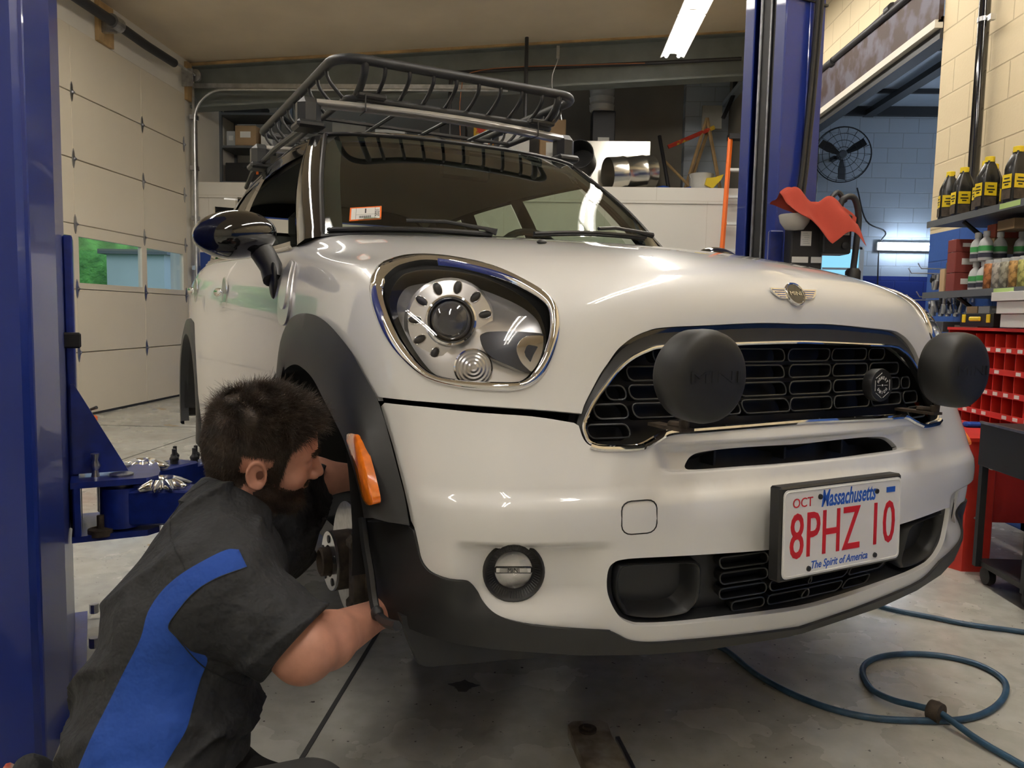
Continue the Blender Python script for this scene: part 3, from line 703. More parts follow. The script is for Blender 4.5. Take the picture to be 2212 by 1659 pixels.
# ---- bumper
lowc=[uvpx(p) for p in LOWC]; lowc[-1]=(0,lowc[-1][1])
gb=[uvpx(p) for p in G_bot[::-1]]; gb[0]=(0,gb[0][1])
gapb=[uvpx(p) for p in[(1240,914),(1149,900),(1035,892),(920,880),(830,871)]]
flb=[uvpx(p) for p in[(823,878),(834,915),(848,960),(865,1025),(878,1078),(888,1125)]]
bh=np.concatenate([spline(gb,4,False),spline(gapb,3,False),spline(flb,3,False),spline(lowc,4,False)])
bf=np.concatenate([bh,mir(bh)]); keep=[i for i in range(len(bf)) if np.linalg.norm(bf[i]-bf[i-1])>1e-4]; bf=bf[keep]
INT=[(1722,1182),(1677,1186),(1532,1197),(1402,1204),(1348,1208),(1326,1215),(1314,1230),(1310,1258),(1313,1286),(1326,1316),(1343,1338),(1365,1349),(1391,1353),(1467,1350),(1575,1338),(1700,1322),(1722,1319)]
intake=SYM(INT)
SLIT=[(1722,958),(1640,963),(1560,969),(1512,976),(1492,985),(1482,998),(1480,1010),(1500,1014),(1600,1007),(1722,998)]
slit=SYM(SLIT)
FOG=(1110,1236); fo,fd_=cray(*FOG); 
fog_uv=np.array([uvpx((FOG[0]+56*math.cos(a),FOG[1]+60*math.sin(a))) for a in np.linspace(0,2*math.pi,28,endpoint=False)])
TOW=[(1381+38*x,1117+36*y-3*x) for x,y in rrect(2,2,.55,4)]
tow=np.array([uvpx(p) for p in TOW])
ex=[]
for a in np.linspace(2.0,4.4,60):
    for b in np.r_[np.linspace(.8,2.2,14),np.linspace(2.25,3.1,30)]: ex+=[(a+.013,b),(-a-.013,b)]
for a in np.linspace(-2.3,2.3,70):
    for b in np.linspace(3.9,4.9,18): ex.append((a+.007,b+.003))
bumper=panel('front_bumper','white_paint',bf,[intake,slit,fog_uv,mir(fog_uv)],extra=np.array(ex),label='white front bumper')
mb=MB(); mb.tube(on(tow,-.0005),.0014,6,closed=True); mb.build('tow_eye_cover','grille_dark',bumper,True,label='square tow eye cover outline in the bumper')
# ---- lower black lip and corner cladding
bot=[uvpx(p) for p in BOT]; bot[0]=(0,bot[0][1])
archf=[uvpx(p) for p in[(825,1318),(812,1290),(800,1220),(790,1160),(786,1126)]]
toplow=[uvpx(p) for p in[(840,1128),(886,1136)]]
lh=np.concatenate([np.array(bot),np.array(archf),np.array(toplow),spline(lowc,4,False)[1:]])
lf=np.concatenate([lh,mir(lh)]); keep=[i for i in range(len(lf)) if np.linalg.norm(lf[i]-lf[i-1])>1e-4]
panel('lower_lip','cladding',lf[keep],off=.006,thick=.03,label='black plastic lower lip')
# ---- wheel arch flare: lofted strip with a crease and an inward lip
FL_cr=[(805,1119),(795,1060),(778,985),(757,920),(735,872),(712,832),(690,797),(668,770),(650,758),(634,757),(621,768),(612,790),(606,820),(602,860),(600,905),(600,960)]
FL_in=[(786,1119),(778,1072),(762,1010),(742,950),(722,908),(700,865),(675,817),(651,793),(636,787),(622,793),(611,806),(605,828),(603,855),(603,885),(604,925),(606,975)]
def flare(mirr):
    n=46
    def rs(L):
        L=np.array(L); d=np.r_[0,np.cumsum(np.linalg.norm(np.diff(L,axis=0),axis=1))]; t=np.linspace(0,d[-1],n); return np.c_[[np.interp(t,d,L[:,i]) for i in range(L.shape[1])]].T
    o=rs(on(U(FL_out,4,False),.004)); o2=rs(on(U(FL_out,4,False,.012),.012))
    cr=rs(spl3([at(p[0],p[1],0,-.893) if p[1]<1000 or p[0]<700 else at(p[0],p[1],0,-.885) for p in FL_cr],4)); 
    inn=rs(spl3([at(p[0],p[1],0,-.889) for p in FL_in],4))
    lip=inn+np.array([.05,0,0]); 
    rows=[o,o2,(o2*.5+cr*.5)+np.array([-.006,0,0]),cr,inn,lip]
    P=np.array(rows)
    if mirr: P=P*[-1,1,1]
    m=MB(); m.grid(P.transpose(1,0,2),flip=not mirr); return m.build('wheel_arch_flare','cladding',CAR,True,60,label='black plastic front wheel arch flare')
flare(False);flare(True)
# rear arch flares
for sx in(-1,1):
    m=MB(); rows=[]
    for a in np.linspace(-20,200,40):
        ca,sa=math.cos(math.radians(a)),math.sin(math.radians(a)); row=[]
        for r,x in((.47,.868),(.465,.884),(.42,.895),(.385,.893),(.38,.85)): row.append((sx*x,3.395-r*ca,.31+r*sa))
        rows.append(row)
    m.grid(rows,flip=sx<0); m.build('rear_arch_flare','cladding',CAR,True,60)
# sills
m=MB()
for sx in(-1,1): m.box((sx*.845,2.1,.25),(.07,1.65,.13),bev=.02)
m.build('side_sill','cladding',CAR,True,each=1)
# ---- amber side marker
AM=[(754,938),(771,937),(779,952),(796,1012),(808,1062),(811,1085),(806,1090),(794,1086),(787,1060),(772,1000),(758,955)]
amber_uv=[at(u,v,0,-.888) for u,v in AM]
m=MB(); P=np.array(amber_uv); c=P.mean(0); n_=np.array([-1,-.35,0.]);n_/=np.linalg.norm(n_)
ring=spl3(P,3,True); k=len(ring); V=[*(ring-n_*.012),*(ring+n_*.006),*(c+(ring-c)*.86+n_*.010),c+n_*.0105]
F=[(i,(i+1)%k,k+(i+1)%k,k+i) for i in range(k)]+[(k+i,k+(i+1)%k,2*k+(i+1)%k,2*k+i) for i in range(k)]+[(2*k+i,2*k+(i+1)%k,3*k) for i in range(k)]
for sx in(1,-1): 
    m=MB(); m.add(np.array(V)*[sx,1,1],F if sx>0 else [f[::-1] for f in F]); m.build('side_marker','amber',CAR,True,50,label='amber side marker lens on the wheel arch')
# ---- underside and inner structure so nothing is see-through
m=MB(); m.box((0,2.2,.20),(1.50,3.0,.06)); m.box((0,.62,.42),(1.0,.6,.40)); m.box((0,.32,.40),(1.0,.04,.35)); m.box((0,1.10,.58),(1.2,.06,.62)); 
m.box((-.54,.70,.55),(.03,.7,.40)); m.box((.54,.70,.55),(.03,.7,.40))
m.build('underbody','grille_dark',CAR)
# wheel arch liner : half barrel open towards the outside
for sx in(-1,1):
    for y0,zc in((.80,.34),(3.395,.31)):
        m=MB(); rows=[]
        for a in np.linspace(-8,188,26):
            ca,sa=math.cos(math.radians(a)),math.sin(math.radians(a)); r=.375 if y0<1 else .38
            rows.append([(sx*.87,y0-r*ca,zc+r*sa*1.08),(sx*.60,y0-r*ca,zc+r*sa*1.08),(sx*.57,y0-r*.9*ca,zc+r*.9*sa)])
        m.grid(rows,flip=sx>0); m.build('arch_liner','black_plastic',CAR,True,60)
# deflector flap under the corner
FLAP=[(866,1330),(884,1385),(905,1435),(925,1441),(1010,1434),(1100,1425),(1190,1420),(1225,1416),(1262,1404),(1262,1385),(1100,1355),(960,1335)]
P=np.array([at(u,v,1,.24) for u,v in FLAP]); 
for sx in(1,-1):
    m=MB(); Q=P*[sx,1,1]; k=len(Q); V=[*Q,*(Q+[0,.02,0])]; F=[tuple(range(k)),tuple(range(k,2*k))[::-1]]+[(i,(i+1)%k,k+(i+1)%k,k+i) for i in range(k)]
    m.add(V,F); m.build('air_deflector','cladding',CAR)
# ---- grille
def ringstrip(name,mt,A,B,offA,offB,**k):
    n=240
    def rs(L):
        L=np.vstack([L,L[:1]]); d=np.r_[0,np.cumsum(np.linalg.norm(np.diff(L*MET,axis=0),axis=1))]; t=np.linspace(0,d[-1],n,endpoint=False); return np.c_[np.interp(t,d,L[:,0]),np.interp(t,d,L[:,1])]
    A=rs(A);B=rs(B); j=int(np.argmin(np.linalg.norm((B-A[0])*MET,axis=1))); B=np.roll(B,-j,0)
    m=MB(); P=np.array([on(A,offA[0]),on(A,offA[1]),on(B,offB[0]),on(B,offB[1])]); P=np.concatenate([P,P[:,:1]],1)
    m.grid(P.transpose(1,0,2),flip=True); return m.build(name,mt,CAR,True,50,**k)
grille=panel('upper_grille','grille_dark',g_top,off=-.075,thick=0,label='black radiator grille')
ringstrip('grille_frame','black_satin',g_top,c_line,(-.03,-.012),(-.004,-.02))
m=MB(); m.tube(on(c_line,-.003),.0042,8,closed=True); m.build('chrome_strip','chrome',grille,True,label='thin chrome strip round the grille')
lowr=spline([(a,b) for a,b in [uvpx(p) for p in G_bot[::-1][:10]]],4,False); lowr[0][0]=0
m=MB(); L=np.vstack([lowr[::-1],(lowr*[-1,1])[1:]]); m.tube(on(L,.001),.0065,8); m.build('chrome_bar','chrome',grille,True,label='chrome bar along the lower grille edge')
def slots(m,pits,cols,rows,h,off,slant,inside,rim=.0019,mt='grille_rim',deep=.03,fit=True):
    for z,dx in rows:
        for (x0,x1) in cols:
            for s in(1,-1):
                w=x1-x0; cx0=(x0+x1)/2+dx; 
                pts=[]
                for px_,pz in rrect(w,h,h*.42,3): pts.append((cx0+px_+slant*pz,z+pz))
                Q=[uvxz(s*a,b,off) for a,b in pts]
                if any(q is None for q in Q): continue
                Q=np.array(Q)
                if not inpoly(Q,inside).all() and fit:
                    x1b=max([x for x in np.arange(x0,x1,.004) if all((uvxz(s*(x+dx+slant*dz),z+dz,off) is not None) and inpoly(np.array([uvxz(s*(x+dx+slant*dz),z+dz,off)]),inside)[0] for dz in(h/2,-h/2))]+[0])-.006
                    if x1b-x0<.035: continue
                    pts=[((x0+x1b)/2+dx+a+slant*b,z+b) for a,b in rrect(x1b-x0,h,h*.42,3)]; Q=[uvxz(s*a,b,off) for a,b in pts]
                    if any(q is None for q in Q): continue
                Q=np.array(Q)
                if not inpoly(Q,inside).all():
                    pass
                if inpoly(Q,inside).mean()<1.0: continue
                p=on(Q,off); m.tube(p,rim,6,closed=True)
                q=on(Q,off-deep); k=len(p); V=[*p,*q]; 
                F=[(i,(i+1)%k,k+(i+1)%k,k+i) for i in range(k)]
                pits.add(V,F if s>0 else [f[::-1] for f in F])
m=MB();pt=MB()
def shrink(L,s): c=L.mean(0); return c+(L-c)*s
gcols=[(.006,.140),(.148,.275),(.284,.408)]
slots(m,pt,gcols,[(.754,0),(.7185,.002),(.682,.0),(.6465,-.004)],.0275,-.028,.25,c_line)
slots(m,pt,[(.416,.60)],[(.750,-.01),(.7185,-.005),(.682,.0),(.6465,.0)],.0275,-.028,.2,c_line)
slots(m,pt,[(.420,.60)],[(.610,.0)],.025,-.026,.2,c_line)
m.build('slat_rim','grille_rim',grille,True,each=1); pt.build('grille_slat','grille_dark',grille,True,each=1)
m=MB()   # radiator core with fins behind
for i in range(34):
    m.box((0,.215,.58+i*.0068),(.80,.006,.0022))
m.build('radiator_fins','grey_metal',grille)
panel('bonnet_seal','black_gloss',SYM([(1722,701),(1640,699),(1527,704),(1432,709),(1399,717),(1373,728),(1351,743),(1334,760),(1317,784),(1352,771),(1378,752),(1400,741),(1432,730),(1527,724),(1640,720),(1722,719)],4),off=-.010,thick=.02)
# ---- slit and lower intake
panel('air_slit_back','grille_dark',shrink(slit,1.1),off=-.07,thick=0)
ringstrip('air_slit_frame','black_satin',slit,shrink(slit,.985),(-.002,-.01),(-.06,-.07))
m=MB()
for x in(-.22,-.02,.16): m.box((x,.105,.556),(.006,.06,.05))
m.build('air_slit_vane','black_satin',CAR,each=1)
intk=panel('lower_grille','black_satin',intake,off=-.05,thick=0,label='black lower air intake')
ringstrip('lower_intake_frame','black_satin',intake,shrink(intake,.975),(-.004,-.010),(-.018,-.05))
DUCT=[(1343,1254),(1348,1238),(1358,1230),(1402,1226),(1489,1223),(1508,1228),(1514,1241),(1513,1275),(1508,1301),(1495,1319),(1478,1330),(1424,1338),(1371,1334),(1356,1323),(1345,1297),(1342,1271)]
duct=U(DUCT,3)
for s in(1,-1):
    D=duct if s>0 else mir(duct); m=MB(); c=D.mean(0)
    seq=[(1.14,-.045),(1.12,-.016),(1.05,-.010),(1.0,-.014),(.97,-.030),(.80,-.085),(.6,-.10)]
    P=np.array([on(c+(D-c)*k,o) for k,o in seq]); P[-2:]+=np.array([s*-.02,0,.01]); P=np.concatenate([P,P[:,:1]],1); m.grid(P.transpose(1,0,2),flip=(s>0)); m.add(P[-1][:-1],[tuple(range(len(D)))])
    m.build('brake_duct','black_satin',intk,True,50,label='rectangular brake duct in the lower intake')
m=MB();pt=MB()
cl=[(.005,.125),(.135,.255)]
slots(m,pt,cl,[(.352,.004),(.318,-.002),(.284,-.008),(.250,-.014)],.024,-.020,.35,intake,rim=.0018)
m.build('slat_rim','grille_rim',intk,True,each=1); pt.build('intake_slat','grille_dark',intk,True,each=1)
panel('intake_mesh','grille_dark',SYM([(1722,1186),(1600,1196),(1525,1203),(1523,1260),(1515,1340),(1600,1331),(1722,1316)],3),off=-.040,thick=0,parent=intk)
# ---- fog lamps
def foglamp(s):
    c=np.array(on(fog_uv,0).mean(0)); nrm=np.array([-.42,-.90,0]); nrm/=np.linalg.norm(nrm); c=c+nrm*(-.010 if s>0 else -.026)
    if s<0: c=c*[-1,1,1]; nrm=nrm*[-1,1,1]
    r0=.0505 if s>0 else .044
    m=MB(); m.lathe([(r0*1.14,-.02),(r0*1.13,.010),(r0*1.05,.014),(r0*.98,.010),(r0*.74,-.002),(r0*.72,-.012)],c,nrm,40,capends=False); b=m.build('fog_lamp','black_plastic',CAR,True,50,label='round fog lamp with black bezel')
    m=MB()
    for k in range(60):
        a=2*math.pi*k/60; A,B,D=basis(nrm); e=math.cos(a)*A+math.sin(a)*B
        m.cyl(c+e*r0*.78+D*.001,c+e*r0*.97+D*.010,.0009,4)
    m.build('bezel_ribbing','grille_rim',b)
    m=MB(); m.lathe([(.0001,-.030),(.018,-.028),(.030,-.018),(.036,-.004)],c,nrm,30); A,B,D=basis(nrm,(0,0,1)); 
    m.box(c-D*.006,(.070,.010,.014),R=np.array([A,D,B]).T,bev=.003)
    m.box(c-D*.014+B*.017,(.006,.012,.03),R=np.array([A,D,B]).T,bev=.001); m.box(c-D*.014-B*.018+A*.005,(.008,.012,.03),R=np.array([A,D,B]).T,bev=.001)
    m.build('fog_reflector','chrome',b,True,40)
    m=MB()
    T=frame(c+D*.0015,A if A@np.array([1,0,0])>0 else -A,B,D); text('MINI',.011,T,m,.0003); m.build('fog_lamp_lettering','text_black',b)
    m=MB(); m.lathe([(r0*.74,-.001),(r0*.6,.004),(r0*.3,.007),(.0001,.008)],c,nrm,30); m.build('fog_glass','lens',b,True,180)
foglamp(1);foglamp(-1)
# ---- headlamps
def headlamp(s):
    f=(lambda L:L) if s>0 else mir
    sx=1 if s>0 else -1
    o=f(hl_o);i_=f(hl_i);l=f(hl_l)
    n=120
    def rs(L):
        L=np.vstack([L,L[:1]]); d=np.r_[0,np.cumsum(np.linalg.norm(np.diff(L*MET,axis=0),axis=1))]; t=np.linspace(0,d[-1],n,endpoint=False); return np.c_[np.interp(t,d,L[:,0]),np.interp(t,d,L[:,1])]
    A=rs(o);B=rs(i_);C=rs(l); 
    def al(B_): j=int(np.argmin(np.linalg.norm((B_-A[0])*MET,axis=1))); return np.roll(B_,-j,0)
    B=al(B);C=al(C)
    h=MB(); P=np.array([on(A,-.004),on(A,.004),on(A*.72+B*.28,.0095),on(A*.3+B*.7,.0095),on(B,.005),on(B,-.012)]); P=np.concatenate([P,P[:,:1]],1); h.grid(P.transpose(1,0,2),flip=True)
    hl=h.build('headlamp','chrome',CAR,True,70,label='headlamp with chrome surround')
    h=MB(); P=np.array([on(B,-.008),on(B*.4+C*.6,-.002),on(C,-.002),on(C,-.03)]); P=np.concatenate([P,P[:,:1]],1); h.grid(P.transpose(1,0,2),flip=True); h.build('headlamp_seal','seal',hl,True,60)
    # silver bowl : sinks towards its middle
    Lc=C; ctr=Lc.mean(0)
    bowl=lambda vv:-.030-.035*np.clip(distpoly(vv*MET,Lc*MET)/.05,0,1)**.7
    panel('reflector_bowl','reflector',Lc,off=0,thick=0,depthfn=bowl,parent=hl,du=.08,dv=.12)
    # lens glass
    dome=lambda vv:.000+.010*np.clip(distpoly(vv*MET,Lc*MET)/.06,0,1)
    g=panel('lamp_glass','lens',Lc,off=0,thick=0,depthfn=dome,parent=hl,du=.12,dv=.16)
    def P3(u,v,off):  # picture point at a depth under the skin
        q=uvpx((u,v),off); p=SDN([q[0]*sx],[q[1]],off)[0][0]; return p
    nr=np.array([-.36*sx,-.90,.16]); nr/=np.linalg.norm(nr)
    # projector
    c=P3(974,693,-.035); A_,B_,D=basis(nr,(0,0,1))
    m=MB(); m.lathe([(.092,-.035),(.092,-.030),(.084,-.018),(.056,-.012),(.051,-.012)],c,nr,40,capends=False)
    sp=m.build('projector_bezel','reflector',hl,True,40)
    m=MB(); m.lathe([(.047,-.02),(.050,.004),(.0495,.010),(.046,.012),(.042,.008),(.040,-.004)],c,nr,36,capends=False); m.build('projector_ring','chrome',hl,True,40)
    m=MB(); m.lathe([(.041,0),(.037,.009),(.028,.016),(.015,.020),(.0001,.021)],c,nr,30); m.build('projector_lens','projector_glass',hl,True,180)
    m=MB()
    for k in range(9):
        a=math.radians(-20+k*33); e=math.cos(a)*A_+math.sin(a)*B_; t=-math.sin(a)*A_+math.cos(a)*B_
        q=c+e*.070-D*.0155; Rm=np.array([e,t,D]).T
        m.ell(q+D*.003,(.0125,.0070,.004),14,6,R=Rm)
    m.build('vent_hole','dark_metal',hl,True,180,each=1)
    m=MB()
    for k in range(9):
        a=math.radians(-20+k*33); e=math.cos(a)*A_+math.sin(a)*B_; t=-math.sin(a)*A_+math.cos(a)*B_
        q=c+e*.070-D*.0125
        m.tube([q+e*.0135*math.cos(b)+t*.0080*math.sin(b) for b in np.linspace(0,2*math.pi,16,endpoint=False)],.0011,5,closed=True)
    m.build('vent_rim','chrome',hl,True,180,each=1)
    # turn lamp
    c2=P3(1022,795,-.030)
    m=MB(); m.lathe([(.038,-.02),(.037,.004),(.034,.007),(.032,.004)],c2,nr,32,capends=False); m.build('turn_lamp_ring','chrome',hl,True,40)
    m=MB(); pr=[]
    for k in range(9): r=.032*(1-k/9); pr+= [(r,.004+.0012*(k%2)+.0007*k)]
    pr.append((.0001,.010)); m.lathe(pr,c2,nr,32); m.build('turn_lamp_lens','dull_chrome',hl,True,10)
    # dark wing with the chrome reflector
    WG=[(1037,726),(1045,719),(1058,716),(1104,715),(1140,717),(1177,722),(1182,740),(1172,775),(1150,806),(1104,790),(1065,772),(1044,751)]
    wu=[uvpx(p,-.02) for p in WG]; wu=spline(wu,3) 
    panel('lamp_wing','wing_blue',f(wu),off=-.022,thick=.03,parent=hl,du=.1,dv=.15)
    CGc=[(1117,757),(1120,742),(1130,730),(1145,725),(1176,726),(1179,745),(1170,772),(1152,801),(1140,795),(1126,780)]
    cu=spline([uvpx(p,-.012) for p in CGc],3)
    panel('wing_reflector','chrome',f(cu),off=-.014,thick=.012,parent=hl,du=.1,dv=.15,depthfn=lambda vv:-.010*np.clip(distpoly(vv*MET,f(cu)*MET)/.02,0,1))
MT['projector_glass']=mat('projector_glass',(.03,.035,.05),.02,0,1.0,spec=.8)
MT['wing_blue']=mat('wing_blue',(.012,.018,.035),.25,0,.5)
headlamp(1);headlamp(-1)
# ---- rally lamps with black covers
def rally(s):
    c=np.array([-.372*s,-.052,.726]); m=MB(); d=np.array([-.03*s,-1,0.0])
    m.lathe([(.055,-.060),(.075,-.050),(.083,-.036),(.0845,-.012),(.0845,.004),(.081,.018),(.073,.026),(.055,.0305),(.03,.032),(.0001,.0325)],c,d,48)
    r=m.build('rally_lamp','rubber',CAR,True,70,label='rally lamp under a round black rubber cover')
    m=MB(); A,B,D=basis(d,(0,0,1)); xx=A if A[0]>0 else -A
    T=frame(c+D*.0322,xx,B,D); text('MINI',.030,T,m,.0007,sx=1.9); m.build('cover_lettering','rubber',r)
    m=MB(); m.tube([c-D*.045-B*.07,c-D*.045-B*.095,c-D*-.0-B*.098+D*-.09],.008,8); m.cyl(c-B*.10+D*-.05,c-B*.085+D*-.05,.010,10); m.box(c-B*.103+D*-.09,(.03,.10,.006)); m.build('lamp_bracket','rust_metal',r)
rally(1);rally(-1)
# ---- bonnet badge
m=MB(); c=uvxz(0.0,.884); P0,N0=SDN([0.],[c[1]],0.); c=P0[0]; nn=N0[0]; X=np.array([1,0,0.]); Y=np.cross(nn,X)
T=frame(c+nn*.001,X,Y,nn)
m.lathe([(.0275,0),(.0275,.004),(.0255,.0065),(.0235,.0055),(.0225,.003)],(0,0,0),(0,0,1),36,T=T,capends=False)
for s in(1,-1):
    w=[(s*.026,.012),(s*.070,.0125),(s*.066,.006),(s*.063,.000),(s*.056,-.006),(s*.046,-.011),(s*.026,-.012)]
    m.prism(w,.0035,T); 
    for k in range(4): m.box((s*(.046+.0-.002*k),.0085-.0055*k,.0042),(.036-.006*k,.0016,.002),T=T)
bd=m.build('bonnet_badge','chrome',CAR,True,40,label='winged chrome badge on the bonnet nose')
m=MB(); m.lathe([(.0235,.0),(.0235,.004),(.0001,.0045)],(0,0,0),(0,0,1),32,T=T); m.build('badge_disc','black_gloss',bd)
m=MB(); text('MINI',.0135,T@frame((0,0,.0047)),m,.0006,sx=1.3); m.build('badge_lettering','chrome',bd)
# ---- grille badge
P0=at(1902,832,1,.035); nn=np.array([-.0,-1,0.02]); nn/=np.linalg.norm(nn); T=frame(P0,(1,0,0),(0,.02,1),nn)
m=MB(); m.lathe([(.036,-.02),(.0375,.0),(.036,.004),(.0001,.0045)],(0,0,0),(0,0,1),40,T=T); gb_=m.build('grille_badge','black_plastic',CAR,True,50,label='round black badge with white circular lettering on the grille')
m=MB()
for word,a0,a1,up in(('HONEST',150,30,1),('UNION',215,325,-1)):
    n=len(word)
    for i,ch in enumerate(word):
        a=math.radians(a0+(a1-a0)*i/(n-1)); r=.0165
        ct=T@frame((r*math.cos(a),r*math.sin(a),.005))@rotz((a-math.pi/2) if up>0 else (a+math.pi/2)); text(ch,.0095,ct,m,.0003,sx=.75,bold=.0002)
m.ell((0,0,.005),(.0022,.0022,.001),12,6,T=T); m.box((-.0115,0,.005),(.012,.0009,.0006),T=T); m.box((.0115,0,.005),(.012,.0009,.0006),T=T)
hexp=[(.028*math.cos(math.radians(60*k+90)),.0295*math.sin(math.radians(60*k+90)),.005) for k in range(7)]
for k in(0,1,2,3,4): 
    a,b=np.array(hexp[k]),np.array(hexp[k+1]); m.tube([a+(b-a)*.12,a+(b-a)*.92],.0006,4,T=T)
m.build('badge_lettering','text_white',gb_)
# ---- number plate
pc_=[(1697,1064),(1694,1241),(1932,1200),(1945,1041)]
PLc=np.array([at(*p,1,-.085) for p in pc_]); ctr=PLc.mean(0); wv=((PLc[3]-PLc[0])+(PLc[2]-PLc[1]))/2; hv=((PLc[0]-PLc[1])+(PLc[3]-PLc[2]))/2
pw_,ph_=np.linalg.norm(wv),np.linalg.norm(hv)
T=frame(ctr,(1,0,0),(0,0.03,1),(0,-1,.03)); pw_=.342;ph_=.171
m=MB(); m.prism(rrect(pw_,ph_,.012),.0015,T); pl=m.build('licence_plate','plate_white',CAR,False,label='white licence plate lettered 8PHZ 10')
m=MB(); rl=[(x,y,.0015) for x,y in rrect(pw_-.008,ph_-.008,.010)]; m.tube(rl,.0016,6,closed=True,T=T); m.build('plate_rim','plate_white',pl,True)
m=MB(); m.mi=0
text('8PHZ 10',.125,T@frame((.0,-.010,.0016)),m,.0012,sx=.66,space=1.03,bold=.0004); text('OCT',.026,T@frame((-.120,.058,.0016)),m,.0006,sx=1.0); m.build('plate_lettering','text_red',pl)
m=MB(); text('Massachusetts',.046,T@frame((.010,.060,.0016)),m,.0004,shear=.25,sx=.60,bold=.0009); m.build('state_lettering','text_blue',pl)
m=MB(); text('The Spirit of America',.0215,T@frame((-.012,-.067,.0016)),m,.0004,shear=.25,sx=.88,bold=.0003); m.build('motto_lettering','text_blue',pl)
m=MB(); m.box((.137,.062,.002),(.026,.011,.0015),T=T); m.build('registration_sticker','text_blue',pl)
m=MB(); 
for x,y in((-.073,.066),(.093,.062),(.093,-.070),(-.100,-.072)): m.lathe([(.0055,0),(.005,.003),(.0001,.004)],(x,y,.0015),(0,0,1),12,T=T)
m.build('plate_screw','dark_metal',pl,True,each=1)
m=MB(); m.box((0,0,-.016),(pw_+.010,ph_+.012,.030),T=T,bev=.004); m.box((0,.0,-.045),(.20,.12,.05),T=T); m.build('plate_holder','black_plastic',CAR,False,label='black plate holder')
# ---- front suspension seen in the open wheel arches
def hub(sx):
    y0=.80; z0=.20; x=sx*.80
    h=empty('brake_assembly',(0,0,0),parent=CAR)
    m=MB(); m.lathe([(.045,.0),(.146,.0),(.146,.024),(.045,.024)],(x-sx*.055,y0,z0),(sx,0,0),48); m.build('brake_disc','disc_metal',h,True,30)
    m=MB(); m.lathe([(.075,.0),(.075,.045),(.068,.05),(.036,.05),(.036,.075),(.030,.078),(.028,.058),(.0001,.056)],(x-sx*.035,y0,z0),(sx,0,0),36)
    m.build('hub','rust_metal',h,True,30)
    m=MB(); m.lathe([(.074,.0),(.074,.006),(.040,.007)],(x+sx*.012,y0,z0),(sx,0,0),36,capends=False)
    m.build('hub_face','dull_chrome',h,True,30)
    m=MB()
    for k in range(5):
        a=2*math.pi*k/5+.3; m.cyl((x+sx*.012,y0+.056*math.cos(a),z0+.056*math.sin(a)),(x+sx*.021,y0+.056*math.cos(a),z0+.056*math.sin(a)),.010,10)
    m.build('bolt_hole','dark_metal',h,True,each=1)
    m=MB(); m.box((x-sx*.055,y0-.135,z0+.0),(.11,.085,.20),bev=.02); m.box((x-sx*.035,y0-.125,z0+.075),(.08,.06,.035),bev=.01); m.box((x-sx*.035,y0-.125,z0-.075),(.08,.06,.035),bev=.01)
    m.build('brake_caliper','rust_metal',h,True,40)
    m=MB(); m.cyl((x-sx*.16,y0+.02,z0+.05),(x-sx*.22,y0+.04,z0+.50),.028,12); m.tube([(x-sx*.10,y0,z0-.06),(sx*.35,y0+.05,z0-.02)],.022,8); m.tube([(x-sx*.05,y0,z0),(sx*.2,y0,z0+.08)],.020,10); 
    m.build('strut','rust_metal',h,True)
hub(-1);hub(1)
m=MB()
for sx in(-1,1):
    m.lathe([(.04,.0),(.135,.0),(.135,.02),(.075,.02),(.075,.05),(.0001,.05)],(sx*.77,3.395,.22),(sx,0,0),32)
m.build('rear_brake','rust_metal',CAR,True,40,each=1)
m=MB(); m.box((-.80,3.02,.42),(.16,.012,.42),bev=.005); m.box((.80,3.02,.42),(.16,.012,.42),bev=.005); 
for sx in(-1,1): m.box((sx*.80,3.82,.40),(.17,.02,.40),bev=.008)
m.build('mud_flap','black_plastic',CAR,each=1)
# fender liner edge and clip hanging at the near corner
m=MB(); L=[at(u,v,0,-.875) for u,v in((783,1118),(790,1180),(800,1240),(806,1290),(815,1325),(835,1345),(858,1352))]; m.tube(spl3(L,4),.009,6); m.ell(L[4],(.012,.016,.014),12,8); m.build('liner_edge','black_satin',CAR,True)
# ------------------------------------------------------------------ greenhouse
def patch(rows,nu=24,nv=24,symx=True):
    """rows: list (v) of lists (u) of points; cubic interpolation both ways"""
    P=np.array(rows,float)
    if symx: P=np.concatenate([P[:,:0:-1]*[-1,1,1],P],1)
    A=np.array([spl3(r,nu//max(1,(P.shape[1]-1)) or 1) for r in P]); B=np.array([spl3(A[:,i],max(1,nv//(P.shape[0]-1))) for i in range(A.shape[1])])
    return B.transpose(1,0,2)   # [v][u]
base=[(0,1.085,1.062),(.25,1.105,1.062),(.46,1.17,1.064),(.61,1.25,1.064),(.692,1.34,1.062)]
topw=[(0,1.755,1.497),(.22,1.765,1.497),(.40,1.80,1.495),(.50,1.835,1.492),(.548,1.86,1.488)]
mid=[((a[0]+b[0])/2+.012,(a[1]+b[1])/2-.012,(a[2]+b[2])/2+.012) for a,b in zip(base,topw)]; mid[0]=(0,mid[0][1],mid[0][2])
WS=patch([base,mid,topw],32,16)
m=MB(); m.grid(WS.tolist(),flip=True)
ws=m.build('windshield','windshield',CAR,True,180,label='windshield with an inspection sticker')
edge=np.concatenate([WS[0],WS[1:-1,-1],WS[-1][::-1],WS[1:-1,0][::-1]])
m=MB(); m.tube(edge,.008,6,closed=True); m.build('windshield_seal','black_plastic',CAR,True)
# black frit band along the glass border, inside
m=MB()
nvv,nuu=WS.shape[:2]
q=WS.copy(); c=q.mean((0,1)); q2=c+(q-c)*.90
for A,B in((q[0],q2[0]),(q[-1][::-1],q2[-1][::-1]),(q[:,0][::-1],q2[:,0][::-1]),(q[:,-1],q2[:,-1])):
    m.grid(np.array([A,B])+[0,.008,-.004])
m.build('glass_border','interior',ws)
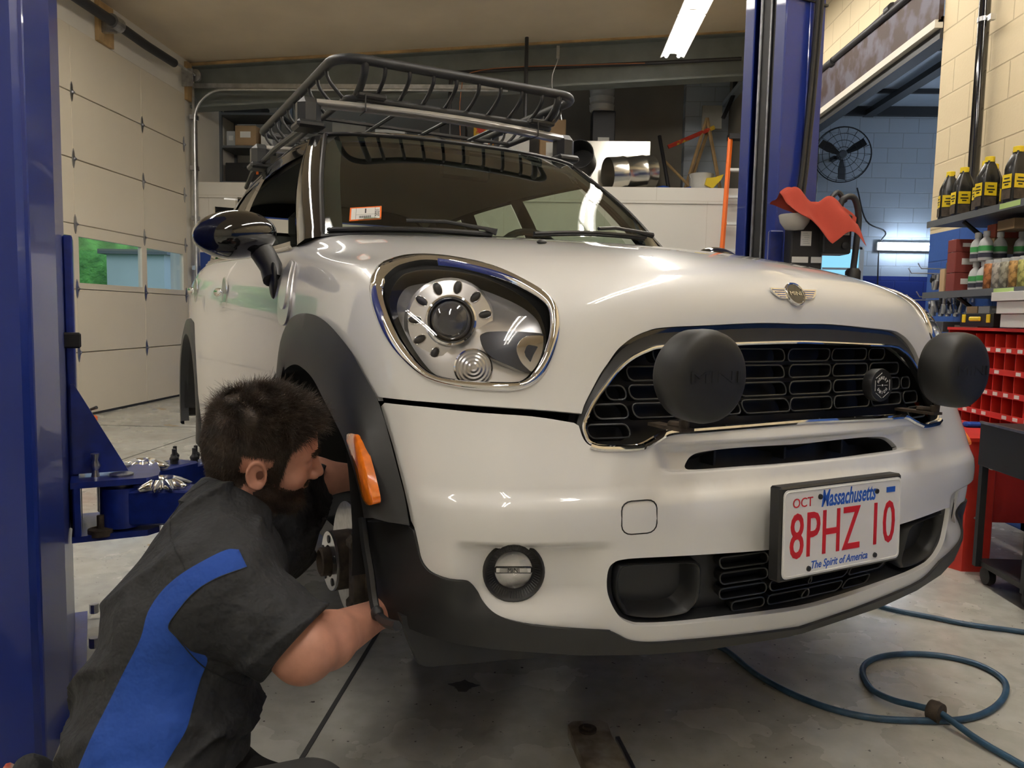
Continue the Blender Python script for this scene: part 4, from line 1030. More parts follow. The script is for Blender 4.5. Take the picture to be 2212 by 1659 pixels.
# A pillars, roof
roofrows=[[(0,1.755,1.499),(.25,1.77,1.498),(.42,1.805,1.496),(.52,1.845,1.491),(.572,1.875,1.470),(.592,1.88,1.450)],
 [(0,1.92,1.550),(.25,1.93,1.545),(.42,1.95,1.532),(.53,1.96,1.510),(.588,1.97,1.478),(.606,1.98,1.455)],
 [(0,2.2,1.588),(.25,2.2,1.583),(.43,2.2,1.565),(.54,2.2,1.533),(.594,2.2,1.492),(.612,2.2,1.463)],
 [(0,2.65,1.598),(.25,2.65,1.592),(.43,2.65,1.573),(.54,2.65,1.538),(.594,2.65,1.495),(.613,2.65,1.464)],
 [(0,3.15,1.580),(.25,3.15,1.575),(.43,3.15,1.557),(.54,3.15,1.522),(.592,3.15,1.480),(.610,3.15,1.449)],
 [(0,3.70,1.520),(.25,3.70,1.515),(.42,3.69,1.50),(.53,3.68,1.468),(.58,3.67,1.432),(.597,3.66,1.405)]]
RF=patch(roofrows,30,30)
m=MB(); m.grid(RF.tolist(),flip=True); m.grid((RF-[0,0,.03]).tolist()); m.build('roof','black_gloss',CAR,True,180,label='glossy black roof')
m=MB(); m.grid((RF*[.97,1,1]-[0,0,.045]).tolist()); m.build('headliner','headliner',CAR,True,180)
m=MB(); 
e=RF[0]; m.tube(e+[0,-.002,.001],.004,6); m.build('roof_trim','dull_chrome',CAR,True)
for s in(-1,1):
    m=MB(); rows=[]
    for t in np.linspace(0,1,14):
        a=np.array([.692,1.34,1.062])*(1-t)+np.array([.548,1.86,1.488])*t+np.array([.012,-.012,.012])*math.sin(math.pi*t)
        b=np.array([.748,1.455,1.035])*(1-t)+np.array([.606,1.905,1.452])*t+np.array([.020,0,.012])*math.sin(math.pi*t)
        mm=(a+b)/2+np.array([.018,-.020,.006]); c_=b+[-.03,.03,0]
        rows.append([(s*p[0],p[1],p[2]) for p in(a+[-.02,.02,-.01],a,a*.7+mm*.3+[.004,-.004,0],mm,b*.7+mm*.3+[.004,-.003,0],b,c_)])
    m.grid(rows,flip=s<0); m.build('front_pillar','black_gloss',CAR,True,80)
    # side glass band : belt to cant rail
    belt=spl3([(.762,1.46,1.036),(.775,1.9,1.036),(.778,2.35,1.046),(.779,2.7,1.056),(.776,3.1,1.066),(.765,3.5,1.076),(.72,3.82,1.082)],6)
    cant=spl3([(.606,1.90,1.452),(.612,2.15,1.463),(.613,2.45,1.466),(.613,2.7,1.464),(.611,3.0,1.455),(.605,3.35,1.432),(.56,3.68,1.40)],6)
    def band(y0,y1,t0,t1,o=0.):
        rows=[]
        for k in range(len(belt)):
            tt=k/(len(belt)-1)
            if tt<y0-1e-6 or tt>y1+1e-6: continue
            r=[]
            for q_ in np.linspace(t0,t1,6):
                p=belt[k]*(1-q_)+cant[k]*q_; p=p+[.025*math.sin(math.pi*q_)+o,0,0]; r.append((s*p[0],p[1],p[2]))
            rows.append(r)
        return rows
    N_=len(belt)-1
    m=MB(); m.grid(band(0,1,.88,1.0),flip=s>0); m.grid(band(0,1,-.03,.04,.004),flip=s>0)
    for a,b in((13/36,16/36),(25/36,28/36),(33/36,1)): m.grid(band(a,b,0,1,.002),flip=s>0)
    m.build('window_frame','black_gloss',CAR,True,180)
    m=MB(); m.grid(band(16/36,25/36,.02,.9,-.004),flip=s>0); m.grid(band(28/36,33/36,.02,.9,-.004),flip=s>0)
    if s>0: m.grid(band(2/36,13/36,.02,.9,-.004),flip=s>0)
    m.build('side_window','sideglass',CAR,True,180,each=1)
    m=MB(); m.tube([(s*p[0]+s*.006,p[1],p[2]-.004) for p in belt],.006,6); m.build('waistline_trim','dull_chrome',CAR,True)
# chrome quarter strip on the near side
# tailgate
m=MB(); m.grid([[(x,3.72+.18*(1-t)*1+.02-.0,1.50-.5*t) for x in np.linspace(-.62,.62,8)] for t in np.linspace(0,.02,2)]); 
m.box((0,3.95,.65),(1.5,.06,.80),bev=.02); m.build('tailgate','white_paint',CAR)
m=MB(); m.box((0,3.86,1.10),(1.36,.05,.10)); m.box((0,3.74,1.43),(1.15,.08,.10)); m.box((-.62,3.80,1.25),(.14,.06,.35)); m.box((.62,3.80,1.25),(.14,.06,.35)); m.build('rear_window_frame','black_gloss',CAR)
# interior
m=MB(); m.box((0,1.62,.95),(1.22,.42,.12),bev=.04); m.box((0,1.70,.75),(1.2,.1,.4)); m.box((0,2.6,.35),(1.5,2.2,.05)); m.build('dashboard','interior',CAR,True)
for x in(-.36,.36):
    m=MB(); m.box((x,2.45,.62),(.50,.50,.14),bev=.04); m.box((x,2.72,.90),(.48,.12,.58),bev=.05,R=[[1,0,0],[0,.98,.17],[0,-.17,.98]]); m.box((x,2.80,1.24),(.24,.10,.16),bev=.04); m.build('front_seat','interior',CAR,True)
m=MB(); m.box((0,3.35,.90),(1.25,.12,.5),bev=.04); 
for x in(-.38,.38): m.box((x,3.38,1.20),(.22,.08,.12),bev=.03)
m.build('rear_seat','interior',CAR,True)
m=MB(); m.tube([(.36+.185*math.cos(a),1.86+.05*math.sin(a),1.02+.175*math.sin(a)) for a in np.linspace(0,2*math.pi,30,endpoint=False)],.016,8,closed=True); m.box((.36,1.84,1.02),(.16,.06,.12),bev=.02); m.tube([(.36,1.84,1.0),(.36,1.6,.93)],.03,8); m.build('steering_wheel','interior',CAR,True)
m=MB(); m.box((0,1.80,1.40),(.22,.03,.065),bev=.012); m.tube([(0,1.79,1.43),(0,1.78,1.49)],.012,8); m.build('rear_view_mirror','interior',CAR,True)
# sticker
def on_ws(u,v):
    o,d=cray(u,v); best=None
    tr=BVHTree.FromPolygons(WS.reshape(-1,3).tolist(),[(i*nuu+j,(i+1)*nuu+j,(i+1)*nuu+j+1,i*nuu+j+1) for i in range(nvv-1) for j in range(nuu-1)])
    h=tr.ray_cast(Vector(o),Vector(d).normalized()); return np.array(h[0])
a,b,c_,d_=[on_ws(*p) for p in((757,450),(825,446),(822,474),(755,479))]
X=(b-a)/np.linalg.norm(b-a); n3=np.cross(X,(a-d_)); n3/=np.linalg.norm(n3); Y=np.cross(n3,X); sw,sh=np.linalg.norm(b-a),np.linalg.norm(a-d_)
if n3[1]>0: n3=-n3
T=frame((a+b+c_+d_)/4-n3*.000+n3*.0015,X,Y,n3)
m=MB(); m.box((0,0,0),(sw,sh,.0006),T=T); st=m.build('inspection_sticker','orange_plastic',ws,label='inspection sticker numbered 1 with orange border')
m=MB(); m.box((0,.0,.0007),(sw*.90,sh*.82,.0004),T=T); m.build('sticker_paper','paper',st)
m=MB(); text('1',sh*.45,T@frame((0,sh*.16,.0012)),m,.0002,bold=.0004); 
for k in range(18): m.box((-sw*.19+k*sw*.021,-sh*.25,.0011),(sw*.008*(1+(k*7)%3*.4),sh*.16,.0003),T=T)
for x in(-.30,.30): m.box((sw*x,0,.001),(.0008,sh*.8,.0003),T=T)
m.box((0,-sh*.08,.001),(sw*.6,.0006,.0003),T=T); text('2021',sh*.26,T@frame((sw*.375,0,.0012))@rotz(math.pi/2),m,.0002)
m.build('sticker_print','text_black',st)
# wipers
def wiper(name,p,q,arm):
    m=MB(); P=np.array([on_ws(*(np.array(p)+(np.array(q)-np.array(p))*t+[0,-6*math.sin(math.pi*t)])) for t in np.linspace(0,1,10)])+[0,-.012,.010]
    m.tube(P,.0065,6); m.tube(P+[0,.006,-.008],.0035,4)
    A=[on_ws(*a) for a in arm]; A=[np.array(x)+[0,-.022,.020] for x in A]; m.tube(A,[.006]*(len(A)-1)+[.011],8); m.build(name,'black_plastic',CAR,True)
wiper('wiper',(706,503),(1060,513),[(872,492),(955,494),(1040,509),(1066,517)])
wiper('wiper',(1150,512),(1390,519),[(1285,508),(1320,506),(1365,513),(1400,521)])
m=MB()
for q in((1170,526),):
    o=uvpx(q); p=on([o],.004)[0]; m.ell(p,(.014,.01,.006),12,6)
m.build('washer_jet','black_plastic',CAR,True)
# scuttle trim with side repeater
for s in(1,-1):
    sc=spline([uvpx(p) for p in((636,566),(628,572),(616,590),(609,620),(605,660),(606,690),(613,703),(622,697),(628,672),(632,640),(637,600),(642,572))],3)
    if s<0: sc=mir(sc)
    b=panel('side_scuttle','dull_chrome',sc,off=.008,thick=.010,du=.1,dv=.2)
    c=sc.mean(0); L=c+(sc-c)*np.array([.55,.80])+[.0,.25]
    panel('side_repeater','reflector',L,off=.013,thick=.006,parent=b,du=.1,dv=.2)
# mirrors
def side_mirror(s):
    k=lambda p:np.array([p[0]*s,p[1],p[2]])
    c=k(at(508,507,1,1.36)) ; 
    m=MB(); V0=MB(); V0.ell((0,0,0),(.122,.075,.072),28,18); V=np.array(V0.v); V[:,1]=np.where(V[:,1]>0.02,.02+(V[:,1]-.02)*.25,V[:,1])
    ang=-.12*s; ca,sa=math.cos(ang),math.sin(ang); Rm=np.array([[ca,0,sa],[0,1,0],[-sa,0,ca]])
    m.add(V@Rm.T+c,V0.f); b=m.build('door_mirror','black_gloss',CAR,True,180,label='glossy black oval door mirror')
    m=MB(); m.ell(c+[0,.028,0],(.108,.010,.060),24,10,R=Rm); m.build('mirror_glass','chrome',b,True,180)
    m=MB(); e=[k(at(548,520,1,1.36)),k(at(570,550,1,1.34)),k(at(586,578,1,1.33))]; base_=k(at(590,606,0,-.853))
    m.tube([e[0],e[1],e[2],base_],[.036,.036,.034,.030],14); m.ell(base_,(.012,.030,.055),14,8); m.build('mirror_arm','black_plastic',b,True,50)
side_mirror(1);side_mirror(-1)
# door handles
for (u,v),w in(((487,632),.0),((425,628),.0)):
    p=on([uvpx((u,v))],.0)[0]
    for s in(1,-1):
        m=MB(); q=p*[s,1,1]; m.lathe([(.066,0),(.060,.005),(.036,-.001)],q+[-.001*s,0,0],(-s,0,0),28,capends=True); cup=m.build('door_handle','dull_chrome',CAR,True,60)
        m=MB(); m.ell(q+[-.028*s,0,0],(.014,.095,.018),20,10); m.build('handle_bar','chrome',cup,True,180)
# ---- crossbars and roof basket
MT['bar_silver']=mat('bar_silver',(.62,.60,.56),.30,.6)
RK=empty('roof_rack',(0,0,0),parent=CAR)
for y,z in((1.97,1.640),(2.95,1.640)):
    m=MB(); pts=[(x,y,z-.020*(abs(x)/.6)**2) for x in np.linspace(-.56,.545,12)]; 
    rows=[]
    for p in pts:
        rows.append([(p[0],p[1]+a,p[2]+b) for a,b in((-.035,0),(-.028,.014),(0,.018),(.028,.014),(.035,0),(.028,-.010),(-.028,-.010),(-.035,0))])
    m.grid(rows,flip=True); m.build('crossbar','bar_silver',RK,True,60,label='silver crossbar')
    for sx,x0 in((-1,-.585),(1,.565)):
        m=MB(); m.box((x0*1.0,y,z-.055),(.09,.085,.115),bev=.025); m.box((x0-sx*.0,y,z-.105),(.11,.12,.03),bev=.01); m.build('rack_foot','black_satin',RK,True,40)
m=MB()
for s in(-1,1): m.tube([(s*.56,1.95,1.53),(s*.575,2.0,1.555),(s*.58,2.6,1.563),(s*.578,3.2,1.548),(s*.56,3.5,1.51)],.012,8)
m.build('roof_rail','black_satin',RK,True,each=1)
X0,X1,Y0,Y1,ZR,ZF=-.50,.585,1.875,3.42,1.79,1.672
def rr3(x0,x1,y0,y1,z,r,n=6): return [((x0+x1)/2+a,(y0+y1)/2+b,z) for a,b in rrect(x1-x0,y1-y0,r,n)]
BK=empty('roof_basket',(0,0,0),parent=RK)
m=MB(); m.tube(rr3(X0,X1,Y0,Y1,ZR,.11),.0195,12,closed=True); m.build('upper_rail','cladding',BK,True,180,label='thick black rim tube of the roof basket')
m=MB(); fx0,fx1,fy0,fy1=X0+.075,X1-.075,Y0+.10,Y1-.08; m.tube(rr3(fx0,fx1,fy0,fy1,ZF,.05),.013,10,closed=True); m.build('lower_rail','cladding',BK,True,180)
m=MB()
for x in(X0+.11,X1-.11):
    for y,sg in((Y0,1),(Y1,-1)): m.tube(spl3([(x,y,ZR),(x,y+sg*.01,ZR-.045),(x,y+sg*.07,ZR-.09),(x,y+sg*.15,ZF)],4),.016,8)
m.build('corner_upright','cladding',BK,True,180,each=1)
for i in range(8):
    x=X0+.19+i*(X1-X0-.38)/7; m=MB(); m.tube(spl3([(x,Y0,ZR),(x,Y0+.006,ZR-.045),(x,Y0+.07,ZR-.085),(x,Y0+.17,ZF)],4),.0085,8); m.tube(spl3([(x,Y1,ZR),(x,Y1-.03,ZR-.05),(x,Y1-.08,ZF)],3),.0085,6); m.build('side_strut','cladding',BK,True,180,each=1)
for i in range(10):
    y=Y0+.16+i*(Y1-Y0-.30)/9; m=MB()
    for x,sg in((X0,1),(X1,-1)): m.tube(spl3([(x,y,ZR),(x+sg*.012,y,ZR-.05),(x+sg*.075,y,ZF)],4),.0078,7)
    m.build('side_strut','cladding',BK,True,180,each=1)
for i in range(5):
    y=fy0+(i+.5)*(fy1-fy0)/5; m=MB(); m.tube([(fx0,y,ZF),(fx1,y,ZF)],.0085,7); m.build('floor_bar','cladding',BK,True)
for i in range(3):
    x=fx0+(i+1)*(fx1-fx0)/4; m=MB(); m.tube([(x,fy0,ZF-.012),(x,fy1,ZF-.012)],.0085,7); m.build('floor_bar','cladding',BK,True)
m=MB()
for x in(-.34,.44):
    for y in(1.97,2.95): m.box((x,y,ZF+.008),(.12,.07,.022),bev=.006); m.tube([(x-.03,y-.038,1.68),(x-.03,y-.04,1.615),(x-.03,y+.04,1.615)],.003,5)
m.build('mounting_clamp','black_plastic',BK,each=2)
# ------------------------------------------------------------------ two-post lift (built in the vehicle's own directions)
def L2(x,y,z=0): return np.array([*(CRm@np.array([x,y,0])+CT)[:2],z])
LF=empty('lift_post',L2(-1.5,1.6),CYAW,label='blue steel lift post filling the left edge, in front of the garage door',cat='vehicle lift')
def post(root,s):
    # local: x towards the outside = -s
    m=MB(); H=3.75
    m.box((s*-.0,0,H/2),(.02,.26,H)) if 0 else None
    o=-s
    if s>0:
        m.prism([(-.18,-.86),(.040,-.86),(.052,-.84),(.055,-.80),(.095,-.54),(.095,.12),(-.18,.12)],H,frame()); m.build('column','blue_paint',root,False,label='blue folded steel column')
        m=MB(); m.tube([(.052,-.83,.05),(.052,-.83,H)],.009,8); m.build('corner_fold','blue_paint',root,True)
    else:
        m.box((o*.13,0,H/2),(.02,.25,H)); m.box((o*.015,-.120,H/2),(.235,.012,H),bev=.003); m.box((o*.015,.120,H/2),(.235,.012,H),bev=.003)
        m.box((-o*.100,-.094,H/2),(.012,.060,H),bev=.003); m.box((-o*.100,.094,H/2),(.012,.060,H),bev=.003)
        m.build('column','blue_paint',root,False,label='blue folded steel column')
    m=MB(); m.box((o*.02,-.22 if s>0 else 0,.006 if s>0 else .012),(.30,.84 if s>0 else .42,.012 if s>0 else .024)); m.build('base_plate','arm_blue',root)
    for y in(-.15,.15):
        for x in(-.15,.17): m=MB(); m.cyl((o*x,y,.02),(o*x,y,.05),.014,8); m.build('anchor_bolt','steel',root)
post(LF,1)
LR=empty('lift_post',L2(1.5,1.6),CYAW,label='blue steel lift post with cables and power unit, right of the vehicle',cat='vehicle lift'); post(LR,-1)
m=MB(); m.box((-.02,0,1.9),(.12,.10,3.6)); m.build('inner_rail','dark_metal',LR)
for y in(-.022,.040): m=MB(); m.cyl((-.085,y,.2),(-.085,y,3.7),.0075,8); m.build('lift_cable','steel',LR,True)
m=MB(); m.box((-.06,.0,2.93),(.16,.235,.16),bev=.01); m.build('carriage_top','arm_blue',LR)
for z in(2.46,3.0):
    m=MB(); m.box((.02,-.130,z),(.25,.014,.008)); m.build('joint_plate','dark_metal',LR)
m=MB(); m.box((.06,-.129,1.9),(.05,.010,3.6),bev=.003); m.build('front_rib','arm_blue',LR)
m=MB(); m.tube(spl3([(.055,-.165,3.7),(.06,-.165,3.0),(.05,-.155,2.3),(.02,-.150,1.75),(-.01,-.16,1.60)],6),.011,8); m.tube(spl3([(.085,-.165,3.7),(.085,-.168,3.0),(.07,-.160,2.3),(.045,-.155,1.8),(.02,-.16,1.6)],6),.009,8); m.build('hydraulic_hose','black_plastic',LR,True,each=1)
for x,z in((.03,2.58),(.11,2.55),(.05,2.75)): m=MB(); m.lathe([(.018,0),(.018,.02),(.008,.03)],(x,-.13,z),(0,-1,0),10); m.build('hose_fitting','dull_chrome',LR,True)
# carriage, arms and pads on the near post
C_=lambda u,v,y:(CRm.T@(wat(u,v,1,y)-np.array([*L2(-1.5,1.6)[:2],0])))   # picture point at world depth y, in post coordinates
m=MB(); m.box((.108,.03,.80),(.025,.16,.88),bev=.004); m.build('carriage','arm_blue',LF)
m=MB(); g=[(.105,.53),(.255,.53),(.115,.80),(.105,.80)]; m.prism(g,.012,frame((0,-.05,0),(1,0,0),(0,0,1),(0,-1,0))); m.build('gusset','arm_blue',LF)
m=MB(); pl_=[(.10,-.16),(.30,-.16),(.335,-.13),(.345,-.06),(.345,.10),(.30,.13),(.10,.13)]; m.prism(pl_,.018,frame((0,0,.505))); m.build('top_plate','arm_blue',LF)
m=MB(); m.prism(pl_,.018,frame((0,0,.345))); m.build('bottom_plate','arm_blue',LF)
m=MB(); m.box((.115,-.10,.43),(.02,.12,.16),bev=.004); m.box((.115,.10,.43),(.02,.05,.16)); m.build('side_plate','arm_blue',LF,each=1)
for x,y in((.235,-.095),(.235,.06)):
    m=MB(); m.cyl((x,y,.345),(x,y,.523),.030,20); m.cyl((x,y,.523),(x,y,.529),.033,20); m.build('pivot_pin','steel',LF,True)
m=MB(); m.lathe([(.012,0),(.008,.02),(.014,.03),(.014,.035),(.008,.05),(.012,.065),(.012,.07)],(.165,-.085,.523),(0,0,1),12); m.build('lock_pin','dull_chrome',LF,True)
m=MB(); m.lathe([(.035,0),(.035,.02),(.010,.022),(.010,.06)],(.175,-.135,.355),(0,0,1),16); m.build('arm_restraint','rust_metal',LF,True)
def arm_(a,b,w0,w1,root,nm='lift_arm'):
    a=np.array(a);b=np.array(b); d=(b-a); L=np.linalg.norm(d[:2]); ang=math.atan2(d[1],d[0]); T=rotz(ang,(a[0],a[1],0))
    m=MB(); m.box((L*.32,0,(a[2]+.0)),(L*.64,w0,.105),T=T,bev=.006); o=m.build(nm,'arm_blue',root,label='blue swing arm')
    m=MB(); m.box((L*.74,0,a[2]-.005),(L*.52,w1,.080),T=T,bev=.005); m.build('extension','arm_blue',o)
    m=MB(); m.cyl((0,0,a[2]-.06),(0,0,a[2]+.06),w0*.62,20,T=T); m.build('arm_hub','arm_blue',o,True)
    m=MB(); m.lathe([(.055,0),(.055,.018),(.03,.02)],(L*.98,0,a[2]+.045),(0,0,1),20,T=T); m.build('pad','black_plastic',o,True)
    return T,L
T1,L1=arm_((.235,-.095,.432),(.60,-.24,.432),.10,.080,LF)
T2,L2_=arm_((.235,.060,.445),(.575,.345,.445),.11,.085,LF)
arm_((-.235,-.10,.43),(-.60,-.5,.43),.10,.08,LR); arm_((-.235,.06,.43),(-.55,.75,.43),.10,.08,LR)
m=MB(); m.box((-.13,0,.6),(.02,.1,.7)); m.box((-.22,0,.43),(.2,.24,.16)); m.build('carriage','arm_blue',LR)
m=MB(); 
P=wat(152,735,1,2.2); q=CRm.T@(P-np.array([*L2(-1.5,1.6)[:2],0])); m.box(q,(.055,.05,.045),bev=.005); m.build('bumper_block','black_plastic',LF)
# things lying on the arms
def star(name,lab,pos,rz):
    t=empty(name,pos,rz,label=lab,cat='wheel trim',group='star shaped wheel trims on the lift arms')
    m=MB(); n=10; V=[];F=[]
    K=80
    for k in range(K):
        a=2*math.pi*k/K; s=.5+.5*math.cos(a*n); R_=.052+.034*s**1.3
        V+= [(.030*math.cos(a),.030*math.sin(a),.020),(.040*math.cos(a),.040*math.sin(a),.030),(R_*.8*math.cos(a),R_*.8*math.sin(a),.026-.006*s),(R_*math.cos(a),R_*math.sin(a),.010),(R_*.9*math.cos(a),R_*.9*math.sin(a),0),(.030*math.cos(a),.030*math.sin(a),0)]
    for k in range(K):
        l=(k+1)%K
        for j in range(6): jj=(j+1)%6; F.append((k*6+j,l*6+j,l*6+jj,k*6+jj))
    m.add(V,[f[::-1] for f in F]); m.build('star_ring','silver_alloy',t,True,50)
    m=MB(); m.lathe([(.031,.004),(.031,.018),(.026,.019),(.026,.004)],(0,0,0),(0,0,1),24); m.build('inner_ring','dull_chrome',t,True,40)
def on_arm(T,L,f,y=0): 
    q=T@np.array([L*f,y,0,1]); w=np.array([*L2(-1.5,1.6)[:2],0])+CRm@q[:3]; return w
w=on_arm(T2,L2_,.20); star('star_trim','polished star-shaped wheel trim lying on the rear lift arm',(w[0],w[1],.499),.2)
w=on_arm(T1,L1,.30); star('star_trim','polished star-shaped wheel trim on the front lift arm, half behind the mechanic',(w[0],w[1],.486),.5)
for k,f in enumerate((.46,.56,.68,.78,.93)):
    w=on_arm(T2,L2_,f,(-.02,.02,-.015,.02,-.005)[k]); zt=.499 if f<.62 else .487
    t=empty('wheel_bolt',(w[0],w[1],zt),0,label=('black wheel bolt standing on the lift arm, nearest the star trim','black wheel bolt second from the star trim on the lift arm','middle one of the five black wheel bolts on the lift arm','black wheel bolt second nearest to the mechanic on the lift arm','black wheel bolt nearest to the mechanic on the lift arm')[k],cat='bolt',group='wheel bolts standing on the lift arm')
    m=MB(); m.lathe([(.0125,0),(.0125,.012),(.009,.016)],(0,0,0),(0,0,1),6); m.lathe([(.015,.014),(.0145,.020),(.008,.028)],(0,0,0),(0,0,1),14); m.build('head','dark_metal',t,True,30)
    m=MB(); pr=[]
    for j in range(10): pr+=[(.0072,.026+j*.0026),(.0064,.0273+j*.0026)]
    m.lathe(pr+[(.0001,.053)],(0,0,0),(0,0,1),10); m.build('thread','dark_metal',t,True,20)
# ---- power unit on the far post
def PW(u,v,y): return wat(u,v,1,y)
PU=empty('power_unit',(1.02,3.28,1.18),0,label='black electric power unit mounted on the blue post under the red cloth',cat='power unit')
def pu(c,d,nm,mt,bev=.006,lab=None): m=MB(); m.box(c,d,bev=bev); return m.build(nm,mt,PU,label=lab)
pu((.005,.02,.16),(.125,.10,.22),'motor_body','black_plastic'); ct=pu((.110,-.02,.20),(.11,.11,.155),'control_box','black_plastic')
pu((.0,.02,.02),(.13,.10,.08),'pump_block','black_plastic',.012); pu((-.085,.10,.13),(.06,.03,.20),'mount_bracket','arm_blue')
m=MB(); m.lathe([(.040,0),(.045,.01),(.045,.05),(.035,.06)],(-.03,-.02,.02),(1,0,0),20); m.build('end_bell','dark_metal',PU,True)
for x in(.085,.125): m=MB(); m.lathe([(.013,0),(.0145,.004),(.0145,.022),(.012,.026),(.008,.028)],(x,-.03,.277),(0,0,1),14); m.build('cable_gland','bottle_grey',PU,True)
m=MB(); m.box((.132,-.0765,.225),(.045,.002,.058)); lb=m.build('warning_label','paper',PU,label='white and orange warning label')
m=MB(); m.box((.132,-.078,.249),(.045,.001,.009)); m.box((.132,-.078,.222),(.045,.001,.007)); m.build('orange_stripe','orange_plastic',lb)
m=MB(); 
for k in range(4): m.box((.132,-.078,.214-k*.0045),(.036,.001,.0012))
m.box((.132,-.0785,.249),(.020,.001,.003)); m.box((.132,-.0785,.222),(.024,.001,.003)); m.build('print','text_black',lb)
m=MB(); m.box((.0,-.031,.185),(.042,.002,.058)); lb=m.build('data_plate','paper',PU,label='grey motor data plate')
m=MB(); 
for k in range(6): m.box((-.004+.003*(k%3),-.0325,.206-k*.008),(.020+.006*(k%2),.001,.002))
m.build('print','bottle_grey',lb)
m=MB(); m.box((-.02,-.031,.10),(.065,.002,.024)); m.box((.045,-.031,.10),(.042,.002,.024)); m.build('instruction_label','paper',PU,each=1)
m=MB(); m.lathe([(.014,0),(.014,.012),(.010,.014)],(.138,-.076,.155),(0,-1,0),16); m.build('push_button','dark_metal',PU,True)
for x,z in((-.05,.015),(.02,.0),(.055,.01)): m=MB(); m.lathe([(.016,0),(.016,.02),(.008,.03),(.008,.045)],(x,-.03,z),(0,-1,.2),12); m.build('hydraulic_fitting','dull_chrome',PU,True)
m=MB(); m.tube([(.07,-.04,.05),(.075,-.05,-.03)],.006,8); m.build('release_lever','dull_chrome',PU,True)
m=MB(); m.tube(spl3([(.125,-.03,.30),(.14,-.03,.345),(.185,-.02,.35),(.215,0,.28),(.212,0,.17),(.205,0,.06)],6),.0125,10); m.tube(spl3([(.085,-.03,.30),(.085,-.03,.335),(.12,-.02,.372),(.155,-.01,.335)],5),.010,8); m.build('power_cord','bottle_dark',PU,True,each=1)
m=MB(); m.lathe([(.022,0),(.030,-.012),(.030,-.075),(.026,-.12)],(.205,0,.07),(0,0,1),16); pg=m.build('plug','black_plastic',PU,True,40); m=MB(); m.cyl((.205,0,.0),(.205,0,-.038),.0315,16); m.build('tape_band','paper',pg,True)
pass
# the red cloth and the oil tray beneath it
def cloth():
    n=34; rows=[]
    for i in range(n):
        r=[]
        for j in range(n):
            a=i/(n-1)*2-1; b=j/(n-1)*2-1
            x=a*.135+.01*math.sin(b*4); y=b*.10
            z=.335-.10*max(0,abs(b)-.45)-.13*max(0,a-.2)**1.3+.014*math.sin(a*7+b*3)+.012*math.sin(a*3-b*8)+.05*max(0,-a-.3)-.02*math.cos(a*5)
            if b<-.3: z-=.20*(-b-.3)*(1-.8*abs(a-.15))*1.0
            r.append((x,y-.02,z))
        rows.append(r)
    P=np.array(rows); m=MB(); m.grid(P); m.grid(P-[0,0,.003],flip=True); return m
cl=cloth().build('shop_cloth','red_cloth',None,True,180,label='crumpled red shop cloth draped over the black power unit',cat='cloth'); cl.location=(1.06,3.27,1.235); cl.scale=(1.15,1,.85)
m=MB(); m.lathe([(.001,-.02),(.045,-.015),(.07,.02),(.078,.055),(.075,.058),(.066,.022),(.04,-.01)],(0,0,0),(0,0,1),24); ty=m.build('oil_tray','tray_clear',None,True,60,label='cloudy plastic tray under the red cloth on the power unit',cat='tray'); ty.location=(.965,3.23,1.41); ty.scale=(.8,.8,.8)
MT['mezz_box']=mat('grey_panel_box',(.34,.33,.29),.7,noise=(4,.2)); MT['yellow_box']=mat('yellow_red_carton',(.65,.42,.03),.6,noise=(3,.0,.49,.51),col2=(.5,.04,.02))
MT['galv_sheet']=mat('galv_sheet_metal',(.78,.76,.70),.22,.95,noise=(5,.12))
# ------------------------------------------------------------------ things along the right wall
def carton(name,loc,d,rz,mt,label,cat='box',group=None,tape=True):
    t=empty(name,loc,rz,label=label,cat=cat,group=group)
    m=MB(); m.box((0,0,d[2]/2),d,bev=min(d)*.03); m.build('body',mt,t)
    if tape:
        m=MB(); m.box((0,0,d[2]+.0006),(d[0]*.98,d[1]*.14,.0012)); m.box((0,-d[1]/2-.0006,d[2]*.55),(d[0]*.5,.0012,d[2]*.3)); m.build('label','paper',t,each=1)
    return t
def shelf(y0,y1,z,lab):
    t=empty('wall_shelf',(2.4,(y0+y1)/2,z),label=lab,cat='shelf'); L=y1-y0
    m=MB(); m.box((-.175,0,-.012),(.35,L,.024)); m.build('board','grey_metal',t)
    m=MB(); m.box((-.352,0,-.014),(.006,L,.034)); m.build('front_lip','grey_metal',t)
    for y in(L/2-.30,-L/2+.3):
        m=MB(); m.box((-.01,y,-.12),(.012,.03,.26)); m.tube([(-.31,y,-.03),(-.01,y,-.26)],.011,6); m.build('bracket','dark_metal',t)
    m=MB(); m.box((-.3555,L/2-.78,-.012),(.001,.16,.024)); m.build('price_label','label_green',t)
    return t
MT['label_green']=mat('label_green',(.45,.62,.22),.6)
shelf(2.3,4.45,1.585,'upper grey wall shelf carrying the black oil bottles'); shelf(2.3,4.45,1.200,'lower grey wall shelf carrying grey bottles and boxes')
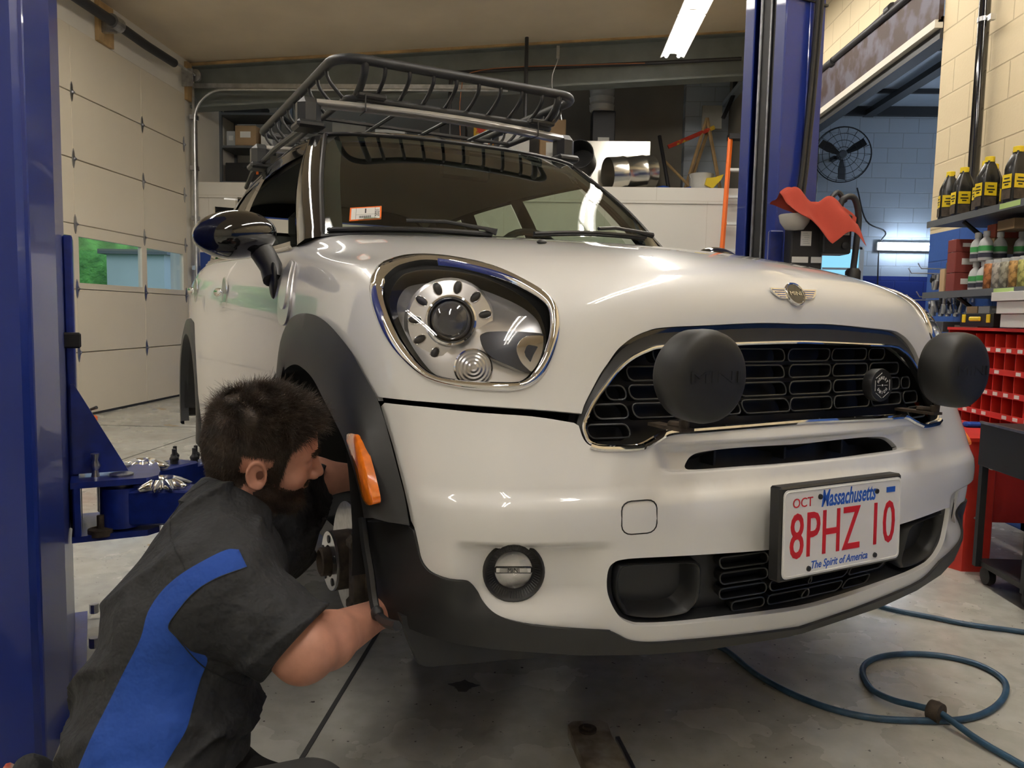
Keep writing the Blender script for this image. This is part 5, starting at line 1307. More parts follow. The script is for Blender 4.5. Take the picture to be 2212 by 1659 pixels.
# black oil bottles with yellow caps
def oil():
    t=empty('oil_bottle',(0,0,0),cat='bottle',group='black oil bottles on the upper shelf',label='x')
    sec=[(.046,.032,0),(.048,.034,.006),(.048,.034,.150),(.044,.031,.170),(.026,.022,.212),(.019,.019,.222),(.019,.019,.232)]
    rows=[]
    for a,b,z in sec:
        n=24; rows.append([(math.copysign(abs(math.cos(t_))**.55,math.cos(t_))*a,math.copysign(abs(math.sin(t_))**.55,math.sin(t_))*b,z) for t_ in [2*math.pi*k/n for k in range(n+1)]])
    m=MB(); m.grid(rows,flip=True); m.build('body','bottle_black',t,True,50)
    m=MB(); m.lathe([(.0215,.226),(.0215,.250),(.019,.252),(.0001,.252)],(0,0,0),(0,0,1),20); m.build('cap','yellow_plastic',t,True,40)
    m=MB(); m.box((-.0485,0,.095),(.0015,.050,.062)); m.box((-.010,-.0345,.095),(.060,.0015,.062)); lb=m.build('yellow_label','yellow_plastic',t)
    m=MB(); m.box((-.0495,0,.038),(.0012,.050,.045)); m.box((-.010,-.0352,.038),(.060,.0012,.045)); m.build('lower_label','rust_metal',t)
    m=MB(); 
    for z,w in((.108,.030),(.092,.040),(.080,.022)): m.box((-.0497,0,z),(.0008,w,.006)); m.box((-.010,-.0357,z),(w,.0008,.006))
    m.build('print','text_black',lb)
    return t
OB=oil()
pos=[(2.10,4.335,'black oil bottle at the far end of the upper shelf, standing apart'),(2.11,4.215,'black oil bottle second from the far end of the upper shelf'),(2.205,4.12,'black oil bottle half hidden, third from the far end of the upper shelf'),(2.13,4.045,'black oil bottle fourth from the far end of the upper shelf'),(2.09,3.945,'black oil bottle in the front row, tallest looking in the middle of the group'),(2.20,3.90,'black oil bottle behind the others, only its yellow cap and label edge showing'),(2.17,3.80,'black oil bottle second from the right picture edge on the upper shelf'),(2.09,3.715,'black oil bottle cut by the right picture edge')]
for i,(x,y,l) in enumerate(pos):
    o=OB if i==0 else clone(OB); o.location=(x,y,1.586); o.rotation_euler=(0,0,.12*((i*37)%5-2)); o['label']=l
# grey additive bottles, cans and boxes on the lower shelf
def addb():
    t=empty('additive_bottle',(0,0,0),cat='bottle',group='grey bottles on the lower shelf',label='x')
    m=MB(); m.lathe([(.030,0),(.0315,.004),(.0315,.075),(.026,.095),(.013,.112),(.012,.120)],(0,0,0),(0,0,1),20); m.build('body','bottle_grey',t,True,40)
    m=MB(); m.lathe([(.0155,.116),(.0155,.140),(.013,.142),(.0001,.142)],(0,0,0),(0,0,1),14); m.build('cap','bottle_grey',t,True,40)
    m=MB(); m.lathe([(.0322,.045),(.0322,.070)],(0,0,0),(0,0,1),20,capends=False); m.build('green_band','green_label',t,True)
    m=MB(); m.lathe([(.0322,.014),(.0322,.036)],(0,0,0),(0,0,1),20,capends=False); m.build('dark_band','dark_label',t,True)
    return t
AB=addb(); n=0
for x,y,z,l in[(2.10,4.02,0,'grey bottle with green band, bottom row at the far end next to the boxes'),(2.17,4.05,0,'grey bottle behind the first one in the bottom row'),(2.10,3.945,0,'grey bottle second in the front of the bottom row'),(2.10,4.02,.143,'grey bottle stacked on the far end of the bottom row'),(2.10,3.945,.143,'grey bottle stacked second from the boxes'),(2.18,3.97,.143,'grey bottle stacked behind the second one'),
    (2.27,3.95,.0,'grey bottle at the back left of the lower shelf'),(2.27,3.86,.0,'grey bottle at the back middle of the lower shelf'),(2.27,3.77,.0,'grey bottle at the back right of the lower shelf'),(2.27,3.95,.143,'grey bottle in the second layer at the back left'),(2.27,3.86,.143,'grey bottle in the second layer at the back middle'),(2.27,3.77,.143,'grey bottle in the second layer at the back right'),(2.32,3.68,.0,'grey bottle at the back near the right picture edge')]:
    o=AB if n==0 else clone(AB); n+=1; o.location=(x,y,1.201+z); o['label']=l
cans=[(2.09,3.87,(.55,.22,.08),'tall spray can with yellow and orange print, first after the bottles'),(2.09,3.80,(.55,.50,.42),'pale can second in the front row of the lower shelf'),(2.09,3.735,(.42,.40,.30),'grey and cream can third in the front row of the lower shelf'),(2.09,3.665,(.60,.35,.12),'can with orange print near the right picture edge'),(2.09,3.595,(.62,.60,.20),'yellow topped can at the right picture edge of the lower shelf')]
for i,(x,y,c,l) in enumerate(cans):
    MT['can%d'%i]=mat('can_print_%d'%i,c,.35,.3,noise=(35,.6,.45,.55)); t=empty('spray_can',(x,y,1.201),label=l,cat='can',group='cans on the lower shelf')
    m=MB(); m.lathe([(.027,0),(.029,.003),(.029,.115),(.026,.122)],(0,0,0),(0,0,1),18); m.build('body','can%d'%i,t,True,40); m=MB(); m.lathe([(.024,.121),(.024,.137),(.02,.139),(.0001,.139)],(0,0,0),(0,0,1),16); m.build('cap','bottle_grey',t,True,40)
MT['red_carton']=mat('red_carton',(.24,.04,.03),.6,noise=(6,.2)); MT['tan_carton']=mat('tan_carton',(.52,.36,.20),.7,noise=(5,.1)); MT['orange_carton']=mat('orange_carton',(.62,.14,.07),.6)
for i,(p,d,mt,l) in enumerate([((2.13,4.20,1.201),(.13,.085,.095),'red_carton','red and tan parts box, lowest of the stack on the lower shelf'),((2.13,4.20,1.297),(.13,.085,.105),'red_carton','red and tan parts box, middle of the stack on the lower shelf'),((2.13,4.20,1.403),(.13,.085,.065),'red_carton','thin red parts box on top of the stack on the lower shelf'),
    ((2.09,4.285,1.201),(.05,.05,.12),'tan_carton','small plain tan box standing at the far end of the lower shelf'),((2.29,4.14,1.201),(.14,.08,.27),'tan_carton','tan box at the back of the lower shelf behind the bottles'),((2.29,4.14,1.472),(.13,.08,.07),'orange_carton','orange and white box at the back just under the upper shelf'),
    ((2.25,3.90,1.487),(.18,.14,.05),'cardboard','flat brown box lying under the upper shelf')]):
    carton('parts_box',p,d,.0,mt,l,'box','parts boxes on the lower shelf')
# pegs with chrome sockets at the end of the wall
def peg(y,z,n,lab):
    t=empty('peg_hook',(2.4,y,z),label=lab,cat='hook'); m=MB(); m.tube([(0,0,0),(-.30,0,0),(-.32,0,.03)],.0035,6); m.box((-.004,0,0),(.008,.03,.05)); m.build('hook_wire','dull_chrome',t)
    return t
def bunch(name,cx,y,z,n,lab,g):
    for i in range(n):
        m=MB(); a=RNG.uniform(-.5,.5); l=.028+.012*((i*5)%3); m.lathe([(.007,0),(.0095,.003),(.0095,l*.6),(.007,l*.62),(.007,l),(.004,l)],(0,0,-l),(a*.4,RNG.uniform(-.3,.3),1),10)
        o=m.build(name,'dull_chrome' if i%3 else 'dark_metal',None,True,40,label=lab,cat='socket',group=g); o.location=(cx-.014*(i//2)-.002,y+(-.018 if i%2 else .018),z-.004); o.scale=(1.7,1.7,1.7)
for k,(y,z) in enumerate(((4.72,1.325),(4.60,1.345),(4.72,1.17),(4.60,1.185))):
    peg(y,z,12,['upper far wire peg on the blue wall','upper near wire peg on the blue wall','lower far wire peg on the blue wall','lower near wire peg on the blue wall'][k])
    bunch('socket',2.36,y,z,20,'small metal socket hanging in the bunch on the %s wire peg'%['upper far','upper near','lower far','lower near'][k],'sockets on wire peg %s'%['upper far','upper near','lower far','lower near'][k])
carton('case',(2.22,4.46,.99),(.24,.30,.055),0,'grey_metal','grey flat tool case below the lower shelf','case'); 
m=MB(); m.box((0,0,.0),(.22,.02,.14),bev=.004); m.build('wall_bracket_panel','grey_metal',None,label='grey sheet panel hanging behind the sockets under the shelf',cat='panel').location=(2.27,4.44,1.30)
# red pigeonhole rack
RK2=empty('pigeonhole_rack',(2.05,3.50,.48),label='red steel pigeonhole rack with white bin labels beside the vehicle',cat='rack')
y0,y1,z1,nr,nc=-.28,.64,.525,5,11
m=MB(); m.box((.29,(y0+y1)/2,z1/2),(.012,y1-y0,z1)); m.box((.15,y0,z1/2),(.30,.012,z1)); m.box((.15,y1,z1/2),(.30,.012,z1)); m.box((.15,(y0+y1)/2,z1+.006),(.31,y1-y0+.02,.014)); m.build('carcass','red_paint',RK2)
for r in range(nr):
    z=.03+r*.1; m=MB(); m.box((.14,(y0+y1)/2,z),(.28,y1-y0,.006)); m.box((-.002,(y0+y1)/2,z+.008),(.008,y1-y0,.026)); m.build('shelf_row','red_paint',RK2)
for c in range(1,nc):
    y=y0+(y1-y0)*c/nc; m=MB(); m.box((.145,y,z1/2),(.28,.004,z1-.03)); m.build('divider','red_paint',RK2)
for r in range(nr):
    for c in range(nc):
        if (r*7+c*3)%11==0: continue
        y=y0+(y1-y0)*(c+.5)/nc; m=MB(); m.box((-.0068,y+.006*((c*3)%3-1),.038+r*.1),(.0012,.036,.016)); m.build('bin_label','paper',RK2)
# things on top of the rack
for p,d,mt,l,c in[((2.17,3.93,1.022),(.20,.30,.065),'black_plastic','black organiser case with yellow latches on the red rack','case'),((2.15,4.08,1.089),(.05,.10,.035),'tan_carton','small tan carton on the black organiser case','box'),((2.15,3.97,1.089),(.05,.10,.035),'bottle_grey','small grey carton on the black organiser case','box'),((2.17,3.55,1.022),(.26,.24,.06),'white_plastic','lowest of three pale plastic tubs on the red rack','tub'),((2.17,3.56,1.084),(.28,.26,.055),'white_plastic','middle one of three pale plastic tubs on the red rack','tub'),((2.17,3.57,1.141),(.30,.30,.04),'white_plastic','topmost pale plastic tub under the lower shelf','tub')]:
    t=carton('storage_'+c,p,d,0,mt,l,c,tape=(c!='case'))
    if c=='case':
        for y in(-.11,.11): m=MB(); m.box((-.102,y,.04),(.006,.03,.04),bev=.002); m.build('latch','yellow_plastic',t)
        m=MB(); m.box((-.106,0,.038),(.012,.10,.022),bev=.005); m.build('handle','yellow_plastic',t)
carton('storage_case',(2.2,4.30,.93),(.18,.20,.05),0,'grass','green flat case past the end of the red rack','case')
# red steel stand
ST=empty('red_stand',(1.76,3.33,0),label='red steel stand with white emblem at the lower right',cat='stand')
m=MB(); m.prism([(-.05,0),(-.02,-.05),(.09,-.05),(.12,.0),(.12,.05),(-.05,.05)],.555,frame()); m.build('column','red_paint',ST)
m=MB(); m.box((.19,0,.38),(.16,.03,.35)); m.build('side_panel','red_paint',ST); m=MB(); m.box((.11,.36,.558),(.30,.84,.016)); m.build('top','red_paint',ST)
m=MB(); m.box((.24,.72,.28),(.03,.03,.55)); m.build('rear_leg','red_paint',ST)
m=MB(); m.box((.075,-.0515,.475),(.045,.002,.016)); m.prism([(.053+.022+.024*math.cos(a),.030*math.sin(a)*.8) for a in np.linspace(math.pi,2*math.pi,10)],.002,frame((0,-.051,.458),(1,0,0),(0,0,1),(0,-1,0))); m.build('emblem','paper',ST)
for x,z in((.05,.25),(.02,.23),(.06,.52)): m=MB(); m.ell((x,-.052,z),(.005,.003,.005),10,6); m.build('rivet','steel',ST,True)
m=MB(); m.box((0,0,.012),(.09,.04,.024),bev=.008); b=m.build('block','shirt_blue',None,label='small blue block lying on the red stand',cat='block'); b.location=(1.93,3.62,.567)
# black cart with a yellowish tank and chain, dirty cloth in front
CT2=empty('tool_cart',(1.98,2.98,0),label='black sheet metal cart at the right picture edge',cat='cart')
m=MB(); m.box((0,0,.56),(.54,.36,.17),bev=.004); m.build('tray','black_plastic',CT2); m=MB(); m.box((-.268,0,.647),(.008,.36,.010)); m.build('tray_edge','steel',CT2)
for x,y in((-.255,-.16),(-.255,.16),(.255,-.16),(.255,.16)): m=MB(); m.box((x,y,.30),(.024,.024,.46)); m.build('leg','black_plastic',CT2)
m=MB(); m.box((.02,.0,.085),(.54,.36,.02)); m.build('lower_tray','black_plastic',CT2)
for x,y in((-.22,-.14),(.22,-.14),(-.22,.14),(.22,.14)): m=MB(); m.lathe([(.02,-.015),(.035,-.013),(.036,0),(.035,.013),(.02,.015)],(x,y,.037),(1,0,0),20); m.build('wheel','rubber',CT2,True)
MT['tank_cream']=mat('tank_cream',(.46,.43,.22),.5,noise=(8,.3))
TK=empty('gas_tank',(1.93,2.90,.096),label='yellowish tank on the black cart',cat='tank'); m=MB(); m.lathe([(.09,0),(.105,.01),(.105,.19),(.10,.22),(.07,.26),(.03,.28),(.03,.30)],(0,0,0),(0,0,1),28); m.build('shell','tank_cream',TK,True,50)
m=MB(); m.lathe([(.05,.28),(.05,.33),(.045,.33),(.045,.28)],(0,0,0),(0,0,1),20,capends=False); m.build('collar','dark_metal',TK,True)
CH_=empty('chain',(1.855,2.79,.07),label='dark chain hanging in front of the yellowish tank',cat='chain')
P=spl3([(.05,-.005,.30),(0,-.01,.24),(-.012,-.012,.15),(.02,-.02,.06),(.07,-.03,.03)],5)
for i in range(len(P)-1):
    c=(P[i]+P[i+1])/2; d=P[i+1]-P[i]; L=np.linalg.norm(d); A,B,D=basis(d); e=A if i%2 else B
    m=MB(); m.tube([c+D*L*.75*math.cos(a)+e*.009*math.sin(a) for a in np.linspace(0,2*math.pi,12,endpoint=False)],.0032,5,closed=True); m.build('chain_link','dark_metal',CH_,True)
m=MB(); rows=[]
for i in range(26):
    r=[]
    for j in range(14):
        a=math.pi*j/13; u=i/25; r.append((-.13+.30*u,-.055*math.cos(a)*(1+.15*math.sin(u*17)),.055+.075*math.sin(a)*(1+.12*math.sin(u*23+a*4))-.02*u))
    rows.append(r)
MT['rag_cloth']=mat('dirty_rag',(.32,.28,.23),.95,noise=(30,.6),bump=(60,1,.006))
m.grid(rows,flip=False); m.grid(rows,flip=True); rg=m.build('dirty_rag','rag_cloth',None,True,180,label='dirty greyish rag draped over a low dolly at the right edge',cat='rag'); rg.location=(1.79,2.66,0); rg.rotation_euler=(0,0,-.6)
DL=empty('dolly',(1.79,2.66,0),-.6,label='low dolly with small wheel under the dirty rag',cat='dolly'); m=MB(); m.box((.02,0,.055),(.28,.08,.015)); m.build('deck','dark_metal',DL)
for x in(-.10,.13): m=MB(); m.lathe([(.006,-.014),(.024,-.012),(.026,0),(.024,.012),(.006,.014)],(x,-.02,.0265),(0,1,0),18); m.build('wheel','steel',DL,True)
# conduit on the right wall
PP=empty('conduit_pipe',(2.33,4.56,1.60),label='black vertical pipe on the cream block wall above the oil bottles',cat='pipe'); m=MB(); m.cyl((0,0,0),(0,0,2.7),.030,16); m.build('pipe','black_gloss',PP,True)
m=MB(); m.lathe([(.034,-.012),(.034,.012)],(0,0,1.10),(0,0,1),16); m.tube([(.0,-.034,1.10),(.0,-.075,1.09)],.008,8); m.box((.0,-.08,1.085),(.03,.03,.03)); m.build('clamp','dull_chrome',PP,True)
m=MB(); m.tube([(2.36,5.2,3.22),(2.36,6.0,3.24),(2.36,7.0,3.27),(2.36,9.4,3.33)],.028,10); 
for y in(5.9,7.05,8.2): m.lathe([(.037,-.04),(.037,.04)],(2.36,y,3.26),(0,1,0),12)
simple('header_pipe',m,'dark_metal','dark pipe with couplings running along the header above the opening','pipe')
# ------------------------------------------------------------------ far room
FN=empty('wall_fan',(3.90,11.10,3.30),label='large round black wall fan with wire guard in the far room',cat='fan')
Rf=rot('z',-8)
def fp(r,a,o): return Rf@np.array([r*math.cos(a),-o,r*math.sin(a)])
for r in(.09,.18,.27,.355): 
    m=MB(); m.tube([fp(r,a,.10+.05*(1-(r/.37)**2)) for a in np.linspace(0,2*math.pi,36,endpoint=False)],.004,5,closed=True); m.build('guard_ring','dark_metal',FN,True)
m=MB(); m.tube([fp(.37,a,.07) for a in np.linspace(0,2*math.pi,40,endpoint=False)],.008,6,closed=True); m.build('outer_ring','dark_metal',FN,True)
for k in range(18):
    a=2*math.pi*k/18; m=MB(); m.tube([fp(.06,a,.15),fp(.22,a,.135),fp(.37,a,.07),fp(.30,a,.0)],.0025,4); m.build('guard_wire','dark_metal',FN)
for k in range(3):
    a=.55+2*math.pi*k/3; m=MB(); A=[fp(.05,a-.4,.05),fp(.20,a-.28,.085),fp(.33,a-.16,.09),fp(.34,a+.14,.05),fp(.20,a+.25,.03),fp(.05,a+.4,.03)]; m.add([*A,*[x+[0,.006,0] for x in A]],[tuple(range(6)),tuple(range(6,12))[::-1]]+[(i,(i+1)%6,6+(i+1)%6,6+i) for i in range(6)]); m.build('blade','dark_metal',FN)
m=MB(); m.lathe([(.05,-.06),(.06,0),(.06,.10),(.045,.12)],fp(0,0,0),Rf@np.array([0,-1,0]),18); m.build('motor','grey_metal',FN,True); m=MB(); m.box((-.06,.13,-.02),(.06,.20,.05)); m.build('wall_arm','dark_metal',FN)
t=empty('wall_light',(4.90,11.22,2.10),label='bright cool tube light low on the far room wall',cat='wall light'); m=MB(); m.box((0,.05,0),(.78,.05,.12),bev=.006); m.build('housing','white_plastic',t)
for z in(-.025,.025): m=MB(); m.cyl((-.36,0,z),(.36,0,z),.016,10); m.build('tube','cool_light',t,True)
m=MB(); m.tube(spl3([(4.20,11.27,2.9),(4.35,11.27,2.45),(4.62,11.27,2.30),(4.55,11.27,2.1),(4.56,11.27,1.5)],6),.010,6); simple('wall_cable',m,'dark_metal','dark cable drooping down the far room wall','cable')
m=MB(); m.tube([(3.62,11.2,3.95),(3.63,11.2,3.2),(3.60,11.2,1.9)],.012,6); simple('hanging_chain',m,'galv','thin chain hanging beside the wall fan','chain')
t=empty('window_1',(4.03,11.27,1.83)); t['kind']='structure'
m=MB(); m.box((0,0,.24),(.56,.05,.04)); m.box((-.28,0,0),(.03,.05,.5)); m.box((.28,0,0),(.06,.05,.5)); m.box((0,0,-.05),(.5,.03,.03)); m.build('frame','white_plastic',t)
MT['sky_pane']=mat('daylight_pane',(.2,.4,.5),.3,emit=((.25,.62,.85),1.1)); m=MB(); m.box((0,.01,0),(.54,.01,.46)); m.build('pane','sky_pane',t)
# ------------------------------------------------------------------ mezzanine above the back wall
SH=empty('metal_shelving',(-4.02,10.45,2.60),label='grey metal shelving unit on the mezzanine beside the garage door corner',cat='shelving')
for x,y in((-.36,-.22),(.42,-.22),(-.36,.26),(.42,.26)): m=MB(); m.box((x,y,.60),(.04,.04,1.2)); m.build('upright','grey_metal',SH)
for z in(.10,.56,.98): m=MB(); m.box((.03,.02,z),(.80,.50,.03)); m.build('shelf_board','grey_metal',SH)
for p,d,mt,l in[((-4.06,10.38,3.18),(.28,.25,.26),'cardboard','brown cardboard carton on the middle board of the metal shelving'),((-3.80,10.42,3.18),(.16,.2,.20),'white_plastic','white carton right of the brown one on the metal shelving'),((-4.28,10.42,3.18),(.12,.2,.20),'bottle_grey','pale grey carton at the left end of the metal shelving'),((-4.02,10.40,2.72),(.62,.30,.24),'black_plastic','black tool case with orange latches at the bottom of the metal shelving'),((-4.1,10.42,3.60),(.5,.3,.12),'black_plastic','black bag on the top board of the metal shelving')]:
    c=carton('storage_box',p,d,0,mt,l,'box',tape=(mt!='black_plastic'))
    if 'orange' in l:
        for x in(.12,.26): m=MB(); m.box((x,-.155,.12),(.03,.01,.06)); m.build('latch','orange_plastic',c)
        m=MB(); m.box((0,-.16,.20),(.14,.02,.03)); m.build('handle','dark_metal',c)
X=[((-3.2,10.5,2.6),(.35,.35,.55),'red_carton','dark red box right of the shelving on the mezzanine'),((-2.75,10.6,2.6),(.45,.3,.95),'mezz_box','tall grey panel box behind the roof basket on the mezzanine'),((-2.2,10.6,2.6),(.40,.3,.85),'white_plastic','pale filing box behind the roof basket on the mezzanine'),((-1.75,10.5,2.6),(.30,.3,.75),'cardboard','brown box under the beam pipe behind the roof basket'),((-1.35,10.5,2.6),(.34,.34,.9),'black_plastic','black chest in the middle of the mezzanine'),((-.95,10.5,2.6),(.26,.3,.95),'yellow_box','yellow and red carton behind the roof basket'),((-.55,10.5,2.6),(.4,.3,.8),'white_plastic','pale bin right of the yellow carton on the mezzanine'),((-.05,10.6,2.6),(.34,.3,1.0),'cardboard','brown carton behind the right end of the roof basket'),((.32,10.6,2.6),(.30,.3,.72),'cardboard','brown carton left of the stacked tubs on the mezzanine'),((.62,10.75,2.6),(.30,.3,1.15),'dark_metal','dark crate beneath the grey tubs on the mezzanine')]
for p,d,mt,l in X: carton('storage_box',p,d,.05,mt,l,'box','boxes on the mezzanine')
for i,z in enumerate((3.76,3.86,3.96)):
    m=MB(); m.lathe([(.14,0),(.16,.02),(.165,.085),(.17,.09),(.15,.09)],(0,0,0),(0,0,1),20); o=m.build('plastic_tub','bottle_grey',None,True,40,label=('lowest grey tub in the stack of three on the mezzanine','middle grey tub in the stack of three on the mezzanine','topmost grey tub in the stack of three on the mezzanine')[i],cat='tub',group='stacked grey tubs'); o.location=(.60,10.75,z)
m=MB(); m.box((0,0,.30),(1.15,.03,.72),bev=.004); o=m.build('sheet_metal','galv_sheet',None,label='shiny galvanised sheet metal panel standing on the mezzanine edge',cat='panel'); o.location=(.62,10.16,2.6)
o.data.materials[0]=MT['galv_sheet']
t=empty('spiral_duct',(.92,9.84,2.81),.35,label='shiny round duct piece lying on the mezzanine edge',cat='duct'); m=MB(); m.lathe([(.20,-.30),(.20,-.12),(.207,-.11),(.207,-.09),(.20,-.08),(.20,.14),(.207,.15),(.207,.17),(.20,.18),(.20,.30),(.19,.30),(.19,-.30)],(0,0,0),(1,0,.12),36,capends=False); m.build('duct_tube','galv_sheet',t,True,40)
t=empty('black_duct',(.30,9.72,2.98),label='black round duct with dark opening facing the camera on the mezzanine edge',cat='duct'); m=MB(); m.lathe([(.17,.30),(.165,.0),(.175,-.02),(.175,-.10),(.165,-.10),(.155,.0),(.155,.25),(.0001,.26)],(0,0,.0),(.15,.98,-.1),32); m.build('duct_tube','black_plastic',t,True,40)
def stick(name,p,q,r,mt,l,cat,grp=None): m=MB(); m.tube([p,((np.array(p)+np.array(q))/2).tolist(),q],r,8); return simple(name,m,mt,l,cat,grp)
stick('pry_bar',(1.38,10.75,3.46),(1.50,10.4,2.61),.025,'dark_metal','dark bar leaning upright against the mezzanine wall','bar'); stick('pickaxe_handle',(1.43,10.7,3.15),(1.82,10.35,2.66),.018,'wood','wooden pole leaning diagonally into the white bucket','pole')
BK2=empty('bucket',(1.86,10.25,2.601),label='white bucket with tools and a yellow cloth on the mezzanine edge',cat='bucket'); m=MB(); m.lathe([(.0001,.0),(.13,.0),(.155,.26),(.165,.27),(.15,.275),(.148,.26),(.12,.02),(.0001,.02)],(0,0,0),(0,0,1),28); m.build('pail','white_plastic',BK2,True,40)
m=MB(); m.tube([(.155*math.cos(a),-.06+.0*a,.26-.10*math.sin(a)) for a in np.linspace(0,math.pi,12)],.004,5); m.build('handle','steel',BK2)
m=MB(); m.prism([(-.10,-.03),(.0,-.08),(.10,.03),(.13,.10),(.02,.06),(-.08,.05)],.05,frame((1.98,10.12,2.75),(1,0,0),(0,0,1),(0,-1,0))); simple('yellow_scoop',m,'yellow_plastic','yellow scoop hanging over the white bucket rim','scoop')
m=MB(); m.tube(spl3([(1.2,10.1,2.62),(1.35,10.0,2.66),(1.5,10.05,2.63),(1.7,10.0,2.65)],5),.03,8); simple('blue_tarp',m,'shirt_blue','rolled dark blue tarp on the mezzanine edge','tarp')
TR=empty('step_trestle',(1.95,10.75,2.60),label='pale wooden trestle stacked with boards on the mezzanine',cat='trestle')
for a,b in(((-.25,0,0),(.05,0,1.1)),((.30,0,0),(.05,0,1.1)),((-.20,.1,0),(.10,.1,1.0))): m=MB(); m.tube([a,b],.025,6); m.build('leg','wood',TR)
m=MB(); m.tube([(-.45,0,.72),(.15,0,.98)],.03,6); m.build('board','yellow_box',TR); m=MB(); m.box((.12,.05,1.12),(.26,.05,.30)); m.build('panel','mezz_box',TR); m=MB(); m.tube(spl3([(.26,0,1.1),(.38,0,1.4),(.40,0,1.62)],4),.03,6); m.build('handle','dark_metal',TR)
# orange step ladder in front of the back wall
LD=empty('step_ladder',(2.05,9.42,0),label='orange fibreglass step ladder with white steps left of the blue post',cat='ladder')
for x0,x1 in((-.12,-.02),(.36,.30)): m=MB(); m.tube([(x0,0,0.01),(x1,.0,3.15)],.030,6); m.build('rail','orange_plastic',LD)
for i in range(9):
    z=.3+i*.31; m=MB(); m.box((.12+.02,-.0,z),(.40-.03*i*.4,.08,.03)); m.build('step','white_plastic',LD)
m=MB(); m.box((.14,.02,3.16),(.36,.14,.06)); m.build('top_cap','dark_metal',LD)
# ------------------------------------------------------------------ floor things
B=empty('bucket',(-3.20,5.06,0),label='orange bucket with brushes on the floor before the garage door',cat='bucket'); m=MB(); m.lathe([(.0001,0),(.105,.0),(.13,.25),(.142,.262),(.142,.29),(.132,.292),(.128,.27),(.10,.02),(.0001,.02)],(0,0,0),(0,0,1),32); m.build('pail','orange_plastic',B,True,40)
m=MB(); m.lathe([(.117,.10),(.123,.16)],(0,0,0),(0,0,1),32,capends=False); m.build('blue_label','shirt_blue',B,True)
m=MB(); m.lathe([(.1135,.06),(.1165,.095)],(0,0,0),(0,0,1),32,capends=False); m.build('white_label','paper',B,True)
m=MB(); m.tube([(-3.23,5.02,.05),(-3.18,5.05,.40)],.014,8); m.box((-3.175,5.05,.40),(.05,.03,.06)); simple('brush',m,'rust_metal','brush with dark bristles standing in the orange bucket','brush')
m=MB(); m.tube([(-3.17,5.12,.05),(-3.10,5.08,.34),(-3.04,5.06,.36)],.012,8); simple('scraper',m,'black_plastic','black tool handle standing in the orange bucket','tool')
m=MB(); m.box((0,0,.003),(.11,.05,.006)); o=m.build('paper_scrap','paper',None,label='white scrap lying on the floor below the orange bucket',cat='scrap'); o.location=(-2.9,4.6,0)
m=MB(); m.box((0,0,.06),(.16,.012,.12),bev=.004); o=m.build('white_strip','white_plastic',None,label='white strip leaning at the garage door foot behind the blue post',cat='strip'); o.location=(-4.2,6.55,.0)
def hose(name,P,r,l): m=MB(); P=spl3(P,8); m.tube(P,r,10); return simple(name,m,'hose_blue',l,'hose',angle=180)
z=.0095
H1=[(.10,2.95,z),(.443,2.479,z),(.557,2.383,z),(.623,2.2,z),(.722,2.06,z),(.841,1.99,z),(.983,1.983,z),(1.099,2.002,z),(1.198,2.060,z),(1.287,2.155,z),(1.332,2.252,z),(1.307,2.345,z),(1.221,2.395,z),(1.11,2.395,z),(1.012,2.354,z),(.945,2.276,z),(.919,2.157,z),(.940,2.070,.020),(.991,2.015,.030),(1.028,1.985,.030),(1.072,1.894,.014),(1.123,1.789,z),(1.25,1.5,z),(1.4,1.2,z)]
hose('air_hose',H1,.0085,'blue air hose looping on the floor through a dark ring, in front of the bumper')
hose('air_hose',[(.75,3.3,z),(1.0,2.95,z),(1.159,2.850,z),(1.245,2.775,z),(1.338,2.725,z),(1.455,2.660,z),(1.605,2.613,z),(1.9,2.50,z)],.0085,'blue air hose running under the bumper towards the black cart')
m=MB(); d=np.array([.55,-.75,.0]); d/=np.linalg.norm(d); m.lathe([(.012,-.016),(.026,-.015),(.028,0),(.026,.015),(.012,.016)],(1.02,1.995,.029),d,24); 
for k in range(6): m.lathe([(.0035,.0285),(.0030,.0290)],(1.02,1.995,.029),(math.cos(k)*d[1],-math.cos(k)*d[0],math.sin(k)),8)
simple('hose_stopper',m,'rust_metal','dark ball stopper clamped round the blue air hose','stopper')
SPt=empty('steel_ramp_plate',(.13,1.80,0),label='worn grey steel lift plate lying on the floor at the bottom edge',cat='steel plate')
T=rotz(-1.38,(0,0,0)); m=MB(); m.prism([(-.075,-.04),(-.06,-.055),(.40,-.055),(.40,.055),(.0,.04),(-.055,.045),(-.075,.03)],.028,frame((0,.0,0),(.20,-.98,0),(.98,.20,0),(0,0,1))@frame()); m.build('plate','plate_grey',SPt)
m=MB(); m.box((.075,-.13,.031),(.010,.25,.008),R=rot('z',11)); m.build('rib','steel',SPt)
m=MB(); m.lathe([(.022,.028),(.022,.034),(.013,.035),(.010,.040),(.0001,.041)],(-.018,.025,0),(0,0,1),20); m.build('bolt','rust_metal',SPt,True)
MT['puddle']=mat('oil_puddle',(.16,.155,.14),.04,0,1.0)
m=MB(); m.prism([(.04+.035*(1+.3*math.sin(3*a)+.15*math.sin(7*a))*math.cos(a),.03+.028*(1+.25*math.cos(4*a)+.1*math.sin(9*a))*math.sin(a)) for a in np.linspace(0,2*math.pi,40,endpoint=False)],.0012,frame((-.26,2.05,.0003),(1,0,0),(0,1,0),(0,0,1))); simple('oil_puddle',m,'puddle','small wet spill on the floor left of centre under the bumper','spill',smooth=False)
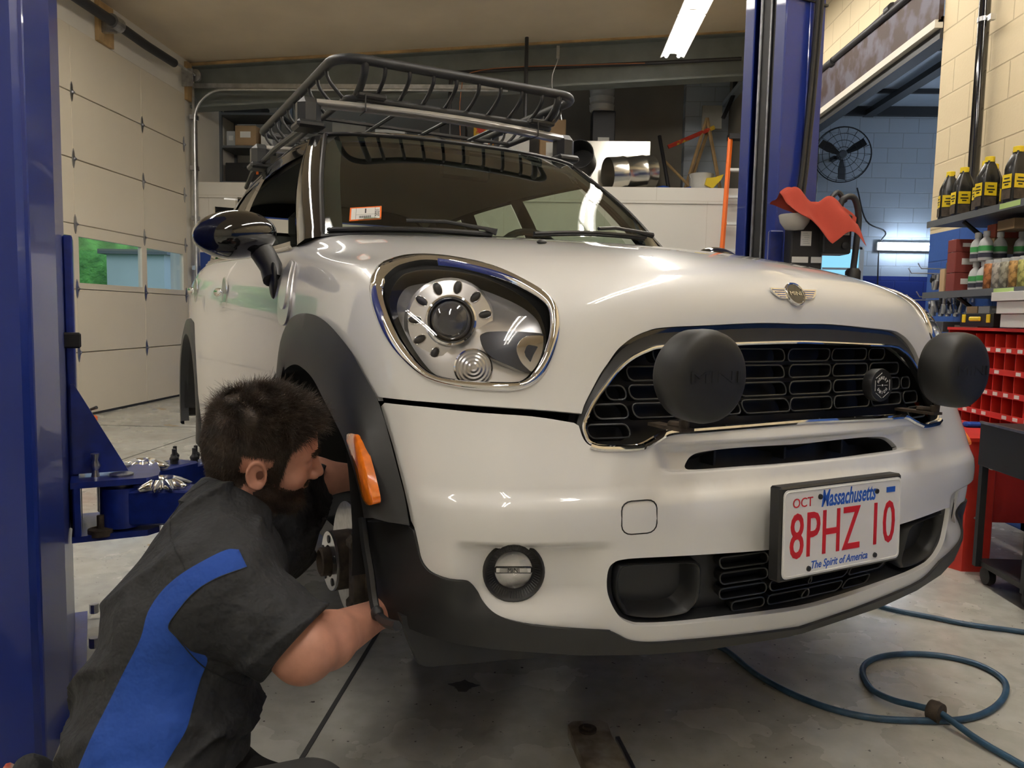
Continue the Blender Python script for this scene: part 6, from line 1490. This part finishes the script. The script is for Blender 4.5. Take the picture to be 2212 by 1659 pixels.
# ------------------------------------------------------------------ the mechanic : implicit body, polygonised
def WD(u,v,d): return np.array([0,0,CAMH])+d*wray(u,v)
def smin(a,b,k): h=np.clip(.5+.5*(b-a)/k,0,1); return b+(a-b)*h-k*h*(1-h)
def smax(a,b,k): return -smin(-a,-b,k)
def cone(p,a,b,r1,r2):
    a=np.array(a);b=np.array(b); ab=b-a; t=np.clip(((p-a)@ab)/(ab@ab),0,1); return np.linalg.norm(p-(a+t[:,None]*ab),axis=1)-(r1+(r2-r1)*t)
def ellp(p,c,r,Rm=None):
    q=p-np.array(c)
    if Rm is not None: q=q@Rm
    q=q/np.array(r); n=np.linalg.norm(q,axis=1); return (n-1)*min(r)*(.5+.5*1) if 0 else n*(n-1)/(np.linalg.norm(q/np.array(r),axis=1)+1e-9)
def polygonise(f,lo,hi,h,blk=12):
    lo=np.array(lo);n=(np.ceil((np.array(hi)-lo)/h/blk)*blk).astype(int)+1
    A=np.full(n,1.,np.float32); nb=(n-1)//blk
    ci=np.stack(np.meshgrid(*[np.arange(k) for k in nb],indexing='ij'),-1).reshape(-1,3)
    cc=lo+(ci+.5)*blk*h; d=f(cc); act=ci[np.abs(d)<blk*h*.95+.012]
    far=ci[(np.abs(d)>=blk*h*.95+.012)&(d<0)]
    for b in far: A[b[0]*blk:(b[0]+1)*blk+1,b[1]*blk:(b[1]+1)*blk+1,b[2]*blk:(b[2]+1)*blk+1]=-1
    g=np.stack(np.meshgrid(*[np.arange(blk+1)]*3,indexing='ij'),-1).reshape(-1,3)
    for s in range(0,len(act),40):
        bs=act[s:s+40]; idx=(bs[:,None]*blk+g[None]).reshape(-1,3); v=f(lo+idx*h); A[idx[:,0],idx[:,1],idx[:,2]]=v
    I=A<0; c=I[:-1,:-1,:-1].astype(np.int8)
    for dx in(0,1):
        for dy in(0,1):
            for dz in(0,1):
                if dx+dy+dz: c=c+I[dx:n[0]-1+dx,dy:n[1]-1+dy,dz:n[2]-1+dz]
    cells=np.argwhere((c>0)&(c<8)); vid=-np.ones(np.array(c.shape),np.int32); vid[tuple(cells.T)]=np.arange(len(cells))
    acc=np.zeros((len(cells),3));cnt=np.zeros(len(cells))
    cor=[(x,y,z) for x in(0,1) for y in(0,1) for z in(0,1)]
    for a in cor:
        for ax in range(3):
            if a[ax]: continue
            b=list(a);b[ax]=1; va=A[cells[:,0]+a[0],cells[:,1]+a[1],cells[:,2]+a[2]];vb=A[cells[:,0]+b[0],cells[:,1]+b[1],cells[:,2]+b[2]]
            k=(va<0)!=(vb<0); t=np.where(k,va/(va-vb+1e-12),0); p=np.tile(np.array(a,float),(len(cells),1)); p[:,ax]=t; acc[k]+=p[k]; cnt[k]+=1
    V=lo+(cells+acc/cnt[:,None])*h; F=[]
    for ax in range(3):
        a,b=(ax+1)%3,(ax+2)%3; sl0=[slice(None)]*3;sl1=[slice(None)]*3; sl0[ax]=slice(0,-1);sl1[ax]=slice(1,None)
        e=np.argwhere(I[tuple(sl0)]!=I[tuple(sl1)]); e=e[(e[:,a]>0)&(e[:,b]>0)&(e[:,a]<n[a]-1)&(e[:,b]<n[b]-1)]
        da=np.zeros(3,int);da[a]=1;db=np.zeros(3,int);db[b]=1
        q=np.stack([vid[tuple((e-da-db).T)],vid[tuple((e-db).T)],vid[tuple(e.T)],vid[tuple((e-da).T)]],1)
        fl=~I[tuple(e.T)]; q[fl]=q[fl][:,::-1]; F.append(q[(q>=0).all(1)])
    F=np.concatenate(F)
    # light smoothing
    E=np.concatenate([F[:,[0,1]],F[:,[1,2]],F[:,[2,3]],F[:,[3,0]]])
    for _ in range(2):
        s=np.zeros_like(V);k=np.zeros(len(V)); np.add.at(s,E[:,0],V[E[:,1]]); np.add.at(k,E[:,0],1); np.add.at(s,E[:,1],V[E[:,0]]); np.add.at(k,E[:,1],1); V=V*.5+.5*s/k[:,None]
    return V,F
def sdfmesh(name,mats,V,F,parent,midx=None,**k):
    me=bpy.data.meshes.new(name); me.vertices.add(len(V)); me.vertices.foreach_set('co',V.astype(np.float32).ravel()); me.loops.add(len(F)*4); me.loops.foreach_set('vertex_index',F.astype(np.int32).ravel())
    me.polygons.add(len(F)); me.polygons.foreach_set('loop_start',np.arange(0,len(F)*4,4,dtype=np.int32)); me.polygons.foreach_set('use_smooth',[True]*len(F))
    for m in(mats if isinstance(mats,list) else [mats]): me.materials.append(MT[m])
    if midx is not None: me.polygons.foreach_set('material_index',midx.astype(np.int32))
    me.update(calc_edges=True); me.validate(); o=bpy.data.objects.new(name,me); COL.objects.link(o); o.parent=parent; tag(o,**k); return o
# head frame: X face forward, Y his left, Z up
HR=rot('z',24)@rot('y',11)@rot('x',17)     # turned away, face down, crown tipped to the camera
HC=WD(572,978,1.48); HS=1.0
def toH(p):
    q=(p-HC)@HR/HS; q=q.copy(); q[:,2]=np.where(q[:,2]<-.03,-.03+(q[:,2]+.03)/.80,q[:,2]); return q
def fromH(q): return np.asarray(q)@HR.T*HS+HC
NB=WD(488,1122,1.455)                        # base of the neck
def head_sdf(p):
    q=toH(p); y=q[:,1]; qa=q.copy(); qa[:,1]=np.abs(y)
    d=ellp(q,(-.010,0,.038),(.100,.076,.086)); d=smin(d,ellp(q,(-.045,0,.005),(.062,.066,.070)),.03)
    d=smin(d,ellp(q,(.030,0,-.022),(.060,.057,.082)),.025)
    d=smin(d,cone(qa,(-.012,.048,-.060),(.058,.014,-.098),.020,.019),.022)
    d=smin(d,ellp(qa,(.052,.038,-.022),(.026,.022,.024)),.022)
    d=smin(d,ellp(q,(.064,0,-.100),(.024,.022,.018)),.018)
    d=smin(d,cone(qa,(.082,.008,.024),(.072,.040,.024),.0095,.008),.014)
    d=smax(d,-(np.linalg.norm(qa-[.098,.031,.002],axis=1)-.018),.012)
    d=smin(d,cone(q,(.086,0,.016),(.107,0,-.024),.0075,.0105),.009); d=smin(d,ellp(qa,(.096,.012,-.030),(.011,.008,.008)),.006)
    d=smin(d,np.linalg.norm(qa-[.074,.031,.003],axis=1)-.0135,.003)
    d=smin(d,cone(qa,(.091,0,-.052),(.082,.020,-.056),.0055,.004),.006); d=smin(d,cone(qa,(.089,0,-.064),(.080,.018,-.062),.006,.004),.006)
    d=smax(d,-(cone(qa,(.100,0,-.0582),(.088,.020,-.059),.0022,.0015)),.003)
    # ears
    e=qa-np.array([-.014,.078,-.006]); ca,sa=math.cos(.25),math.sin(.25); ex=e[:,0]*ca+e[:,2]*sa; ez=-e[:,0]*sa+e[:,2]*ca; ey=e[:,1]-.25*(-ex)
    rr=np.sqrt((ex/.62)**2+ez**2); ring=np.sqrt((rr-.026)**2+(ey-.006)**2)-.0048; lobe=ellp(np.c_[ex,ey,ez],(.002,.002,-.024),(.009,.006,.010)); plate=np.maximum(rr-.024,np.abs(ey-.001)-.003)
    anti=np.sqrt((np.sqrt(((ex+.001)/.6)**2+(ez+.002)**2)-.0165)**2+(ey-.0035)**2)-.0028
    ear=smin(smin(ring,plate,.004),smin(lobe,anti,.004),.004); ear=smax(ear,-(ellp(np.c_[ex,ey,ez],(.006,.004,-.004),(.0065,.007,.010))),.003)
    d=smin(d,ear,.006)
    return d*HS
SR=WD(478,1275,1.30); SLf=WD(600,1165,1.66); CH=WD(440,1290,1.42); LU=WD(340,1530,1.34); PV=WD(330,1720,1.30)
ELR=WD(655,1410,1.30); 
_w=at(818,1326,0,-.845); _h=at(880,1285,0,-.78); WRR=CRm@_w+CT; HNR=CRm@_h+CT
ELL=WD(640,1035,1.80); WRL=WD(770,1030,1.86); HNL=WD(822,1045,1.90)
def arm(p,s,e,w,h,near):
    d=cone(p,s,e,.054,.046); d=smin(d,ellp(p,e,(.040,.040,.040)),.02)
    m=e+(w-e)*.28; d=smin(d,cone(p,e,m,.041,.048),.03); d=smin(d,cone(p,m,w,.047,.029),.02)
    # hand: palm, four fingers, thumb
    x=(h-w)/np.linalg.norm(h-w); up=np.array([0,0,1.]); y=np.cross(up,x); y/=np.linalg.norm(y); z=np.cross(x,y)
    pc=w+x*.055; d=smin(d,cone(p,w+x*.015,w+x*.04,.028,.03),.02); q=np.stack([(p-pc)@x,(p-pc)@z,(p-pc)@y],1); d=smin(d,ellp(q,(0,0,0),(.048,.042,.018)),.015)
    for i,(L,o) in enumerate(((.074,.030),(.082,.010),(.076,-.010),(.060,-.029))):
        a=pc+x*.035+z*o; b=a+x*L*.45+y*.006; c=b+x*L*.18+y*L*.32; e2=c-x*.006+y*L*.22
        for s0,s1,r0,r1 in((a,b,.0095,.009),(b,c,.009,.008),(c,e2,.008,.0072)): d=smin(d,cone(p,s0,s1,r0,r1),.004)
    a=w+x*.03+z*.028; b=a+x*.03+z*.022+y*.012; c=b+x*.026+z*.004+y*.012
    d=smin(d,cone(p,a,b,.013,.011),.008); d=smin(d,cone(p,b,c,.0105,.009),.004)
    return d
def body_sdf(p):
    d=head_sdf(p)
    nt_=fromH([[-.028,0,-.052]])[0]; d=smin(d,cone(p,nt_,NB,.057,.066),.025)
    d=smin(d,ellp(p,CH+[0,0,-.02],(.08,.11,.15)),.05)
    d=smin(d,cone(p,SR*.85+SLf*.15,SR*.25+SLf*.75,.045,.035),.05)
    d=smin(d,arm(p,SR,ELR,WRR,HNR,1),.02); d=smin(d,arm(p,SLf+[0,.02,-.02],ELL,WRL,HNL,0),.02)
    return d
lo=np.minimum.reduce([HC-.18,SR-.12,CH-.2,HNR-.12,ELR-.1])-.01; hi=np.maximum.reduce([HC+.18,SLf+.1,HNR+.14,HNL+.14,ELL+.1])+.02
PER=empty('person',(CH[0]-.12,CH[1]-.05,0),label='person kneeling at the open wheel arch in a black work shirt with blue side panel',cat='person')
PO=np.array([CH[0]-.12,CH[1]-.05,0])
V,F=polygonise(body_sdf,lo,hi,.0032)
body=sdfmesh('body','skin',V-PO,F,PER)
BV,BF=V,F
# ---- shirt
def snoise(p,f,s): 
    return np.sin(p[:,0]*f+s+2.1*np.sin(p[:,1]*f*.7+s*2))*np.sin(p[:,1]*f*1.1+1.7*s+1.7*np.sin(p[:,2]*f*.6+s))*np.sin(p[:,2]*f*.9+s*.6+1.9*np.sin(p[:,0]*f*.8))
BACKpts=[(478,1110),(430,1250),(375,1400),(330,1550),(300,1700)]
SPN=[WD(462,1150,1.45),WD(455,1240,1.44),WD(400,1350,1.40),WD(372,1480,1.37),WD(350,1600,1.34),WD(340,1730,1.31)]
SPR=[(.075,.12,.08),(.115,.175,.1),(.128,.18,.12),(.130,.165,.12),(.138,.17,.12),(.15,.18,.12)]
FWD=np.array([.93,.36,-.05]); FWD/=np.linalg.norm(FWD)     # chest facing
def shirt_sdf(p,wr=True):
    d=None
    ax=SPN[-1]-SPN[0]; ax/=np.linalg.norm(ax); lat=np.cross(ax,FWD); lat/=np.linalg.norm(lat); fw=np.cross(lat,ax); Rm=np.array([fw,lat,ax]).T
    # torso as a swept ellipse
    T=np.array(SPN); best=None
    for (a,b,ra,rb) in zip(T[:-1],T[1:],SPR[:-1],SPR[1:]):
        ab=b-a; t=np.clip(((p-a)@ab)/(ab@ab),0,1); c=a+t[:,None]*ab; r0=ra[0]+(rb[0]-ra[0])*t; r1=ra[1]+(rb[1]-ra[1])*t
        q=p-c; u=q@fw; v=q@lat; w=q@ax; n=np.sqrt((u/r0)**2+(v/r1)**2+(w/.11)**2)+1e-9; dd=(n-1)*np.minimum(r0,r1)
        best=dd if best is None else smin(best,dd,.03)
    d=best
    d=smin(d,cone(p,SR+[-.02,.03,-.01],SLf-[.03,.03,.03],.078,.070),.06)
    d=smin(d,cone(p,NB+[-.01,0,-.05],NB+(SR-NB)*.7,.062,.070),.05)
    # sleeves
    he=SR+(ELR-SR)*.86; ad=(ELR-SR)/np.linalg.norm(ELR-SR)
    sl=cone(p,SR+ad*.0,he+ad*.1,.080,.074); sl=smax(sl,((p-he)@ad),.006); d2=smin(d,sl,.035)
    he2=SLf+(ELL-SLf)*.92; ad2=(ELL-SLf)/np.linalg.norm(ELL-SLf); sl2=cone(p,SLf+[-.01,0,0],he2+ad2*.1,.092,.072); sl2=smax(sl2,((p-he2)@ad2),.006); d2=smin(d2,sl2,.035)
    if wr:
        t=(p-SR)@ad; rg=lambda a:(1-np.abs(np.sin(a)))**2; d2=d2-.017*rg((p@(ax*.7+ad*.5+np.array([.2,.1,.0])))*30+2.2*snoise(p,8,1.))*np.clip(.45+snoise(p,7,2.)*1.6,0,1)
        d2=d2-.005*snoise(p,24,.7)-.004*rg(p@np.array([30,18,-26])+2*snoise(p,10,4.))*np.clip(.3+snoise(p,8,5.),0,1)
        # folds running across the waist
        wz=np.clip((LU[2]+.12-p[:,2])/.15,0,1); d2=d2-.020*wz*rg(p[:,2]*42+p[:,0]*9+1.8*np.sin(p[:,0]*14)+1.5*np.sin(p[:,1]*11))*np.clip(.5+snoise(p,9,3.),0,1)
    # neck opening
    na=(fromH([[-.028,0,-.052]])[0]-NB); na/=np.linalg.norm(na); tt=(p-NB)@na; rad=np.linalg.norm((p-NB)-tt[:,None]*na,axis=1)
    d2=smax(d2,-np.maximum(rad-.066,-tt+.0),.010)
    return d2
lo=np.minimum.reduce([SPN[-1]-.30,SR-.16,SPN[3]-.3]); hi=np.maximum.reduce([SLf+.14,ELR+.1,NB+.12]); lo[2]=max(lo[2],.28)
V,F=polygonise(shirt_sdf,lo,hi,.0042)
BLUE=spline([(490,1187),(443,1209),(391,1240),(350,1276),(319,1323),(303,1380),(267,1452),(231,1525),(195,1597),(160,1680,1),(330,1700,1),(371,1629),(402,1577),(417,1525),(433,1468),(448,1421),(412,1406),(381,1375),(365,1354),(381,1323),(422,1276),(474,1245),(534,1225,1),(516,1187,1)],4)
def topx(P):
    q=P-[0,0,CAMH]; d=q@CF; return np.c_[1106+FPX*(q@CR)/d,829.5-FPX*(q@CU)/d],d
uv,dep=topx(V); ins=inpoly(uv,BLUE)
# only the skin of the shirt that faces the working side
N=np.zeros_like(V); fn=np.cross(V[F[:,1]]-V[F[:,0]],V[F[:,2]]-V[F[:,0]]); 
for k in range(4): np.add.at(N,F[:,k],fn)
facing=(N*(V-[0,0,CAMH])).sum(1)<0
fin=(ins[F].sum(1)>=2)&facing[F].all(1)
# snap border vertices on the seam
vin=np.zeros(len(V),bool);vout=np.zeros(len(V),bool); vin[F[fin].ravel()]=True; vout[F[~fin].ravel()]=True; bd_=np.where(vin&vout&facing)[0]
for i in bd_:
    best=None
    for a,b in zip(BLUE,np.roll(BLUE,-1,0)):
        ab=b-a; t=min(1,max(0,((uv[i]-a)@ab)/(ab@ab+1e-9))); q=a+ab*t; dd=np.linalg.norm(q-uv[i])
        if best is None or dd<best[0]: best=(dd,q)
    if best[0]<9: V[i]=WD(best[1][0],best[1][1],dep[i])
shirt=sdfmesh('work_shirt',['shirt_black','shirt_blue'],V-PO,F,PER,fin.astype(int),label='black short-sleeved work shirt with a blue side panel')
# seams: yoke, armhole and hem drawn on the cloth
tree=BVHTree.FromPolygons(V.tolist(),[tuple(map(int,f)) for f in F])
def oncloth(pts,off=.0008):
    out=[]
    for u,v in pts:
        d=wray(u,v); h=tree.ray_cast(Vector((0,0,CAMH)),Vector(d).normalized())
        if h[0] is not None: out.append(np.array(h[0])+np.array(h[1])*off-PO)
    return out
m=MB()
for L in([(450,1040),(380,1090),(368,1150),(385,1200),(400,1230)],[(534,1225),(474,1247),(422,1278),(381,1325),(365,1354),(381,1375),(440,1440),(520,1480),(560,1490)],[(612,1446),(645,1410),(672,1375),(684,1350)]):
    q=oncloth(spline(L,6,False));
    if len(q)>3: m.tube(q,.0009,4)
m.build('seam','shirt_black',shirt,True)
# collar
na=(fromH([[-.028,0,-.052]])[0]-NB); nl=np.linalg.norm(na); na/=nl; X=FWD-(FWD@na)*na; X/=np.linalg.norm(X); Y=np.cross(na,X)
m=MB(); rows=[]
for k in range(41):
    a=math.radians(22+316*k/40); fr=abs(k-20)/20.; e=math.cos(a)*X+math.sin(a)*Y
    top_=.060-.020*fr**2; low=.005-.045*fr**2
    pr=[(.070,top_-.012),(.074,top_),(.079,top_-.004),(.100+.012*fr,low),(.096+.012*fr,low-.005),(.078,low+.010)]
    rows.append([NB+e*r+na*h+X*(.010*(1-fr)) for r,h in pr])
P=np.array(rows); m.grid((P-PO).tolist(),flip=False); m.build('collar','shirt_black',shirt,True,60)
# ---- trousers and boots
KR=WD(660,1750,1.13); KL=WD(600,1790,1.36); FR=WD(130,1760,1.25)
def pants(p):
    d=ellp(p,SPN[-1]+[-.02,0,-.02],(.17,.17,.15)); d=smin(d,cone(p,SPN[-1]+[.02,-.06,-.06],KR,.105,.070),.06)
    kr2=KR+[-.02,.02,-.10]; d=smin(d,cone(p,KR+[.0,0,-.03],WD(380,1830,1.22)*[1,1,0]+[0,0,.09],.070,.06),.03)
    d=smin(d,cone(p,SPN[-1]+[.0,.08,-.05],KL*[1,1,0]+[0,0,.16],.105,.075),.06); 
    d=smin(d,cone(p,KL*[1,1,0]+[0,0,.13],KL*[1,1,0]+[-.42,-.12,.09],.07,.055),.03)
    d=d-.005*snoise(p,22,1.3)
    return smax(d,p[:,2]-.345-.12*np.clip((-.12-p[:,0])/.3,0,1)*0,.01) if 0 else d
lo=np.array([-1.3,.75,0.]);hi=np.array([.1,1.9,.55]); V,F=polygonise(pants,lo,hi,.007)
V[:,2]=np.maximum(V[:,2],.012)
sdfmesh('trousers','trouser',V-PO,F,PER,label='dark work trousers')
for i,(c,a) in enumerate(((WD(104,1690,1.32),.35),(KL*[1,1,0]+[-.50,-.15,.0],.1))):
    c=np.array(c); c[2]=.15
    m=MB(); V0=MB(); V0.ell((0,0,0),(.055,.05,.13),16,12); m.add(np.array(V0.v)@rot('y',-18).T+c-PO,V0.f); b=m.build('boot','shirt_black',PER,True,180)
    m=MB(); V0=MB(); V0.ell((0,0,0),(.012,.035,.100),16,12); m.add(np.array(V0.v)@rot('y',-18).T+c-PO+[-.042,0,.012],V0.f); m.build('sole','sole_red',b,True,180)
# ---- hair and beard
def strands(name,mt,P,D,L,r,segs=4,curl=.0):
    V=[];F=[];n=len(P); D=D/np.linalg.norm(D,axis=1)[:,None]; 
    side=np.cross(D,RNG.normal(size=(n,3))); side/=np.linalg.norm(side,axis=1)[:,None]; s2=np.cross(D,side)
    bend=RNG.normal(size=(n,3))*curl
    grav=np.array([0,0,-1.])
    VV=np.zeros((n,(segs+1)*3,3))
    for k in range(segs+1):
        t=k/segs; c=P+D*(L*t)[:,None]+bend*(L*t*t)[:,None]+grav*(L*.18*t*t)[:,None]; rr=r*(1-.8*t)
        for j in range(3):
            a=2*math.pi*j/3; VV[:,k*3+j]=c+rr*(math.cos(a)*side+math.sin(a)*s2)
    base=np.arange(n)[:,None]*((segs+1)*3); f=[]
    for k in range(segs):
        for j in range(3):
            l=(j+1)%3; f.append(np.c_[base[:,0]+k*3+j,base[:,0]+k*3+l,base[:,0]+(k+1)*3+l,base[:,0]+(k+1)*3+j])
    return sdfmesh(name,mt,VV.reshape(-1,3)-PO,np.concatenate(f),PER)
fc=BV[BF].mean(1); fn=np.cross(BV[BF[:,2]]-BV[BF[:,0]],BV[BF[:,3]]-BV[BF[:,1]]); ar=np.linalg.norm(fn,axis=1); fn/=ar[:,None]+1e-12
if (fn*(fc-HC)).sum(1)[np.linalg.norm(fc-HC,axis=1)<.12].mean()<0: fn=-fn
q=toH(fc); x,y,z=q.T; ay=np.abs(y)
inhead=(np.linalg.norm(q-[0,0,0],axis=1)<.16)
ear_=(ay>.070)&(x>-.045)&(x<.012)&(z<.026)&(z>-.05)
# hairline: forehead -> temple -> sideburn -> behind the ear -> nape
lim=np.interp(x,[-.11,-.06,-.035,-.005,.012,.030,.036,.055,.075,.10],[-.072,-.066,-.045,.020,-.030,-.030,.036,.066,.080,.092])
scalp=inhead&(z>lim)&~ear_&~((x>.02)&(x<.036)&(z<-.03))
topz=sm((z-.045)/.04)
L=.008+.021*topz+.006*sm((x-.02)/.05)*topz
comb=np.c_[.35+.5*topz,np.tanh(y/.03)*.15,-.9+1.0*topz]; bk=sm((-.03-x)/.05)[:,None]*(1-topz[:,None]*.6); comb=comb*(1-bk)+bk*np.array([-.15,0,-1.])
combw=comb@HR.T
def pick(mask,n,w=None):
    i=np.where(mask)[0]; p=ar[i]; p=p/p.sum(); return RNG.choice(i,n,p=p)
i=pick(scalp,34000); 
D=fn[i]*(.35+.35*topz[i,None])+combw[i]*.75+RNG.normal(size=(len(i),3))*.16
# wavy locks on top
qq=q[i]; wave=np.c_[np.sin(qq[:,1]*150+qq[:,0]*60),np.cos(qq[:,0]*130),np.sin(qq[:,0]*170+qq[:,1]*90)*.7]*.45*topz[i,None]; D=D+wave@HR.T
P=fc[i]+fn[i]*-.001+RNG.normal(size=(len(i),3))*.0010
strands('hair','hair',P,D,L[i]*RNG.uniform(.7,1.15,len(i)),.00055,4,.22)
# scalp cap under the strands
capm=scalp&(fn@HR[:,2]>-2)
def cap(name,mask,off,mt):
    Fm=BF[mask]; u_,inv=np.unique(Fm,return_inverse=True); VN=np.zeros_like(BV); 
    for k in range(4): np.add.at(VN,BF[:,k],fn*ar[:,None])
    VN/=np.linalg.norm(VN,axis=1)[:,None]+1e-12
    o=off(toH(BV[u_])) ; return sdfmesh(name,mt,BV[u_]+VN[u_]*o[:,None]-PO,inv.reshape(-1,4),PER)
cap('hair_base',capm,lambda h:.0010+.004*sm((h[:,2]-.05)/.045),'hair')
lb=np.interp(x,[-.02,.0,.02,.035,.055,.075,.10],[-.026,-.024,-.026,-.034,-.044,-.052,-.060])
beard=inhead&(z<lb)&(x>-.012)&(z>-.128)&(~ear_)&~((x>.078)&(ay<.017)&(z>-.070))&(fn@HR[:,2]>-.97)
must=inhead&(x>.078)&(ay<.026)&(z<-.040)&(z>-.050)
side=inhead&(x>.008)&(x<.032)&(z<.0)&(z>-.05)&(ay>.05)
bm=beard|must|side
i=pick(bm,15000); D=fn[i]*.55+(np.c_[.25,0,-.9]@HR.T)*.8+RNG.normal(size=(len(i),3))*.25
Lb=.007+.007*sm((-.070-z[i])/.03)
strands('beard','beard',fc[i]-fn[i]*.001,D,Lb*RNG.uniform(.6,1.1,len(i)),.00038,3,.3)
dk=inhead&(z<lb-.012)&beard
cap('beard_base',dk,lambda h:.0010+.004*sm((-.08-h[:,2])/.02),'beard')
# eyebrow, eyelashes
brow=inhead&(np.abs(z-.027-.004*np.sin(ay*60))<.0042)&(ay>.012)&(ay<.046)&(x>.055)
i=pick(brow,900); strands('eyebrow','hair',fc[i],np.tile(np.array([.4,-.5,.1])@HR.T,(len(i),1))+fn[i]*.3,np.full(len(i),.007),.0004,3,.2)
